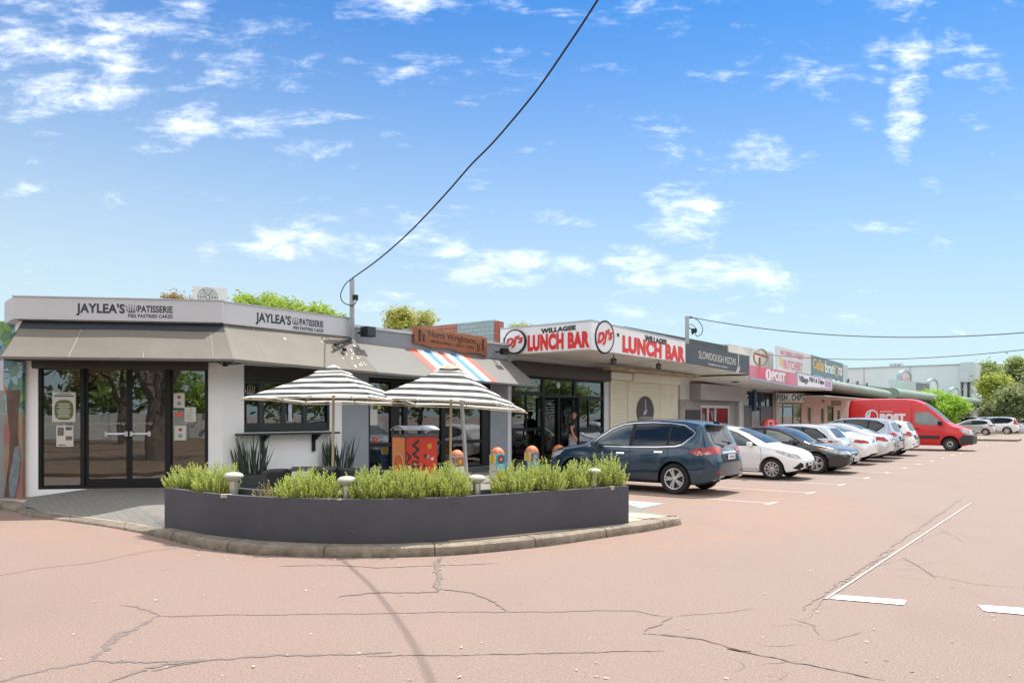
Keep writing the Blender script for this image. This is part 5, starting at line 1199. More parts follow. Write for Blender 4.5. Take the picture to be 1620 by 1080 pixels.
for k in range(16):
    i = rnd.randrange(2, len(pf)-3); p, q = pf[i], pf[i+1]; z = rnd.uniform(.2, .66); L = rnd.uniform(.03, .16); a = rnd.uniform(-.35, .35) if k % 3 else 1.5; dv = (q-p).normalized(); nv = Vector((dv.y, -dv.x, 0))*.0015; w2 = .0025
    u_ = dv*L*math.cos(a)+Vector((0, 0, L*math.sin(a))); t_ = dv*(-w2*math.sin(a))+Vector((0, 0, w2*math.cos(a))); s0_ = Vector((p.x, p.y, z))+nv*1.5
    mb.quad(s0_, s0_+t_, s0_+u_+t_*.2, s0_+u_)
mb.build('scuff_marks', mat('scuff', (.20, .18, .18), .9), pln)
# foliage helpers
def leafmat(name, c1, c2, c3=None, sc=3.0):
    m = bpy.data.materials.new(name); m.use_nodes = True; nt = m.node_tree; g = G(nt); b = nt.nodes['Principled BSDF']
    geo = g.n('ShaderNodeNewGeometry'); rnd = geo.outputs['Random Per Island']; oc = g.n('ShaderNodeTexCoord').outputs['Object']
    c = g.mix(g.mr(g.noise(oc, sc, 3), .35, .65), c1, c2)
    c = g.mix(g.m('MULTIPLY', rnd, .55), c, c3 or c2)
    g.l(c, b.inputs['Base Color']); b.inputs['Roughness'].default_value = .55; b.inputs['Specular IOR Level'].default_value = .3
    tr = g.n('ShaderNodeBsdfTranslucent'); g.l(c, tr.inputs[0]); mx = g.n('ShaderNodeMixShader'); mx.inputs[0].default_value = .42
    g.l(b.outputs[0], mx.inputs[1]); g.l(tr.outputs[0], mx.inputs[2]); g.l(mx.outputs[0], nt.nodes['Material Output'].inputs[0]); MATS[name] = m
    return m
ROSE = leafmat('rosemary_leaf', (.19, .27, .035), (.42, .49, .085), (.62, .66, .25), 6)
TWIG = mat('twig', (.11, .07, .045), .9, 0, .3, 9)
def shrub(name, label, c, rx, ry, h, n, seed, group=None, m=None, dens=44):
    rd = random.Random(seed); M = Matrix.Translation(c); t = thing(name, label, 'shrub', M, group)
    lf = MB(M); tw = MB(M)
    for k in range(n):
        a = rd.random()*2*math.pi; q = math.sqrt(rd.random()); bx, by = rx*.78*q*math.cos(a), ry*.8*q*math.sin(a)
        lean = Vector((bx/rx*.55+rd.uniform(-.22, .22), by/ry*.45+rd.uniform(-.2, .2), 1)).normalized()
        hh = h*math.sqrt(max(.12, 1-.8*q*q))*rd.uniform(.62, 1.10)
        p = Vector((bx, by, -.08)); pts = []
        segs = 6; d = lean.copy()
        for s_ in range(segs+1):
            pts.append(p.copy()); d = (d+Vector((rd.uniform(-.10, .10), rd.uniform(-.10, .10), .06))).normalized(); p += d*(hh+.08)/segs
        tw.tube(pts[:-1], [.005-.0006*i for i in range(segs)], 3, False)
        for j in range(dens):
            f = .06+.94*(j+rd.random())/dens; i = min(int(f*segs), segs-1); pp = pts[i].lerp(pts[i+1], f*segs-i); dd = (pts[i+1]-pts[i]).normalized()
            aa = rd.random()*6.28; side = dd.orthogonal().normalized(); side = Matrix.Rotation(aa, 3, dd) @ side
            L = rd.uniform(.036, .062)*(1.1-.35*f); out = (side*.8+dd*(.45+.8*f*f)).normalized(); wv_ = out.cross(dd).normalized()*.0072
            tipp = pp+out*L
            lf.add([pp, pp+out*L*.5+wv_, tipp, pp+out*L*.5-wv_], [(0, 1, 2, 3)])
    lf.build('foliage', m or ROSE, t); tw.build('stems', TWIG, t)
    return t
def plc(px, off_=.37):
    mid = offs(pf, off_); i = min(range(len(mid)), key=lambda i: abs(810+F*mid[i].x/mid[i].y-px)); return Vector((mid[i].x, mid[i].y, PT-.1))
GRP = 'rosemary bushes in the curved planter'
for i, (pa, pb, top, lbl, n_) in enumerate([(272, 330, 737, 'rosemary bush at the left end of the curved planter', 60), (318, 374, 734, 'rosemary bush just left of the first mushroom lamp in the planter', 60),
    (440, 538, 745, 'rounded rosemary bush between the left two mushroom lamps', 110), (560, 628, 742, 'rosemary bush below the orange end of the bin', 75), (612, 686, 739, 'rosemary bush in front of the red side of the bin', 80), (668, 738, 738, 'rosemary bush left of the wide third mushroom lamp', 75),
    (788, 850, 736, 'rosemary bush right of the third lamp before the mosaic bollards', 66), (832, 896, 731, 'rosemary bush in front of the dark blue car nose', 66), (884, 932, 730, 'rosemary bush touching the left of the rightmost planter lamp', 50), (926, 982, 723, 'tall rosemary bush at the right end of the planter', 62)]):
    c = plc((pa+pb)/2); w_ = (pb-pa)/2*c.y/F; h_ = H+(HY-top)/F*c.y-c.z
    shrub('rosemary_bush', lbl, c, w_*1.05, .34, h_*1.08, int(n_*3.2), 20+i, GRP)
c = plc(420, .5); shrub('seedling_bush', 'small sparse yellowing shrub between two larger planter bushes', c, .13, .12, .24, 26, 55, m=leafmat('yellow_leaf', (.25, .24, .07), (.36, .30, .12), (.42, .33, .2)), dens=14)
# mushroom lamps
FROST = mat('frosted_dome', (.50, .52, .42), .25, 0, .06, 6, coat=.6)
for px, top, wpx, lbl in ((372, 746, 30, 'mushroom garden lamp nearest the left end of the planter'), (545.5, 752.5, 31, 'mushroom garden lamp between the second and third bush groups, below the striped umbrella pole'), (761, 750, 29, 'squat mushroom garden lamp in the open gap of the planter'), (937, 740, 22, 'small mushroom garden lamp at the right end of the planter')):
    c = plc(px, .20 if px > 900 else .30); M = Matrix.Translation(c); t = thing('garden_lamp', lbl, 'lamp', M, 'mushroom lamps in the planter')
    Rr = wpx/2*c.y/F; ht = H+(HY-top)/F*c.y-c.z
    mb = MB(M); rp_ = Rr*.44; mb.lathe([(rp_, -.02), (rp_, ht-Rr*.95), (rp_*1.15, ht-Rr*.9)], 20); mb.build('post', mat('brushed_steel', (.55, .55, .54), .3, .9, .1, 20), t, smooth=True)
    mb = MB(M); pr = [(rp_*1.1, ht-Rr*.98), (Rr*.72, ht-Rr*.78), (Rr*.97, ht-Rr*.52), (Rr, ht-Rr*.42), (Rr*.94, ht-Rr*.26), (Rr*.7, ht-Rr*.1), (Rr*.35, ht-Rr*.02), (.002, ht)]
    mb.lathe(pr, 28); mb.build('dome', FROST, t, smooth=True, ang=80)
    mb = MB(M); mb.lathe([(Rr*.93, ht-Rr*.58), (Rr*1.02, ht-Rr*.46), (Rr*1.0, ht-Rr*.38)], 28, close=False); mb.build('rim', mat('rim_grey', (.45, .46, .42), .4), t, smooth=True)
# ================================================================ cafe area
def potplant(px, Y, w_, h_, label, seed, z0=.2):
    x = (px-810)/F*Y; M = Matrix.Translation((x, Y, z0)); t = thing('snake_plant', label, 'plant', M, 'snake plants against the white wall'); rd = random.Random(seed)
    mb = MB(M)
    for k in range(46):
        bx, by = rd.uniform(-w_, w_)*.7, rd.uniform(-.12, .12); hh = h_*rd.uniform(.5, 1.0)*(1-.25*abs(bx/w_)); lean = Vector((bx/w_*.35+rd.uniform(-.18, .18), rd.uniform(-.2, .2), 1)); p = Vector((bx, by, .33)); a = rd.random()*3.14; wv_ = Vector((math.cos(a), math.sin(a), 0))*rd.uniform(.018, .03)
        vs = []
        for q in range(5):
            f = q/4; c = p+lean*hh*f+Vector((math.sin(f*3+k)*.02, 0, 0)); ww = wv_*(1-.1*f-(.9*max(0, f-.6)/.4)); vs += [c-ww, c+Vector((0, .006, 0)), c+ww]
        mb.add(vs, [(3*q+j, 3*q+j+1, 3*q+j+4, 3*q+j+3) for q in range(4) for j in range(2)])
    mb.build('leaves', mat('snake_leaf', (.022, .045, .03), .4, 0, .4, 6, c2=(.05, .085, .055)), t)
    mb = MB(M); mb.box(-w_*1.05, w_*1.05, -.18, .18, 0, .36); mb.build('trough', mat('trough_dark', (.035, .037, .042), .6), t, bevel=.015)
pY = lambda px: W(S(px, T0-.28), T0-.28).y
potplant(396, pY(396), .42, 1.0, 'left snake plant in a dark trough below the servery window', 2, .2)
potplant(534, pY(534), .45, 1.0, 'right snake plant in a dark trough against the white wall behind the umbrella pole', 3, .2)
def chair(px, Y, rz, label):
    M = FRm((px-810)/F*Y, Y, rz, .16) @ Matrix.Diagonal((.76, .76, .92, 1)); t = thing('cafe_chair', label, 'chair', M, 'charcoal chairs at the cafe table'); CH = mat('charcoal_plastic', (.03, .03, .034), .45, 0, .1, 5)
    mb = MB(M); n = 14; vs = []
    for j in range(6):
        z = .45+j*.075; 
        for k in range(n+1):
            a = math.pi*(-.08+1.16*k/n); r = .24+.015*j; drop = .16*(abs(k/n-.5)*2)**3*(j/5); vs.append((r*math.cos(a), r*.95*math.sin(a), z-drop))
    mb.add(vs, [(j*(n+1)+k, j*(n+1)+k+1, (j+1)*(n+1)+k+1, (j+1)*(n+1)+k) for j in range(5) for k in range(n)]); b_ = mb.build('backrest', CH, t, smooth=True)
    sm = b_.modifiers.new('solid', 'SOLIDIFY'); sm.thickness = .02
    mb = MB(M); mb.box(-.23, .23, -.24, .2, .41, .45); mb.build('seat', CH, t, bevel=.015)
    for sx in (-1, 1):
        for sy in (-1, 1): mb = MB(M); mb.tube([(sx*.18, sy*.17, .42), (sx*.22, sy*.22, 0)], .014, 6); mb.build('leg', CH, t)
chair(438, 12.4, R(205), 'charcoal cafe chair left of the small table behind the planter')
chair(547, 12.7, R(165), 'black cafe chair right of the small table below the umbrella')
M = FRm((496-810)/F*12.3, 12.3, .2, .2); t = thing('cafe_table', 'low dark square cafe table between two charcoal chairs', 'table', M)
mb = MB(M); mb.box(-.36, .36, -.36, .36, .70, .73); mb.build('table_top', mat('table_dark', (.04, .04, .045), .4), t, bevel=.006)
mb = MB(M); mb.tube([(0, 0, .0), (0, 0, .7)], .035, 8); mb.build('pedestal', BLACK, t); mb = MB(M); mb.box(-.25, .25, -.03, .03, .0, .03); mb.box(-.03, .03, -.25, .25, .031, .05); mb.build('base', BLACK, t)
# umbrellas
STRIPE = {}
CNV = bpy.data.materials.new('striped_canvas'); CNV.use_nodes = True; nt = CNV.node_tree; g = G(nt); b = nt.nodes['Principled BSDF']
uvn = g.n('ShaderNodeUVMap'); uvn.uv_map = 'UVMap'; sp_ = g.n('ShaderNodeSeparateXYZ'); g.l(uvn.outputs[0], sp_.inputs[0])
fr = g.m('FRACT', g.m('MULTIPLY', sp_.outputs[1], 5.3)); c = g.mix(g.m('GREATER_THAN', fr, .50), (.76, .76, .74), (.035, .036, .038)); oc = g.n('ShaderNodeTexCoord').outputs['Object']
c = g.mix(g.mr(g.noise(oc, 5, 5), .45, .8, 0, .25), c, (.4, .38, .34)); g.l(c, b.inputs['Base Color']); b.inputs['Roughness'].default_value = .85
tr = g.n('ShaderNodeBsdfTranslucent'); g.l(c, tr.inputs[0]); mx = g.n('ShaderNodeMixShader'); mx.inputs[0].default_value = .3; g.l(b.outputs[0], mx.inputs[1]); g.l(tr.outputs[0], mx.inputs[2]); g.l(mx.outputs[0], nt.nodes['Material Output'].inputs[0])
BEAM = mat('beech_pole', (.48, .38, .24), .5, 0, .08, 5)
def umbrella(label, ap, corners, foot, cap_tilt=0, badge=False):
    M = Matrix.Translation(foot); t = thing('umbrella', label, 'umbrella', M, 'striped cafe umbrellas behind the planter')
    Mi = M.inverted(); A = Vector(ap); C = [Vector(c) for c in corners]
    me = bpy.data.meshes.new('canopy'); vs = []; fs = []; uvs = []
    def panel(P0, P1, A, f0=0.0, f1=1.0, n=12, m=12, scal=.05, lift=0):
        base = len(vs)
        for j in range(m+1):
            f = f0+(f1-f0)*j/m
            for i in range(n+1):
                q = i/n; e_ = P0.lerp(P1, q); p = A.lerp(e_, f); p.z += -.02*math.sin(math.pi*f)+lift
                p.z += .02*math.sin(math.pi*q)*f*math.sin(9*f+q*7)*.5
                mid = (P0+P1)/2; p += (A-mid).normalized()*.05*math.sin(math.pi*q)*f*f
                vs.append(Mi @ p); uvs.append((q, f))
        for j in range(m):
            for i in range(n): a = base+j*(n+1)+i; fs.append((a, a+1, a+n+2, a+n+1))
    for i in range(4): panel(C[i], C[(i+1) % 4], A, .17, 1.0)
    capA = A+Vector((0, 0, .0))
    for i in range(4): panel(C[i], C[(i+1) % 4], capA, .0, .23, 8, 4, lift=.03)
    me.from_pydata([tuple(p) for p in vs], [], fs); uvl = me.uv_layers.new(name='UVMap')
    for lp in me.loops: uvl.data[lp.index].uv = uvs[lp.vertex_index]
    me.materials.append(CNV); fix_sharp(me, 40); o = bpy.data.objects.new('canopy', me); col.objects.link(o); o.parent = t; WM[o.name] = M
    mb = MB(ID); mb.tube([foot, A+Vector((0, 0, .02))], .024, 10); mb.build('pole', BEAM, t)
    mb = MB(ID); hub = A+(Vector(foot)-A).normalized()*.32; mb.tube([hub+Vector((0, 0, .04)), hub-Vector((0, 0, .04))], .05, 10); mb.build('hub', BEAM, t)
    for i in range(4):
        mb = MB(ID); e_ = C[i]-Vector((0, 0, .03)); mb.tube([A-Vector((0, 0, .06)), A.lerp(e_, .5)-Vector((0, 0, .06)), e_+(e_-A).normalized()*.04], .012, 5); mb.tube([hub, A.lerp(e_, .55)-Vector((0, 0, .07))], .010, 5); mb.build('rib', BEAM, t)
        mb = MB(ID); e2 = C[(i+1) % 4]-Vector((0, 0, .03)); mid = (e_+e2)/2+((A-(C[i]+C[(i+1) % 4])/2).normalized()*.05); mb.tube([e_, mid, e2], .008, 4); mb.tube([A-Vector((0, 0, .06)), A.lerp(mid, .5)-Vector((0, 0, .06)), mid-Vector((0, 0, .02))], .010, 5); mb.build('hem', BEAM, t)
    if badge:
        P0, P1 = C[0], C[1]; mid = (P0+P1)/2; fr_ = (A-mid).normalized(); sd_ = (P1-P0).normalized(); cc = A.lerp(mid, .17); nr = sd_.cross(fr_).normalized(); nr = nr if nr.y < 0 else -nr
        mb = MB(ID); pts = [cc+sd_*(.20*math.cos(a))+fr_*(.075*math.sin(a)+.02)+nr*.022+Vector((0, 0, .035)) for a in [k*math.pi/10 for k in range(20)]]; mb.quad(*pts); mb.build('vent_opening', mat('tan_lining', (.42, .34, .23), .8, 0, .3, 12), t)
    return t
zA = H+(HY-578)/F*13.2
def P3(px, py, Y): return at(px, py, Y)
umbrella('left black and white striped cafe umbrella by the servery window', P3(528, 579, 13.2), [P3(383, 629, 12.5), P3(588, 627, 11.8), P3(656, 640, 14.0), P3(480, 637, 14.6)], Vector(((526-810)/F*13.2, 13.2, .2)))
umbrella('right black and white striped cafe umbrella with open vent, by the mosaic bollards', P3(714, 577, 14.0), [P3(583, 629, 13.0), P3(786, 637, 12.6), P3(832, 650, 15.0), P3(652, 640, 15.3)], Vector(((712-810)/F*14, 14.0, .2)), badge=True)
# leaning white pole
M = Matrix.Translation((at(741, 771, 17.0).x, 17.0, .15)); t = thing('leaning_post', 'slanting pale metal post leaning up under the right umbrella', 'post', M)
mb = MB(ID); a, b_ = Vector((at(740, 700, 16.4).x, 16.4, .16)), at(730, 632, 14.6); mb.tube([a, b_], .04, 4); mb.build('shaft', mat('pale_lilac_metal', (.50, .50, .55), .5), t)
mb = MB(ID); mb.box(a.x-.12, a.x+.12, a.y-.12, a.y+.12, .14, .165); mb.build('foot_plate', mat('pale_lilac_metal', (.5, .5, .55)), t)
# litter bin enclosure
bx = at(641.5, 700, 14.6); z0 = .18
BM = FRm(bx.x, bx.y, R(37), z0); t = thing('litter_bin', 'orange and red litter bin enclosure with curved grey roof behind the planter bushes', 'bin', BM)
# local: corner edge at (0,0); right face along +x, left face along +y direction reversed
wR, wL = .72, .53; ztop = H+(HY-691)/F*14.6-z0
mb = MB(BM); mb.box(0, wR, 0, wL, .05, ztop); mb.build('body', mat('bin_grey', (.10, .10, .11), .6), t)
BR_ = mat('bin_red', (.72, .045, .02), .4, 0, .05, 3); mb = MB(BM); mb.box(.01, wR-.01, -.012, -.001, .06, ztop-.01); mb.build('red_panel', BR_, t)
mb = MB(BM); mb.box(-.012, -.001, .01, wL-.01, .06, ztop-.01); mb.build('orange_panel', mat('bin_orange', (.72, .24, .07), .45, 0, .12, 3), t)
LM = BM @ Matrix.Translation((-.013, wL, 0)) @ Matrix.Rotation(R(-90), 4, 'Z')   # x from far to near along the left face
mb = MB(LM); n = 30; mb.prism([(wL*.52+.21*math.cos(k*2*math.pi/n), .52+.32*math.sin(k*2*math.pi/n)) for k in range(n)], -.004, 0, 'y'); mb.build('painted_disc', mat('ember', (.50, .09, .012), .5, 0, .5, 6, c2=(.68, .16, .02)), t)
mb = MB(LM); mb.tube([(wL*.52+.23*math.cos(k*2*math.pi/n), -.004, .52+.34*math.sin(k*2*math.pi/n)) for k in range(n+1)], .008, 4, False); mb.build('painted_ring', mat('cream_line', (.7, .6, .45), .5), t)
mb = MB(BM)
for txt, xa, xb, za, zb in (('Willa', .13, .30, .30, ztop-.04), ('Alive', .0+.02, .12, .22, ztop-.28)):
    vs, fs = text_geo(txt, 0, .03); vs = [(p[1], -p[0], p[2]) for p in vs]; xs_ = [p[0] for p in vs]; ys_ = [p[1] for p in vs]
    mb.add([(xa+(p[0]-min(xs_))/(max(xs_)-min(xs_))*(xb-xa), -.012-(.003 if p[2] > 0 else 0), za+(p[1]-min(ys_))/(max(ys_)-min(ys_))*(zb-za)) for p in vs], fs)
mb.build('painted_lettering', LETTER, t)
def splat(mb, cx, cz, r, y, seed, n=7):
    rd = random.Random(seed); pts = []
    for k in range(2*n): a = math.pi*k/n; q = r*(1 if k % 2 == 0 else .45)*rd.uniform(.8, 1.15); pts.append((cx+q*math.cos(a), cz+q*math.sin(a)))
    mb.prism(pts, y-.003, y, 'y')
for cx, cz, r_, m_i, sd_ in ((.54, ztop-.19, .075, mat('hand_yellow', (.75, .45, .03), .5), 1), (.44, ztop-.38, .06, LETTER, 2), (.50, ztop-.40, .055, mat('hand_grey', (.35, .36, .42), .5), 3), (.42, ztop-.58, .055, LETTER, 4), (.60, ztop-.68, .08, mat('hand_yellow', (.75, .45, .03)), 5), (.60, ztop-.44, .05, WHITE, 6)):
    mb = MB(BM); splat(mb, cx, cz, r_, -.012-.0005*sd_, sd_); mb.build('painted_hand', m_i, t)
GUN = mat('gunmetal', (.12, .125, .135), .4, .5, .1, 8)
mb = MB(BM); mb.box(-.02, wR+.02, -.02, wL+.02, ztop+.001, ztop+.05)
for x in (-.015, wR-.02):
    for y in (-.015, wL-.02): mb.box(x, x+.035, y, y+.035, ztop+.05, ztop+.145)
mb.box(wR*.5, wR*.5+.02, -.01, .01, ztop+.05, ztop+.17)
mb.build('roof_frame', GUN, t)
mb = MB(BM); arc = [(y_, ztop+.145+.075*math.sin(math.pi*(y_+.03)/(wL+.06))) for y_ in [-.03+(wL+.06)*k/12 for k in range(13)]]
mb.prism(arc+[(y_, z-.02) for y_, z in reversed(arc)], -.04, wR+.04, 'x'); mb.build('roof', mat('roof_alu', (.42, .43, .44), .35, .6, .08, 4), t)
# mosaic bollards
TILES = [mat('tile_teal', (.02, .30, .33), .3, coat=.3), mat('tile_red', (.62, .04, .04), .3, coat=.3), mat('tile_blue', (.15, .42, .62), .3, coat=.3), mat('tile_yellow', (.78, .46, .02), .3, coat=.3), mat('tile_brown', (.33, .12, .07), .4), mat('tile_orange', (.65, .27, .04), .4), mat('tile_pale', (.62, .62, .52), .4), mat('tile_navy', (.03, .07, .22), .3)]
TERRA = mat('terracotta', (.55, .17, .07), .6, 0, .2, 9)
def bollard(px, Y, top, wpx, label, scheme, z0=.17, rz=.62):
    M = FRm((px-810)/F*Y, Y, rz, z0); t = thing('mosaic_bollard', label, 'bollard', M, 'mosaic bollards along the footpath')
    h = H+(HY-top)/F*Y-z0; w_ = wpx*Y/F/2/1.30
    hb = h*.80
    mb = MB(M); mb.box(-w_, w_, -w_, w_, 0, hb); mb.build('core', mat('grout', (.40, .38, .34), .9), t, bevel=.02)
    rows = [(.02, .06, 0), (.08, .40, 1), (.42, .66, 2), (.68, .985, 3)]
    for fi_, (fy, Mf) in enumerate(((0, M), (1, M @ Matrix.Rotation(R(-90), 4, 'Z')))):
        for r0, r1, ri in rows:
            mb = MB(Mf); mb.box(-w_*.92, w_*.92, -w_-.010, -w_-.001, hb*r0, hb*r1); mb.build('tile', TILES[scheme[fi_][ri]], t)
        cz = hb*.83; mb = MB(Mf); n = 16
        for q, rr_, mi_ in ((0, .7, scheme[fi_][4]), (1, .42, scheme[fi_][5]), (2, .16, 3)):
            mb = MB(Mf); mb.prism([(w_*rr_*math.cos(k*2*math.pi/n), cz+w_*rr_*math.sin(k*2*math.pi/n)) for k in range(n)], -w_-.014-.004*q, -w_-.010-.004*q, 'y'); mb.build('tile', TILES[mi_], t)
    mb = MB(M); pr = [(w_*1.15, hb*1.0), (w_*1.2, hb+.03), (w_*1.05, hb+(h-hb)*.45), (w_*.7, hb+(h-hb)*.8), (w_*.3, hb+(h-hb)*.97), (.005, h)]; n = 24
    mb.lathe(pr, n); 
    for i, p in enumerate(mb.v):
        a = math.atan2(p.y, p.x); f = 1+.06*math.cos(8*a); mb.v[i] = Vector((p.x*f, p.y*f, p.z))
    mb.build('cap', TERRA, t, smooth=True, ang=60)
    mb = MB(M); mb.lathe([(w_*1.22, hb-.01), (w_*1.22, hb+.03)], 24); mb.build('collar', mat('grout', (.4, .38, .34)), t)
G2 = [[(7, 1, 6, 0, 1, 6), (4, 6, 6, 4, 4, 5)][::-1], [(2, 5, 2, 0, 7, 6), (6, 6, 6, 3, 3, 3)], [(2, 3, 2, 1, 0, 6), (7, 7, 7, 6, 3, 3)], [(2, 2, 7, 0, 1, 3), (1, 3, 6, 1, 3, 3)]]
bollard(723, 17.4, 711, 24, 'mosaic bollard seen between the umbrella pole and the slanting post', [(4, 5, 6, 4, 4, 5), (0, 6, 6, 0, 1, 6)])
bollard(787, 18.2, 707, 23.5, 'tall teal and yellow mosaic bollard right of the slanting post', [(0, 5, 2, 0, 7, 1), (6, 6, 6, 6, 3, 3)])
bollard(841.5, 19.4, 704.5, 22, 'red and blue mosaic bollard behind the bushes at the lunch bar', [(2, 3, 2, 1, 0, 2), (7, 7, 7, 6, 3, 3)])
bollard(884, 21.4, 703, 20, 'mosaic bollard half hidden behind the dark blue car nose', [(2, 2, 7, 0, 1, 3), (1, 3, 6, 1, 3, 3)])
# ================================================================ poles and wires
STEEL = mat('galvanised', (.30, .32, .34), .45, .5, .1, 6)
def curve3(a, b_, sag, n=40):
    return [Vector(a).lerp(Vector(b_), k/n)-Vector((0, 0, sag*4*(k/n)*(1-k/n))) for k in range(n+1)]
py_ = W(S(555.5, T0-.2), T0-.2).y; base = at(557, 536, py_); M = Matrix.Translation((base.x, base.y, base.z))
pl = thing('power_pole', 'slim grey steel service pole on the bakery fascia holding the long overhead wire', 'pole', M)
top = at(555, 441, py_); mb = MB(ID); mb.box(-.05, .05, -.05, .05, 0, top.z-base.z, Matrix.Translation(base)); mb.build('shaft', STEEL, pl, bevel=.008)
mb = MB(ID); q = at(563, 471, py_); mb.cbox(q.x, q.y-.05, q.z, .12, .1, .12); mb.tube([at(557, 470, py_), q], .02, 5); mb.build('insulator', BLACK, pl)
mb = MB(ID); mb.tube(catmull([at(555, 442, py_-.05), at(546, 450, py_-.1), at(539, 466, py_-.1), at(543, 478, py_-.1), at(556, 483, py_-.1), at(563, 478, py_-.1), at(565, 470, py_-.1)], 5), .012, 5); mb.build('loop_cable', BLACK, pl)
mb = MB(ID); mb.tube([at(555, 536, py_-.05), at(530, 545, py_-.9)], .035, 6); mb.tube(catmull([at(520, 536, py_-.2), at(522, 546, py_-.6), at(529, 551, py_-.8), at(528, 577, py_-.9)], 5), .012, 5); mb.tube(catmull([at(526, 536, py_-.2), at(540, 546, py_-.6), at(545, 553, py_-.7)], 4), .012, 5); mb.cbox(*at(545, 553, py_-.7), .09, .09, .07); mb.build('bracket', BLACK, pl)
far = at(945, 0, 9.6); far = far+(far-at(556, 441, py_))*.55
def wire(label, a, b_, sag, r, m=RUBBER):
    t = MB(ID); t.tube(curve3(a, b_, sag), r, 5); o = t.build('overhead_wire', m); tag(o, label, 'wire', 'overhead service wires')
def wire_path():
    A = at(556, 441, py_).xy; B = Vector((.1144*9.6, 9.6)); dAB = B-A; out = []
    for px, py in ((556, 441), (590, 417), (620, 392.5), (650, 365), (680, 334), (712, 299), (745, 261), (775, 231), (805, 197), (850, 142), (900, 70), (945, 1), (1000, -92), (1060, -205), (1130, -350)):
        r = (px-810)/F; q = (A.x-r*A.y)/(-(dAB.x-r*dAB.y)); P = A+dAB*q; out.append(Vector((P.x, P.y, H+(HY-py)/F*P.y)))
    return catmull(out, 4)
_mb = MB(ID); _mb.tube(wire_path(), .015, 6); _o = _mb.build('overhead_wire', RUBBER, smooth=True); tag(_o, 'long black overhead wire rising from the bakery pole to the top of the sky', 'wire', 'overhead service wires')
False and wire('long black overhead wire rising from the bakery pole to the top of the sky', at(556, 441, py_), far, .95, .016)
p2y = W(S(1087, TC+.2), TC+.2).y; base = at(1087, 571, p2y); M = Matrix.Translation(base); pl = thing('power_pole', 'grey service pole at the joint of the red lettered fascia and the slate fascia', 'pole', M); top = at(1086.5, 500, p2y)
mb = MB(ID); mb.box(-.06, .06, -.06, .06, 0, top.z-base.z, Matrix.Translation(base)); mb.build('shaft', STEEL, pl, bevel=.008)
mb = MB(ID); q = at(1098, 523, p2y); mb.cbox(q.x, q.y, q.z, .17, .15, .14); mb.prism([(-.07, -.15), (.09, .0), (-.08, 0)], -.04, .04, 'y', Matrix.Translation(q)); mb.tube([at(1088, 517, p2y), q], .02, 5); mb.build('insulator', BLACK, pl)
mb = MB(ID); mb.tube(catmull([at(1090, 501.5, p2y), at(1102, 505, p2y), at(1111, 517, p2y), at(1110, 527, p2y), at(1103, 532, p2y), at(1099, 526, p2y)], 5), .014, 5); mb.tube(catmull([at(1088, 513, p2y), at(1096, 514, p2y), at(1102, 521, p2y)], 4), .012, 5); mb.tube([at(1088, 502, p2y), at(1095, 502, p2y)], .035, 6); mb.build('loop_cable', BLACK, pl)
wire('overhead wire running right from the slate fascia pole', at(1094, 502, p2y), at(1760, 511, 22), .55, .017, mat('wire_grey', (.09, .10, .11), .7))
wire('lower thin overhead wire starting over the faded hoarding', at(1206, 560, 36), at(1800, 528, 24), .5, .015, mat('wire_grey', (.09, .10, .11)))
# ================================================================ trees
BARK = mat('bark', (.16, .12, .09), .9, 0, .3, 4, .5, 12)
def tree(name, label, base, trunk_h, crown, r, n_clump, leaves, lm, seed, size=.12, group=None, tr=.22, limbs=6, flat=.8, holes=.0, clr=.5):
    """crown: list of (dx,dy,z,rx,rz) lobes"""
    rd = random.Random(seed); M = Matrix.Translation(base); t = thing(name, label, 'tree', M, group)
    tw = MB(M); c0 = Vector((0, 0, trunk_h))
    tw.tube([(0, 0, -.2), (rd.uniform(-.1, .1), 0, trunk_h*.5), (0, 0, trunk_h)], [tr*1.2, tr, tr*.8], 8)
    cen = []
    for (dx, dy, z, rx, rz) in crown:
        k = int(n_clump/len(crown))
        tgt = Vector((dx, dy, z)); mid = c0.lerp(tgt, .5)+Vector((rd.uniform(-.3, .3), 0, rd.uniform(-.2, .3))); tw.tube([c0-Vector((0, 0, .2)), mid, tgt], [tr*.7, tr*.4, tr*.15], 6)
        for _ in range(k):
            v_ = Vector((rd.gauss(0, 1), rd.gauss(0, 1), rd.gauss(0, 1))).normalized()*(rd.random()**.36)
            p = tgt+Vector((v_.x*rx, v_.y*rx, v_.z*rz))
            if noise.noise(p*(.9/r)+Vector((seed, 0, 0))) < -.34+holes: continue
            cen.append(p)
            if rd.random() < .12: tw.tube([tgt, tgt.lerp(p, .55)+Vector((0, 0, rd.uniform(-.1, .2))), p], [tr*.14, tr*.08, tr*.03], 4)
    lf = MB(M)
    for p in cen:
        cr_ = r*clr*rd.uniform(.6, 1.25)
        for _ in range(leaves):
            o_ = Vector((rd.gauss(0, .5), rd.gauss(0, .5), rd.gauss(0, .42*flat)))*cr_; q = p+o_
            a = Vector((rd.gauss(0, 1), rd.gauss(0, 1), rd.gauss(0, .6))).normalized(); b_ = a.cross(Vector((rd.gauss(0, 1), rd.gauss(0, 1), rd.gauss(0, 1)))).normalized(); L = size*rd.uniform(.6, 1.3)
            lf.add([q-a*L, q+b_*L*.38, q+a*L, q-b_*L*.38], [(0, 1, 2, 3)])
    tw.build('trunk', BARK, t, smooth=True); lf.build('crown', lm, t)
    return t
L_LIME = leafmat('lime_leaf', (0.160, 0.272, 0.040), (0.320, 0.448, 0.064), (0.512, 0.608, 0.128), 1.0); L_GUM = leafmat('gum_leaf', (0.133, 0.190, 0.057), (0.266, 0.342, 0.114), (0.456, 0.513, 0.228), .5)
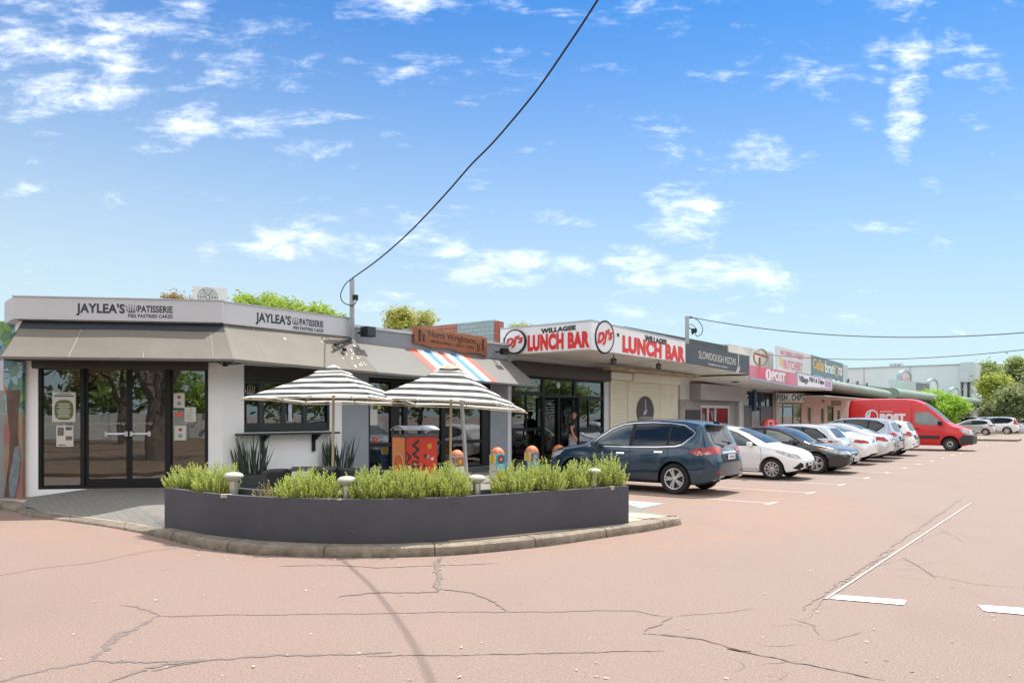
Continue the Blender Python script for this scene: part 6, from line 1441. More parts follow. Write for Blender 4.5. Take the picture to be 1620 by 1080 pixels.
L_OLIVE = leafmat('olive_leaf', (.15, .20, .08), (.27, .31, .13), (.42, .44, .22), .4); L_BROWN = leafmat('brown_leaf', (0.224, 0.140, 0.056), (0.336, 0.252, 0.098), (0.476, 0.364, 0.182), 1.0); L_BRIGHT = leafmat('bright_leaf', (0.169, 0.338, 0.026), (0.299, 0.520, 0.052), (0.494, 0.676, 0.130), .8)
def tr_at(px, Y): return Vector(((px-810)/F*Y, Y, 0))
def zz_(py, Y): return H+(HY-py)/F*Y
def lobes(Y, items, px0): return [((px-px0)/F*Y, dy, zz_(py, Y), rx*Y/F, rz*Y/F) for px, py, rx, rz, dy in items]
Y = 30; tree('roof_tree', 'bushy lime green tree rising behind the bakery roof left of the pole', tr_at(440, Y), 3, lobes(Y, [(380, 486, 26, 18, 0), (418, 482, 30, 19, 1), (450, 492, 30, 20, 0), (485, 497, 30, 16, 1), (505, 500, 18, 12, 0)], 440), 1.0, 460, 34, L_LIME, 3, .085, clr=.36)
Y = 34; tree('roof_tree', 'dry brown leaved tree tip behind the bakery fascia beside the air conditioner', tr_at(285, Y), 3, lobes(Y, [(272, 476, 18, 12, 0), (298, 472, 16, 14, 1), (318, 478, 12, 12, 1)], 285), .9, 110, 26, L_BROWN, 4, .08, holes=.15, clr=.4)
Y = 36; tree('roof_tree', 'small round green tree top just right of the power pole', tr_at(534, Y), 3.5, lobes(Y, [(534, 502, 9, 8, 0)], 534), .8, 50, 30, L_LIME, 6, .085, clr=.4)
Y = 38; tree('roof_tree', 'yellow green tree above the barber fascia left of the wooden sign', tr_at(648, Y), 3.5, lobes(Y, [(632, 503, 20, 13, 0), (660, 505, 24, 15, 1), (645, 518, 36, 10, 0)], 648), 1.0, 200, 30, L_GUM if False else leafmat('yellow_green_leaf', (0.240, 0.272, 0.048), (0.400, 0.416, 0.080), (0.544, 0.512, 0.160), 1.2), 5, .09, holes=.1, clr=.4)
Y = 45; tree('roof_tree', 'tiny tree tip showing above the round sign of the canopy face', tr_at(822, Y), 4, lobes(Y, [(822, 520, 16, 6, 0)], 822), .9, 40, 26, MATS['yellow_green_leaf'], 9, .09, clr=.4)
Y = 66; tree('street_tree', 'bright green low spreading tree beyond the red van', tr_at(1490, Y), 1.6, lobes(Y, [(1468, 640, 26, 20, 0), (1490, 631, 30, 14, 1), (1510, 644, 18, 16, 0), (1488, 655, 26, 18, 0), (1450, 634, 16, 8, 0)], 1490), 1.1, 420, 40, L_BRIGHT, 11, .13, clr=.5)
gum = [(1562, 100, [(1556, 596, 17, 22, 0), (1572, 590, 14, 16, 1), (1560, 622, 18, 20, 1)], L_GUM, 'tall loose gum tree beside the corner block of the white hall'),
 (1580, 92, [(1572, 612, 20, 22, 0), (1588, 620, 18, 24, 1), (1575, 640, 22, 14, 0)], leafmat('weep_leaf', (0.216, 0.288, 0.045), (0.378, 0.450, 0.072), (0.522, 0.558, 0.144), .4), 'drooping yellow green gum in the middle of the right hand clump'),
 (1608, 105, [(1605, 584, 15, 16, 0), (1622, 590, 22, 24, 0), (1600, 604, 12, 14, 1)], L_GUM, 'tall gum tree at the right edge of the photo'),
 (1600, 80, [(1600, 630, 14, 14, 0), (1612, 645, 22, 16, 0), (1590, 650, 18, 14, 1)], L_OLIVE, 'pale olive tree in front of the gums, lower right'),
 (1650, 84, [(1635, 625, 22, 20, 0), (1660, 600, 30, 40, 0)], L_OLIVE, 'olive gum tree cut by the right edge of the photo'),
 (1545, 118, [(1545, 630, 16, 22, 0), (1552, 640, 16, 14, 0)], L_LIME, 'bushy tree behind the canopy of the white hall')]
for i, (px, Y, it, lm, lb_) in enumerate(gum): tree('gum_tree', lb_, tr_at(px, Y), 2.6, lobes(Y, it, px), 1.9, 300, 30, lm, 30+i, .24, 'gum trees at the far end of the street', tr=.3, clr=.5)
# far bush as one mass
rd = random.Random(77); mb = MB(ID)
for k in range(17000):
    px = rd.uniform(1500, 2100); Y = rd.uniform(125, 150); py = 668-rd.random()**.7*(38+14*math.sin(px*.05)+8*math.sin(px*.13)); q = at(px, py, Y)
    a = Vector((rd.gauss(0, 1), rd.gauss(0, 1), rd.gauss(0, 1))).normalized(); b_ = a.orthogonal().normalized(); L = rd.uniform(.2, .55); mb.add([q-a*L, q+b_*L*.5, q+a*L, q-b_*L*.5], [(0, 1, 2, 3)])
o = mb.build('distant_bushland', L_OLIVE); tag(o, kind='stuff')
# opposite side of the street, seen in the glass
for i, (x, y, h_, lm, lb_) in enumerate([(-9.4, 1.0, 7.5, L_GUM, 'forked street tree opposite the bakery, mirrored in its doors'), (-13.5, -15, 6.5, L_BROWN, 'broad tree across the road left of the forked one'), (-3.0, -17, 7, L_LIME, 'leafy tree across the road right of the forked one'), (6, -18, 7, L_GUM, 'tree across the road facing the lunch bar')]):
    t = tree('verge_tree', lb_, Vector((x, y, 0)), 2.4, [(-1.6, 0, h_*.72, 1.7, 1.2), (1.5, .4, h_*.8, 1.8, 1.3), (0, 0, h_, 1.9, 1.1)], 1.3, 200, 22, lm, 60+i, .14, 'trees across the road', tr=.42 if i == 0 else .26, clr=.5)
rdv = random.Random(91)
for i in range(9):
    x = -34+i*6.5+rdv.uniform(-1, 1); lbq = ['first', 'second', 'third', 'fourth', 'fifth', 'sixth', 'seventh', 'eighth', 'ninth'][i]
    tree('back_tree', 'dense tree in the row behind the fence across the road, %s from the left' % lbq, Vector((x, -28+rdv.uniform(-1, 1), 0)), 2.0, [(-1.8, 0, 3.6, 2.4, 2.0), (1.8, 0, 4.2+rdv.random(), 2.4, 2.0)], 1.7, 110, 20, [L_GUM, L_LIME, L_OLIVE][i % 3], 200+i, .32, 'trees behind the fence across the road', tr=.25, clr=.6)
src = t0 = None
for i in range(10):
    s_ = 2+i*7.2; P = W(s_, -17-(i % 3)*1.5); lbq = ['nearest', 'second', 'third', 'fourth', 'fifth', 'sixth', 'seventh', 'eighth', 'ninth', 'farthest'][i]
    lb_ = '%s tree of the row across the main street, mirrored in the barber windows' % lbq
    if src is None: src = t0 = tree('avenue_tree', lb_, P, 2.2, [(-1.7, 0, 3.4, 2.2, 1.6), (1.7, .5, 4.0, 2.3, 1.7), (0, -.4, 5.2, 2.0, 1.4)], 1.7, 190, 20, L_GUM, 301, .28, 'trees across the main street', tr=.26, clr=.55)
    else:
        k_ = copy_tree(src, None, Matrix.Translation(P) @ Matrix.Rotation(i*1.3, 4, 'Z')); k_['label'] = lb_
fn = thing('panel_fence', 'pale panel fence across the road, mirrored in the shop glass', 'fence', Matrix.Translation((-5, -25, 0)))
mb = MB(ID)
for k in range(34): mb.box(-40+k*2.4, -40+k*2.4+2.36, -25.05, -25, .1, 1.9)
mb.build('panels', mat('fence_cream', (.50, .48, .44), .8, 0, .08, .4), fn)
mb = MB(ID)
for k in range(35): mb.box(-40.04+k*2.4-.03, -40.04+k*2.4+.05, -25.1, -24.95, 0, 1.95)
mb.build('posts', mat('fence_post', (.35, .34, .32), .8), fn)
# ================================================================ person
def skin_mesh(name, pts, edges, M, mt, parent=None, sub=2, root=0):
    me = bpy.data.meshes.new(name); me.from_pydata([p[:3] for p in pts], edges, []); o = bpy.data.objects.new(name, me); col.objects.link(o)
    md = o.modifiers.new('s', 'SKIN'); md.use_smooth_shade = True
    for v_, p in zip(me.skin_vertices[0].data, pts): v_.radius = (p[3], p[4] if len(p) > 4 else p[3]); v_.use_root = False
    me.skin_vertices[0].data[root].use_root = True
    sb = o.modifiers.new('u', 'SUBSURF'); sb.levels = sub; sb.render_levels = sub
    me2 = bpy.data.meshes.new_from_object(o.evaluated_get(bpy.context.evaluated_depsgraph_get())); bpy.data.objects.remove(o); bpy.data.meshes.remove(me)
    me2.materials.clear(); me2.materials.append(mt); o = bpy.data.objects.new(name, me2); col.objects.link(o)
    for p in me2.polygons: p.use_smooth = True
    if parent is not None: o.parent = parent; WM[o.name] = WM[parent.name]
    return o
SKIN = mat('skin', (.42, .22, .15), .55, 0, .06, 8)
Yp = 24.3; base = Vector(((905.5-810)/F*Yp, Yp, .18)); PM = FRm(base.x, base.y, R(-18), .18)   # faces local +x
man = thing('person', 'man in black t-shirt, grey trousers and sunglasses walking past the lunch bar door', 'person', PM)
# x forward, y left, z up
pts = [(0, 0, .93, .13, .15), (.0, 0, 1.08, .115, .14), (.01, 0, 1.25, .12, .165), (.015, 0, 1.40, .10, .15), (.02, 0, 1.47, .055), (.045, 0, 1.54, .052), (.06, 0, 1.60, .075, .07), (.055, 0, 1.68, .09, .075), (.05, 0, 1.735, .06, .055),
 (.01, .175, 1.40, .058), (-.05, .23, 1.14, .043), (.05, .22, .90, .033), (.075, .215, .86, .03),
 (.01, -.175, 1.40, .058), (.03, -.235, 1.14, .043), (.13, -.22, .90, .033), (.155, -.215, .86, .03),
 (.0, .09, .88, .088), (.08, .09, .50, .058), (.02, .09, .10, .040), (.12, .10, .04, .036), (.0, -.09, .88, .088), (-.05, -.09, .50, .058), (-.18, -.09, .12, .040), (-.08, -.10, .04, .036)]
ed = [(0, 1), (1, 2), (2, 3), (3, 4), (4, 5), (5, 6), (6, 7), (7, 8), (3, 9), (9, 10), (10, 11), (11, 12), (3, 13), (13, 14), (14, 15), (15, 16), (0, 17), (17, 18), (18, 19), (19, 20), (0, 21), (21, 22), (22, 23), (23, 24)]
# fingers: four and a thumb on each hand
def hand(i, sx):
    b_ = pts[i]; 
    for k, (oy, L) in enumerate(((-.028, .075), (-.010, .085), (.010, .08), (.028, .065))):
        n = len(pts); pts.append((b_[0]+oy*1.0+.0, b_[1], b_[2]-.035, .010)); pts.append((b_[0]+oy+.012, b_[1]-sx*.006, b_[2]-.035-L*.55, .009)); pts.append((b_[0]+oy+.005, b_[1]-sx*.022, b_[2]-.035-L, .008)); ed.extend([(i, n), (n, n+1), (n+1, n+2)])
    n = len(pts); pts.append((b_[0]+.035, b_[1]-sx*.01, b_[2]+.005, .011)); pts.append((b_[0]+.058, b_[1]-sx*.02, b_[2]-.04, .009)); ed.extend([(i, n), (n, n+1)])
hand(12, 1); hand(16, -1)
skin_mesh('body', pts, ed, PM, SKIN, man)
sh = [(0, 0, .92, .15, .17), (.0, 0, 1.08, .135, .16), (.01, 0, 1.25, .138, .18), (.015, 0, 1.41, .115, .165), (.02, 0, 1.475, .062), (.01, .17, 1.395, .098), (-.02, .215, 1.24, .074), (.01, -.17, 1.395, .098), (.02, -.215, 1.24, .074), (.01, .09, 1.42, .10), (.01, -.09, 1.42, .10)]
skin_mesh('t_shirt', sh, [(0, 1), (1, 2), (2, 3), (3, 4), (3, 9), (9, 5), (5, 6), (3, 10), (10, 7), (7, 8)], PM, mat('black_cotton', (.012, .012, .013), .9, 0, .2, 8), man)
tr_ = [(0, 0, .97, .13, .155), (0, 0, .90, .14, .16), (.0, .095, .80, .105), (.08, .09, .50, .075), (.02, .09, .10, .06), (.0, -.095, .80, .105), (-.05, -.09, .50, .075), (-.18, -.09, .13, .06)]
skin_mesh('trousers', tr_, [(0, 1), (1, 2), (2, 3), (3, 4), (1, 5), (5, 6), (6, 7)], PM, mat('grey_trousers', (.34, .34, .36), .85, 0, .12, 12), man)
hr = [(.025, 0, 1.66, .085, .08), (.03, 0, 1.72, .095, .082), (.055, 0, 1.765, .06, .055), (-.02, 0, 1.68, .06)]
skin_mesh('hair', hr, [(0, 1), (1, 2), (0, 3)], PM, mat('dark_hair', (.015, .011, .009), .6), man)
mb = MB(PM); mb.box(.125, .15, -.062, -.008, 1.655, 1.69); mb.box(.125, .15, .008, .062, 1.655, 1.69); mb.box(.13, .148, -.01, .01, 1.678, 1.688); mb.box(.0, .13, .068, .074, 1.678, 1.688); mb.box(.0, .13, -.074, -.068, 1.678, 1.688); mb.build('sunglasses', BLACK, man, bevel=.003)
mb = MB(PM); mb.prism([(.135, 1.665), (.172, 1.618), (.135, 1.610)], -.014, .014, 'y'); mb.build('nose', SKIN, man, bevel=.004)
mb = MB(PM); mb.box(.125, .143, -.024, .024, 1.583, 1.592); mb.build('mouth', mat('lips', (.28, .10, .08), .6), man)
for sy in (-1, 1): mb = MB(PM); mb.lathe([(.012, 0), (.03, .006), (.026, .014), (.008, .018)], 10, Matrix.Translation((.045, sy*.076, 1.645)) @ Matrix.Rotation(R(-90*sy), 4, 'X')); mb.build('ear', SKIN, man, smooth=True)
for y_, x_ in ((.09, .06), (-.09, -.13)):
    mb = MB(PM); mb.box(x_-.10, x_+.17, y_-.05, y_+.05, 0, .035); mb.box(x_-.08, x_+.12, y_-.045, y_+.045, .035, .09); mb.build('shoe', BLACK, man, bevel=.02)
# ================================================================ cars
FRONTGLASS = mat('front_side_glass', (.045, .065, .058), .03, 0, .5, 2.5, coat=1, spec=1)
def interp(pts, x):
    if x <= pts[0][0]: return pts[0][1]
    for (a, b_), (c, d) in zip(pts, pts[1:]):
        if x <= c: 
            t = (x-a)/(c-a) if c > a else 0; return b_+(d-b_)*t
    return pts[-1][1]
def smooth_i(pts, x, h=.05): return (interp(pts, x-h)+interp(pts, x-h/2)*2+interp(pts, x)*2+interp(pts, x+h/2)*2+interp(pts, x+h))/8
def paint(name, c, flake=.0, rough=.3, metal=.0):
    m = mat(name, c, rough, metal, .03, 30, coat=1.0); return m
def make_wheel(M, r, w_, parent, spokes=10, style='alloy', side=1, rimcol=None):
    """axis along local y, outer face towards side*y"""
    Mw = M @ Matrix.Rotation(R(-90*side), 4, 'X')       # local z -> outward
    ri = r*.66
    mb = MB(Mw); mb.lathe([(ri, -w_*.5), (r*.93, -w_*.5), (r*.99, -w_*.38), (r, -w_*.2), (r, w_*.2), (r*.99, w_*.38), (r*.93, w_*.5), (ri*1.06, w_*.48), (ri, w_*.40), (ri, -w_*.5)], 36, close=False); wh = mb.build('wheel', RUBBER, parent, smooth=True, ang=50)
    mb = MB(Mw); mb.lathe([(ri, w_*.44), (ri*.96, w_*.40), (ri*.92, w_*.12), (.002, w_*.08)], 32, close=False); mb.build('rim_well', mat('rim_dark', (.06, .06, .065), .5, .3), wh, smooth=True)
    rc = rimcol or ALLOY
    mb = MB(Mw); mb.lathe([(ri*1.02, w_*.40), (ri*1.03, w_*.48), (ri*.93, w_*.46), (ri*.90, w_*.34)], 36, close=False)
    if style == 'steel':
        mb.lathe([(ri*.92, w_*.30), (ri*.7, w_*.2), (ri*.45, w_*.28), (ri*.42, w_*.42), (.002, w_*.44)], 28, close=False)
    else:
        for k in range(spokes):
            a = 2*math.pi*k/spokes; 
            if style == 'pair': a = 2*math.pi*(k//2)/(spokes/2)+(.15 if k % 2 else -.15)
            c, s_ = math.cos(a), math.sin(a); wi, wo = ri*.10, ri*.085 if style == 'pair' else ri*.12
            def q(rad, off, z): return (rad*c-off*s_, rad*s_+off*c, z)
            mb.add([q(ri*.12, -wi, w_*.42), q(ri*.12, wi, w_*.42), q(ri*.93, wo, w_*.44), q(ri*.93, -wo, w_*.44), q(ri*.12, -wi, w_*.25), q(ri*.12, wi, w_*.25), q(ri*.93, wo, w_*.30), q(ri*.93, -wo, w_*.30)], [(0, 1, 2, 3), (0, 4, 5, 1), (1, 5, 6, 2), (2, 6, 7, 3), (3, 7, 4, 0)])
        mb.lathe([(ri*.22, w_*.28), (ri*.21, w_*.44), (ri*.1, w_*.47), (.002, w_*.47)], 16, close=False)
    mb.build('rim', rc, wh, smooth=True, ang=30)
    if style == 'steel':
        mb = MB(Mw); mb.lathe([(ri*.42, w_*.45), (ri*.50, w_*.47), (ri*.58, w_*.45), (ri*.50, w_*.43)], 28, close=False); mb.build('hub_ring', ALLOY, wh, smooth=True)
    return wh
def car(name, label, cat, M, sp, group='cars in the angle parking row'):
    t = thing(name, label, cat, M, group); L, Wd, wb, fo, r = sp['L'], sp['W'], sp['wb'], sp['fo'], sp['r']; sill = sp.get('sill', .24); k_ = sp.get('k', .34)
    ax = (fo, fo+wb); ra = r+sp.get('gap', .055); PT_ = sp['paint']
    top, belt = sp['top'], sp['belt']; nose = sp.get('nose', .62); tail = sp.get('tail', .5)
    def wid(d):
        f = max(0, 1-d/nose); b_ = max(0, 1-(L-d)/tail); return Wd/2*(1-sp.get('nr', .26)*f**2.4-sp.get('trr', .16)*b_**2.4)
    def z0(d):
        z = sill+.10*max(0, 1-d/.5)**1.5*sp.get('lift', 1)+.14*max(0, 1-(L-d)/.55)**1.3*sp.get('lift', 1)
        for a in ax:
            if abs(d-a) < ra: z = max(z, r+math.sqrt(ra*ra-(d-a)**2))
        return z
    ds = sorted(set([0, .015, .04, .08, .13, L, L-.015, L-.04, L-.08, L-.13]+[k*.05 for k in range(4, int(L/.05)-3)]+[a+s_*ra*q for a in ax for s_ in (-1, 1) for q in (.9999, .97, .9, .8)]))
    rows = []
    endr = sp.get('endr', .10)
    for d in ds:
        w_ = wid(d); zt = smooth_i(top, d, .06); zb = min(smooth_i(belt, d, .08), zt-.03); zl = min(z0(d), zb-.05)
        e_ = 0
        q = min(d, L-d)
        if q < endr: e_ = (1-math.sqrt(max(0, 1-(1-q/endr)**2)))     # round the end in plan and height
        w2 = w_-.10*e_
        zl += .05*e_
        P = [(max(w2-.25, .2), zl+.0)]
        # flare over the wheels
        fl = 0
        for a in ax: fl = max(fl, .022*max(0, 1-abs(abs(d-a)-0)/(ra+.18))**.7 if abs(d-a) < ra+.18 else 0)
        for f in (0, .03, .10, .22, .36, .50, .64, .78, .90, 1.0):
            z = zl+(zb-zl)*f; gq = (z-sill)/(max(zb, .6)-sill); y = w2-.075*max(0, .50-gq)**1.6*2-.06*max(0, gq-.62)**1.4*2+fl*(1 if f < .35 else max(0, 1-(f-.35)/.4))
            y += .012*math.exp(-((gq-.74)/.07)**2)*sp.get('crease', 1)
            P.append((y, z))
        yb = P[-1][0]; hgt = zt-zb
        for f in (.15, .4, .65, .85, .95):
            z = zb+(hgt-min(.05, hgt*.4))*f; y = yb-k_*(z-zb)-(.03*(1-math.exp(-hgt*8)))*f**3; P.append((y, z))
        yr = P[-1][0]; crown = sp.get('crown', .03)*min(1, hgt/.3+.3)
        P.append((yr-.035, zt-min(.02, hgt*.25)))
        yr2 = yr-.035
        for f in (.85, .6, .3, 0): P.append((yr2*f, zt+crown*(1-f*f)-crown*.3))
        rows.append([(L/2-d, y, z) for y, z in P]+[(L/2-d, -y, z) for y, z in reversed(P[:-1])])
    n = len(rows[0]); vs = [p for r_ in rows for p in r_]
    fs = [(i*n+j, (i+1)*n+j, (i+1)*n+j+1, i*n+j+1) for i in range(len(rows)-1) for j in range(n-1)]
    fs += [tuple(range(n-1, -1, -1)), tuple(range((len(rows)-1)*n, len(rows)*n))]
    mb = MB(M).add(vs, fs); body = mb.build('body', PT_, t, smooth=True, ang=32)
    bvh = BVHTree.FromPolygons([Vector(p) for p in vs], fs)
    def decal(nm, poly, axis, m, off=.004, side=1, parent=None, step=.07, thick=0):
        bm = bmesh.new(); v_ = [bm.verts.new((p[0], p[1], 0)) for p in poly]; bm.faces.new(v_); bmesh.ops.triangulate(bm, faces=bm.faces[:])
        xs_ = [p[0] for p in poly]; ys_ = [p[1] for p in poly]
        for ax_i, lo, hi in ((0, min(xs_), max(xs_)), (1, min(ys_), max(ys_))):
            q = lo+step
            while q < hi-1e-4:
                bmesh.ops.bisect_plane(bm, geom=bm.verts[:]+bm.edges[:]+bm.faces[:], plane_co=(q, 0, 0) if ax_i == 0 else (0, q, 0), plane_no=(1, 0, 0) if ax_i == 0 else (0, 1, 0)); q += step
        bm.verts.index_update(); out = []; ok = []
        for vv in bm.verts:
            a, b_ = vv.co.x, vv.co.y
            if axis == 'side': o_, d_ = Vector((L/2-a, side*3, b_)), Vector((0, -side, 0))
            elif axis == 'rear': o_, d_ = Vector((-L, a, b_)), Vector((1, 0, 0))
            elif axis == 'front': o_, d_ = Vector((L, a, b_)), Vector((-1, 0, 0))
            else: o_, d_ = Vector((L/2-a, b_, 4)), Vector((0, 0, -1))
            h, nn_, _, _ = bvh.ray_cast(o_, d_)
            if h is None: out.append(Vector((0, 0, 0))); ok.append(False)
            else:
                if nn_.dot(d_) > 0: nn_ = -nn_
                out.append(h+nn_*off); ok.append(True)
        fs_ = [tuple(vv.index for vv in f.verts) for f in bm.faces if all(ok[vv.index] for vv in f.verts)]
        bm.free()
        if not fs_: return None
        mb = MB(M).add(out, fs_)
        o = mb.build(nm, m, parent or t, smooth=True); return o
    for side in (1, -1):
        for i, w_ in enumerate(sp['windows']):
            if sp.get('chrome'):
                c = (sum(p[0] for p in w_)/len(w_), sum(p[1] for p in w_)/len(w_)); 
            decal('side_window', w_, 'side', FRONTGLASS if i == 0 else CARGLASS, .008, side)
        if 'trim' in sp: decal('window_trim', sp['trim'], 'side', sp.get('trim_m', BLACK), .004, side)
        if 'trim_in' in sp: decal('window_pillar', sp['trim_in'], 'side', BLACK, .006, side)
        for seam in sp.get('seams', []):
            for (a, b_), (c, d_) in zip(seam, seam[1:]):
                dx, dz = c-a, d_-b_; l_ = math.hypot(dx, dz); nx, nz = -dz/l_*.0055, dx/l_*.0055
                decal('door_seam', [(a+nx, b_+nz), (a-nx, b_-nz), (c-nx, d_-nz), (c+nx, d_+nz)], 'side', BLACK, .002, side)
        for (hx, hz) in sp.get('handles', []):
            w__ = Wd/2
            mbh = decal('door_handle', [(hx-.11, hz-.018), (hx+.11, hz-.018), (hx+.11, hz+.02), (hx-.11, hz+.02)], 'side', sp.get('handle_m', PT_), .028, side)
        for key, nm, m_i in (('head', 'headlight', CLEARL), ('tails', 'taillight', REDL), ('amber', 'indicator', AMBER), ('tails2', 'taillight_inner', mat('smoked_lens', (.50, .42, .42), .15, .1, .3, 20, coat=.5))):
            if key in sp: decal(nm, sp[key], 'side', m_i, .007, side, step=.05)
        for key, nm, m_i, axn in (('head_f', 'headlight', CLEARL, 'front'), ('tail_r', 'taillight', REDL, 'rear'), ('fog_f', 'fog_lamp', BLACK, 'front')):
            if key in sp: decal(nm, [(side*p[0], p[1]) for p in sp[key]], axn, m_i, .007, step=.05)
        # mirror
        if 'mirror' in sp:
            mx_, mz = sp['mirror']; ym = wid(mx_)-.02; mb = MB(M @ Matrix.Translation((L/2-mx_, side*(ym+.13), mz))); s_m = sp.get('mirror_s', 1)
            mb.box(-.05*s_m, .07*s_m, -.10*s_m, .10*s_m, -.06*s_m, .07*s_m); mb.build('mirror', sp.get('mirror_m', PT_), t, bevel=.03)
            mb = MB(M); mb.box(L/2-mx_-.02, L/2-mx_+.03, side*(ym-.04), side*(ym+.08), mz-.05, mz-.03); mb.build('mirror_arm', BLACK, t)
    if 'lower' in sp:
        for side in (1, -1):
            for pl_ in sp['lower']: decal('lower_trim', pl_, 'side', sp.get('lower_m', BLACK), .006, side, step=.05)
    cw = sp.get('screen'); 
    if cw: decal('windscreen', cw, 'top', CARGLASS, .007, step=.09)
    rwn = sp.get('rear_glass')
    if rwn: decal('rear_window', rwn, 'rear', CARGLASS, .008, step=.07)
    rt = sp.get('rear_top')
    if rt: decal('rear_window', rt, 'top', CARGLASS, .008, step=.07)
    for nm, poly, ax_, m_i in sp.get('extra', []): decal(nm, poly, ax_, m_i, .009, step=.06)
    for d_, ax_ in (('plate_r', 'rear'), ('plate_f', 'front')):
        if d_ in sp:
            z = sp[d_]; h, *_ = bvh.ray_cast(Vector((-L if ax_ == 'rear' else L, 0, z)), Vector((1 if ax_ == 'rear' else -1, 0, 0)))
            sgn = -1 if ax_ == 'rear' else 1; x_ = h.x+sgn*.03; mb = MB(M); mb.box(x_-.006, x_+.006, -.20, .20, z-.055, z+.055); mb.build('number_plate', PLATE, t)
            mb = MB(M); q = x_+sgn*.0065
            for k in range(6): mb.box(q-.001*0-.0008, q+.0008, -.15+k*.05, -.12+k*.05, z-.03, z+.03)
            mb.build('plate_characters', mat('plate_navy', (.05, .07, .2), .5), t)
    # underbody and wheel housings
    mb = MB(M); mb.box(-L/2+.55, L/2-.40, -Wd/2+.28, Wd/2-.28, sill-.04, max(.62, r+ra+.02)); mb.build('underbody', RUBBER, t)
    for a in ax:
        for side in (1, -1):
            Mh = M @ Matrix.Translation((L/2-a, side*(wid(a)-.14+.015), r)); make_wheel(Mh, r, .21, t, sp.get('spokes', 10), sp.get('style', 'alloy'), side, sp.get('rimcol'))
    return t
def CM(s, t, nose_in=True, dz=0):
    """centre of the car in street coordinates"""
    return Matrix.Translation(W(s, t, dz)) @ Matrix.Rotation(TU+(R(90) if nose_in else R(-90)), 4, 'Z')
BLUEP = paint('blue_metallic', (.013, .042, .078), .2, .30, .45)
suv = dict(L=4.64, W=1.82, wb=2.705, fo=.93, r=.355, sill=.25, k=.36, paint=BLUEP, gap=.05, nr=.30, trr=.20,
  top=[(0, .66), (.04, .80), (.12, .90), (.4, .99), (.8, 1.05), (1.12, 1.10), (1.3, 1.17), (1.6, 1.36), (1.95, 1.55), (2.25, 1.645), (2.7, 1.69), (3.2, 1.70), (3.8, 1.67), (4.2, 1.61), (4.27, 1.57), (4.33, 1.40), (4.45, 1.16), (4.54, 1.04), (4.60, .92), (4.64, .70)],
  belt=[(0, .62), (.1, .76), (.5, .90), (1.2, 1.02), (2.5, 1.05), (3.6, 1.10), (4.2, 1.14), (4.45, 1.0), (4.64, .66)],
  windows=[[(1.52, 1.10), (1.62, 1.22), (1.95, 1.44), (2.22, 1.54), (2.48, 1.575), (2.46, 1.085)], [(2.56, 1.085), (2.58, 1.58), (3.0, 1.595), (3.46, 1.58), (3.44, 1.12), (3.2, 1.10)], [(3.50, 1.125), (3.52, 1.575), (3.80, 1.54), (4.04, 1.40), (4.02, 1.34), (3.80, 1.18), (3.66, 1.13)]],
  trim=[(1.30, 1.045), (1.40, 1.07), (1.58, 1.25), (1.93, 1.48), (2.22, 1.585), (2.5, 1.62), (3.0, 1.64), (3.5, 1.62), (3.84, 1.575), (4.12, 1.42), (4.10, 1.34), (3.84, 1.13), (3.68, 1.085), (3.2, 1.06), (2.46, 1.045)], trim_m=CHROME,
  trim_in=[(1.38, 1.06), (1.60, 1.24), (1.94, 1.465), (2.22, 1.568), (2.5, 1.603), (3.0, 1.622), (3.5, 1.604), (3.83, 1.56), (4.09, 1.415), (4.07, 1.345), (3.82, 1.15), (3.66, 1.105), (3.2, 1.08), (2.46, 1.062)],
  seams=[[(1.38, 1.04), (1.33, .8), (1.38, .45), (1.45, .32)], [(2.50, 1.04), (2.50, .6), (2.47, .32)], [(3.48, 1.08), (3.50, .9), (3.38, .75), (3.25, .55), (3.05, .36)], [(1.45, .33), (2.47, .32), (3.03, .35)]],
  handles=[(2.26, .90), (3.26, .95)], handle_m=CHROME, head=[(.06, .70), (.10, .84), (.35, .90), (.62, .94), (.50, .82), (.25, .72)],
  tails=[(3.98, .98), (4.22, 1.06), (4.48, 1.08), (4.60, 1.03), (4.58, .96), (4.50, .93), (4.2, .90)], tails2=None, mirror=(1.62, 1.10), mirror_m=BLUEP, spokes=10, style='pair',
  lower=[[(1.34, .25), (1.34, .30), (3.2, .30), (3.2, .25)]], screen=[(1.28, -.62), (1.28, .62), (2.0, .50), (2.2, .46), (2.2, -.46), (2.0, -.50)],
  rear_glass=[(-.56, 1.15), (-.48, 1.50), (.48, 1.50), (.56, 1.15), (0, 1.10)], plate_r=.86,
  extra=[('taillight', [(.42, .97), (.42, 1.06), (.80, 1.10), (.86, .98), (.7, .94)], 'rear', REDL), ('taillight', [(-.42, .97), (-.42, 1.06), (-.80, 1.10), (-.86, .98), (-.7, .94)], 'rear', REDL), ('chrome_bar', [(-.38, .94), (-.38, .98), (.38, .98), (.38, .94)], 'rear', CHROME), ('plate_recess', [(-.45, .74), (-.5, .92), (.5, .92), (.45, .74)], 'rear', BLACK),  ('bumper_trim', [(-.72, .36), (-.66, .46), (.66, .46), (.72, .36)], 'rear', mat('bumper_silver', (.35, .36, .38), .4, .5)), ('reflector', [(.55, .50), (.55, .54), (.75, .56), (.75, .52)], 'rear', REDL), ('reflector', [(-.55, .50), (-.55, .54), (-.75, .56), (-.75, .52)], 'rear', REDL)])
suv['tails2'] = [(4.08, .955), (4.25, 1.0), (4.42, .985), (4.54, .95), (4.42, .925), (4.22, .91)]
so = car('suv', 'dark blue sport utility vehicle with chrome window trim nearest the planter', 'car', CM(16.5, 8.95), suv)
SMt = CM(16.5, 8.95)
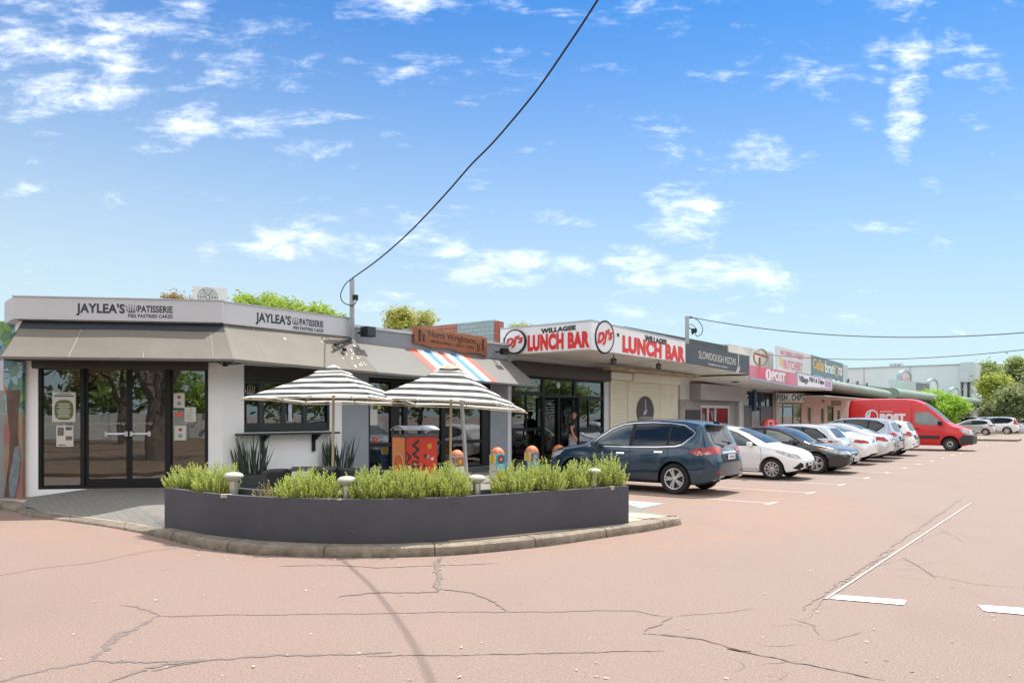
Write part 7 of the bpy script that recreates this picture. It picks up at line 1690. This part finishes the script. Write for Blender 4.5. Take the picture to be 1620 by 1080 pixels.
mb = MB(SMt); mb.prism([(-.57, 1.585), (-.56, 1.60), (.56, 1.60), (.57, 1.585)], 0, 0, 'x') if False else mb.add([(-1.93, -.56, 1.615), (-1.93, .56, 1.615), (-2.16, .50, 1.585), (-2.16, -.50, 1.585), (-1.93, -.56, 1.57), (-1.93, .56, 1.57), (-2.16, .50, 1.56), (-2.16, -.50, 1.56)], [(0, 1, 2, 3), (4, 5, 6, 7), (0, 1, 5, 4), (1, 2, 6, 5), (2, 3, 7, 6), (3, 0, 4, 7)]); mb.build('roof_spoiler', BLUEP, so, bevel=.012)
mb = MB(SMt); mb.add([(-2.162, -.13, 1.578), (-2.162, .13, 1.578), (-2.162, .13, 1.563), (-2.162, -.13, 1.563)], [(0, 1, 2, 3)]); mb.build('brake_light', REDL, so)
mb = MB(SMt); mb.box(-2.05, -1.9, .02, .05, 1.60, 1.66) ; mb.build('aerial', BLACK, so, bevel=.005)
mb = MB(SMt); mb.tube([(-2.25, .0, 1.17), (-2.21, .30, 1.22)], .012, 5); mb.cbox(-2.26, 0, 1.165, .05, .08, .05); mb.build('rear_wiper', BLACK, so)
WHP = paint('white_pearl', (.78, .78, .78), 0, .35, 0)
hatch = dict(L=3.90, W=1.695, wb=2.49, fo=.79, r=.30, sill=.22, k=.40, paint=WHP, nr=.34, trr=.2, nose=.75,
  top=[(0, .52), (.05, .66), (.14, .74), (.35, .83), (.65, .91), (.95, .97), (1.2, 1.10), (1.6, 1.30), (1.95, 1.42), (2.4, 1.475), (3.0, 1.45), (3.4, 1.38), (3.5, 1.34), (3.65, 1.10), (3.78, .95), (3.87, .8), (3.9, .6)],
  belt=[(0, .5), (.12, .68), (.5, .80), (.95, .90), (1.8, .93), (3.0, 1.00), (3.6, 1.02), (3.9, .58)],
  windows=[[(1.30, .97), (1.5, 1.10), (1.85, 1.28), (2.05, 1.34), (2.2, 1.36), (2.18, .96)], [(2.26, .965), (2.28, 1.365), (2.8, 1.35), (3.0, 1.31), (3.14, 1.02)], [(3.2, 1.05), (3.08, 1.29), (3.22, 1.24), (3.32, 1.12)]],
  trim_in=[(1.18, .935), (1.46, 1.11), (1.83, 1.30), (2.05, 1.365), (2.25, 1.385), (2.82, 1.375), (3.1, 1.32), (3.3, 1.25), (3.38, 1.1), (3.2, 1.01), (2.2, .94)],
  seams=[[(1.12, .90), (1.06, .7), (1.10, .4), (1.18, .28)], [(2.22, .93), (2.22, .5), (2.18, .28)], [(3.16, 1.0), (3.1, .75), (2.9, .5), (2.8, .3)], [(1.18, .285), (2.8, .285)]],
  handles=[(2.04, .80), (2.98, .84)], mirror=(1.38, .98), spokes=10, style='alloy', screen=[(1.02, -.60), (1.02, .60), (1.75, .53), (1.9, .50), (1.9, -.50), (1.75, -.53)],
  head=[(.13, .60), (.18, .70), (.45, .79), (.72, .84), (.62, .76), (.35, .66)], plate_f=.46, screen_m=1,
  extra=[('grille', [(-.42, .30), (-.36, .48), (.36, .48), (.42, .30), (.3, .25), (-.3, .25)], 'front', BLACK), ('fog_lamp', [(.50, .30), (.52, .46), (.62, .50), (.72, .34), (.62, .30)], 'front', BLACK), ('fog_lamp', [(-.50, .30), (-.52, .46), (-.62, .50), (-.72, .34), (-.62, .30)], 'front', BLACK),
   ('headlight', [(.44, .60), (.5, .68), (.70, .74), (.78, .70), (.70, .62)], 'front', CLEARL), ('headlight', [(-.44, .60), (-.5, .68), (-.70, .74), (-.78, .70), (-.70, .62)], 'front', CLEARL), ('badge', [(-.05, .56), (0, .61), (.05, .56), (0, .53)], 'front', CHROME)])
def s_from(px, py): p = ST.inverted() @ gp(px, py); return p.x, p.y
s_, t_ = s_from(1221, 758.5); car('hatchback', 'small white hatchback facing the road beside the dark blue car', 'car', CM(s_+.80, t_-.79+1.95, False), hatch)
BLKP = paint('black_metallic', (.006, .008, .012), 0, .25, .0)
sedan = dict(L=4.72, W=1.84, wb=2.705, fo=.93, r=.325, sill=.22, k=.42, paint=BLKP, nr=.30,
  top=[(0, .56), (.05, .68), (.2, .76), (.7, .87), (1.15, .95), (1.4, 1.06), (1.8, 1.27), (2.15, 1.40), (2.6, 1.445), (3.1, 1.42), (3.5, 1.33), (3.9, 1.16), (4.15, 1.07), (4.5, 1.03), (4.62, .98), (4.70, .82), (4.72, .65)],
  belt=[(0, .54), (.2, .70), (.7, .80), (1.3, .90), (2.5, .93), (3.6, .98), (4.3, .97), (4.72, .62)],
  windows=[[(1.5, .97), (1.75, 1.13), (2.1, 1.27), (2.4, 1.32), (2.52, 1.325), (2.5, .965)], [(2.6, .97), (2.62, 1.325), (3.1, 1.30), (3.4, 1.22), (3.72, 1.05), (3.6, 1.0)]],
  trim_in=[(1.38, .935), (1.72, 1.15), (2.08, 1.295), (2.5, 1.35), (3.1, 1.33), (3.45, 1.24), (3.86, 1.06), (3.7, .985), (2.5, .94)],
  seams=[[(1.38, .92), (1.3, .7), (1.36, .32)], [(2.56, .93), (2.54, .5), (2.5, .28)], [(3.6, .97), (3.5, .75), (3.3, .5), (3.15, .3)]], handles=[(2.34, .82), (3.4, .86)], mirror=(1.62, .98), spokes=10, style='pair',
  screen=[(1.22, -.64), (1.22, .64), (1.95, .54), (2.08, .50), (2.08, -.50), (1.95, -.54)], rear_top=[(3.22, -.50), (3.22, .50), (3.85, .60), (3.85, -.60)], head=[(.10, .60), (.14, .70), (.5, .78), (.78, .80), (.6, .70), (.3, .63)], amber=[(.62, .71), (.78, .80), (.92, .80), (.78, .74)], plate_f=.45,
  extra=[('grille', [(-.40, .52), (-.36, .66), (.36, .66), (.40, .52)], 'front', CHROME), ('grille_opening', [(-.36, .54), (-.33, .63), (.33, .63), (.36, .54)], 'front', BLACK), ('headlight', [(.48, .60), (.5, .69), (.74, .72), (.76, .62)], 'front', CLEARL), ('headlight', [(-.48, .60), (-.5, .69), (-.74, .72), (-.76, .62)], 'front', CLEARL), ('air_intake', [(-.5, .30), (-.5, .40), (.5, .40), (.5, .30)], 'front', BLACK)])
s_, t_ = s_from(1291, 748.8); car('sedan', 'glossy black sedan facing the road between the white hatchback and a silver wagon', 'car', CM(s_+.87, t_-.93+2.36, False), sedan)
SIL = paint('silver_metallic', (.50, .53, .57), 0, .35, .6); WH2 = paint('cool_white', (.72, .73, .75), 0, .3, .15); GRYP = paint('grey_metallic', (.36, .41, .48), 0, .3, .6); SIL2 = paint('warm_silver', (.55, .56, .58), 0, .32, .55)
wag = dict(suv); wag = dict(L=4.75, W=1.79, wb=2.69, fo=.95, r=.32, sill=.22, k=.38, paint=SIL, nr=.3, trr=.18,
  top=[(0, .56), (.05, .68), (.2, .76), (.7, .87), (1.15, .95), (1.4, 1.08), (1.8, 1.30), (2.15, 1.42), (2.6, 1.48), (3.4, 1.49), (4.1, 1.44), (4.22, 1.40), (4.4, 1.18), (4.55, 1.02), (4.68, .95), (4.75, .7)],
  belt=[(0, .54), (.2, .70), (.7, .80), (1.3, .92), (2.5, .96), (3.6, 1.0), (4.4, 1.0), (4.75, .62)],
  windows=[[(1.5, .99), (1.75, 1.16), (2.1, 1.31), (2.4, 1.37), (2.5, .99)], [(2.6, .99), (2.55, 1.38), (3.0, 1.395), (3.4, 1.385), (3.5, 1.02)], [(3.58, 1.03), (3.5, 1.375), (3.85, 1.33), (4.1, 1.18), (4.2, 1.06)]],
  trim_in=[(1.4, .96), (1.72, 1.19), (2.08, 1.33), (2.5, 1.405), (3.0, 1.425), (3.5, 1.41), (3.9, 1.36), (4.2, 1.16), (4.32, 1.04), (3.5, 1.0), (2.5, .965)], trim=[(1.36, .95), (1.70, 1.20), (2.08, 1.345), (2.5, 1.42), (3.0, 1.44), (3.5, 1.425), (3.92, 1.37), (4.23, 1.17), (4.36, 1.03), (3.5, .985), (2.5, .95)], trim_m=CHROME,
  handles=[(2.3, .86), (3.3, .88)], mirror=(1.62, 1.0), spokes=10, seams=[[(2.54, .95), (2.52, .3)], [(3.55, 1.0), (3.2, .4)]],
  rear_glass=[(-.55, 1.06), (-.46, 1.36), (.46, 1.36), (.55, 1.06)], plate_r=.80, tails=[(4.30, .82), (4.32, .97), (4.62, .96), (4.72, .90), (4.72, .80)],
  screen=[(1.22, -.64), (1.22, .64), (1.95, .54), (2.08, .50), (2.08, -.50), (1.95, -.54)],
  extra=[('taillight', [(.55, .80), (.52, .92), (.84, .96), (.86, .80)], 'rear', CLEARL), ('taillight', [(-.55, .80), (-.52, .92), (-.84, .96), (-.86, .80)], 'rear', CLEARL)])
def rear_at(s, tr_, L): return CM(s, tr_+L/2, True)
car('station_wagon', 'silver station wagon with its tail to the road next to the black sedan', 'car', rear_at(27.05, 6.75, 4.75), wag)
s2_ = dict(sedan); s2_.update(paint=WH2, W=1.83, plate_r=.86, tails=[(4.20, .84), (4.30, .93), (4.56, .91), (4.67, .84), (4.5, .79)], style='alloy'); del s2_['head'], s2_['amber'], s2_['plate_f']
s2_['extra'] = [('taillight', [(.60, .79), (.58, .87), (.8, .91), (.84, .81)], 'rear', REDL), ('taillight', [(-.60, .79), (-.58, .87), (-.8, .91), (-.84, .81)], 'rear', REDL), ('chrome_bar', [(-.5, .93), (-.5, .955), (.5, .955), (.5, .93)], 'rear', CHROME), ('rear_diffuser', [(-.6, .30), (-.55, .42), (.55, .42), (.6, .30)], 'rear', BLACK)]
car('sedan', 'white coupe like sedan with its swept red tail lamps towards the road', 'car', rear_at(29.75, 6.55, 4.72), s2_)
s3_ = dict(s2_); s3_.update(paint=SIL2, L=4.86, tails=[(4.44, .84), (4.46, .98), (4.68, .97), (4.79, .92), (4.74, .83)], top=[(p[0]*4.86/4.72, p[1]*1.03) for p in sedan['top']], belt=[(p[0]*4.86/4.72, p[1]*1.03) for p in sedan['belt']])
car('sedan', 'silver sedan with raised boot and high red tail lamps right of the white sedan', 'car', rear_at(32.35, 6.45, 4.86), s3_)
g_ = dict(suv); g_.update(paint=GRYP, trim_m=BLACK, handle_m=GRYP, mirror_m=GRYP); car('suv', 'grey compact utility vehicle with dark glass between the silver sedan and the white one', 'car', rear_at(35.0, 6.6, 4.64), g_)
w_s = dict(suv); w_s.update(paint=WHP, trim_m=BLACK, handle_m=WHP, mirror_m=WHP, L=4.38, W=1.8, wb=2.64, fo=.85, top=[(p[0]*4.38/4.64, p[1]*.94) for p in suv['top']], belt=[(p[0]*4.38/4.64, p[1]*.94) for p in suv['belt']])
for key in ('trim', 'trim_in', 'tails', 'tails2', 'head'): w_s[key] = [(p[0]*4.38/4.64, p[1]*.94) for p in suv[key]]
w_s['windows'] = [[(p[0]*4.38/4.64, p[1]*.94) for p in w_] for w_ in suv['windows']]
car('suv', 'white compact utility vehicle parked just before the red van', 'car', rear_at(37.7, 6.5, 4.38), w_s)
# red delivery van
REDP = mat('mail_red', (.60, .008, .011), .35, 0, .05, 2, coat=.35)
van = dict(L=5.93, W=1.99, wb=3.66, fo=1.0, r=.345, sill=.30, k=.10, paint=REDP, nr=.26, trr=.04, nose=.9, tail=.2, crown=.05, gap=.09, crease=0, lift=.3,
  top=[(0, .72), (.04, .95), (.15, 1.06), (.5, 1.18), (.95, 1.32), (1.1, 1.42), (1.5, 1.82), (1.95, 2.22), (2.3, 2.48), (2.65, 2.62), (3.1, 2.68), (4.5, 2.70), (5.7, 2.68), (5.85, 2.62), (5.91, 2.4), (5.93, 2.0)],
  belt=[(0, .70), (.2, .98), (.9, 1.20), (1.3, 1.32), (5.8, 1.40), (5.93, 1.3)],
  windows=[[(1.30, 1.38), (1.55, 1.62), (1.95, 1.97), (2.02, 2.0), (2.55, 2.0), (2.62, 1.93), (2.62, 1.45), (2.5, 1.36), (1.75, 1.30)]],
  seams=[[(1.28, 1.28), (1.25, .9), (1.35, .5)], [(2.75, 2.25), (2.75, 1.2), (2.75, .45)], [(2.80, 2.5), (2.80, .4)], [(4.35, 2.55), (4.35, .42)]],
  handles=[(2.5, 1.12)], handle_m=BLACK, mirror=(1.45, 1.42), mirror_m=BLACK, mirror_s=1.5, style='steel', rimcol=mat('steel_rim', (.10, .10, .105), .5, .4),
  lower=[[(.0, .45), (.0, .82), (.45, .80), (.62, .62), (.62, .3), (.0, .3)], [(1.45, .60), (1.45, .78), (4.2, .78), (4.2, .60)], [(5.08, .6), (5.08, .78), (5.9, .78), (5.9, .6)]], lower_m=mat('dark_plastic', (.035, .035, .04), .6),
  screen=[(1.12, -.72), (1.12, .72), (2.15, .72), (2.22, .68), (2.22, -.68), (2.15, -.72)], head=[(.10, .80), (.14, 1.02), (.42, 1.14), (.60, 1.14), (.48, .98), (.3, .84)],
  extra=[('bumper', [(-.9, .34), (-.9, .76), (.9, .76), (.9, .34)], 'front', mat('dark_plastic', (.035, .035, .04))), ('grille', [(-.45, .82), (-.5, 1.04), (.5, 1.04), (.45, .82)], 'front', BLACK), ('grille_bar', [(-.44, .92), (-.44, .94), (.44, .94), (.44, .92)], 'front', CHROME),
   ('headlight', [(.55, .82), (.55, 1.02), (.82, 1.08), (.86, .84)], 'front', CLEARL), ('headlight', [(-.55, .82), (-.55, 1.02), (-.82, 1.08), (-.86, .84)], 'front', CLEARL)])
s_, t_ = s_from(1503, 713.0); VM = CM(s_+.95, t_-1.0+5.93/2, False)
vn = car('delivery_van', 'tall red mail delivery van facing the road with white lettering', 'van', VM, van)
# lettering on the side that faces the camera (local +y or -y)
camL = VM.inverted() @ Vector((0, 0, 1.7)); sgn = 1 if camL.y > 0 else -1
SM = VM @ Matrix.Rotation(R(180) if sgn > 0 else 0, 4, 'Z')     # x to the viewer's right, y away
lx = lambda d: (5.93/2-d)*(-1 if sgn > 0 else 1)
mb = MB(SM); yv = -.955
def vtext(mb, s, d0, d1, z0, z1, off=.03):
    a, b_ = sorted((lx(d0), lx(d1))); mb.text(s, a, b_, z0, z1, yv, .01, 0, off)
vtext(mb, 'AUSTRALIA', 4.30, 3.65, 1.99, 2.06, .02); vtext(mb, 'POST', 4.30, 3.05, 1.50, 1.92, .08)
mb.build('sign_lettering', SIGNW, vn)
cx = lx(4.70); cz = 1.80; mb = MB(SM); n = 32; R1, R2 = .33, .25
vs = []
for k in range(n+1):
    a = R(-95)+2*math.pi*k/n*.86; vs += [(cx+R1*math.cos(a+.4), yv-.01, cz+R1*math.sin(a+.4)), (cx+R2*math.cos(a+.4)+.02, yv-.01, cz+R2*math.sin(a+.4))]
mb.add(vs, [(2*k, 2*k+1, 2*k+3, 2*k+2) for k in range(n)]); mb.prism([(cx-.33, cz-.1), (cx-.02, cz+.28), (cx-.12, cz-.24)], yv-.011, yv-.006, 'y'); mb.build('emblem', SIGNW, vn)
mb = MB(SM); vtext(mb, 'w', lx(0)*0+1.02, .86, 1.02, 1.12, .06); mb.build('side_mark', SIGNW, vn)
# cars beyond the island
h2 = dict(hatch); h2.update(paint=SIL2, L=4.2, W=1.72, wb=2.6, fo=.85, tails=[(3.62, .86), (3.75, .98), (4.05, .96), (4.15, .84), (3.95, .80)]); sc = 4.2/3.9
for key in ('top', 'belt', 'trim_in'): h2[key] = [(p[0]*sc, p[1]*1.02) for p in hatch[key]]
h2['windows'] = [[(p[0]*sc, p[1]*1.02) for p in w_] for w_ in hatch['windows']]; h2['seams'] = []; h2['rear_glass'] = [(-.5, 1.05), (-.42, 1.38), (.42, 1.38), (.5, 1.05)]; del h2['head'], h2['plate_f']; h2['extra'] = []
s_, t_ = s_from(1559, 688.3); FG = 'cars parked beyond the traffic island'
car('hatchback', 'silver hatchback with red tail lamp first beyond the traffic island', 'car', CM(s_+.85, t_+(.85+2.6)-2.1-.0, True), h2, FG)
f2 = dict(suv); f2.update(paint=WH2, tails2=[(4.3, 1.0), (4.31, 1.01), (4.32, 1.0)], tails=[(4.15, 1.0), (4.2, 1.5), (4.34, 1.42), (4.58, 1.04), (4.5, .95)], trim_m=BLACK, handle_m=WH2, mirror_m=WH2, seams=[]); 
p = ST.inverted() @ Vector(((1568-810)/F*74, 74, 0)); car('suv', 'pale utility vehicle with tall red tail lamp behind the silver hatchback', 'car', CM(p.x+.9, p.y+.0, True), f2, FG)
f3 = dict(suv); f3.update(paint=paint('ice_blue', (.48, .56, .66), 0, .3, .4), trim_m=BLACK, seams=[], handles=[]); p = ST.inverted() @ Vector(((1604-810)/F*77, 77, 0)); car('suv', 'pale blue utility vehicle facing out at the right end of the far row', 'car', CM(p.x+1.0, p.y+1.4, False), f3, FG)
f4 = dict(suv); f4.update(paint=WHP, trim_m=BLACK, seams=[], handles=[]); p = ST.inverted() @ Vector(((1540-810)/F*84, 84, 0)); car('suv', 'white utility vehicle mostly hidden behind the silver hatchback roof', 'car', CM(p.x, p.y+1, True), f4, FG)
f5 = dict(s2_); f5.update(paint=SIL, seams=[], handles=[]); p = ST.inverted() @ Vector(((1626-810)/F*90, 90, 0)); car('sedan', 'silver sedan cut off by the right edge of the photo', 'car', CM(p.x, p.y+1, True), f5, FG)
# mirrored car across the road
f6 = dict(h2); f6.update(paint=WHP); car('hatchback', 'white car waiting across the road, seen only in the bakery door glass', 'car', FRm(-3.2, -8.2, R(175)), f6, 'cars across the road')
# small red mail box at the post shop
mp = at(1217, 676, 33.5); M = Matrix.Translation((mp.x, mp.y, .1)); t = thing('mail_box', 'red round topped mail box showing above the silver wagon roof', 'mail box', M)
hz_ = zz_(662.5, 33.5)-.1; mb = MB(M); mb.box(-.30, .30, -.2, .2, .25, hz_-.22); mb.box(-.22, .22, -.15, .15, 0, .25); mb.prism([(.30*math.cos(a), hz_-.22+.22*math.sin(a)) for a in [k*math.pi/14 for k in range(15)]], -.2, .2, 'y'); mb.build('body', REDP, t, bevel=.01)
mb = MB(M); mb.tube([(.12*math.cos(a), -.205, hz_-.2+.12*math.sin(a)) for a in [k*math.pi/10 for k in range(21)]], .02, 4, False); mb.build('emblem', SIGNW, t)
# dry leaves and litter on the road, kerb debris
rd = random.Random(12); mb = MB()
for k in range(150):
    if k < 90: x, y = rd.uniform(-100, 1620), 700+380*rd.random()**.5
    else: x, y = rd.uniform(200, 1100), 0; y = 884+rd.uniform(-1, 12)-abs(x-600)**2*.00011*1.2
    if y < 800 and x < 1250: continue
    p = gp(x, y, 0); a = rd.random()*6.28; L = rd.uniform(.008, .028); 
    mb.add([p+Vector((L*math.cos(a), L*math.sin(a), .010)), p+Vector((-L*.4*math.sin(a), L*.4*math.cos(a), .013)), p+Vector((-L*math.cos(a), -L*math.sin(a), .011)), p+Vector((L*.4*math.sin(a), -L*.4*math.cos(a), .009))], [(0, 1, 2, 3)])
o = mb.build('leaf_litter', mat('dry_leaf', (.30, .17, .08), .9, 0, .5, 3, c2=(.62, .52, .40))); tag(o, kind='stuff')
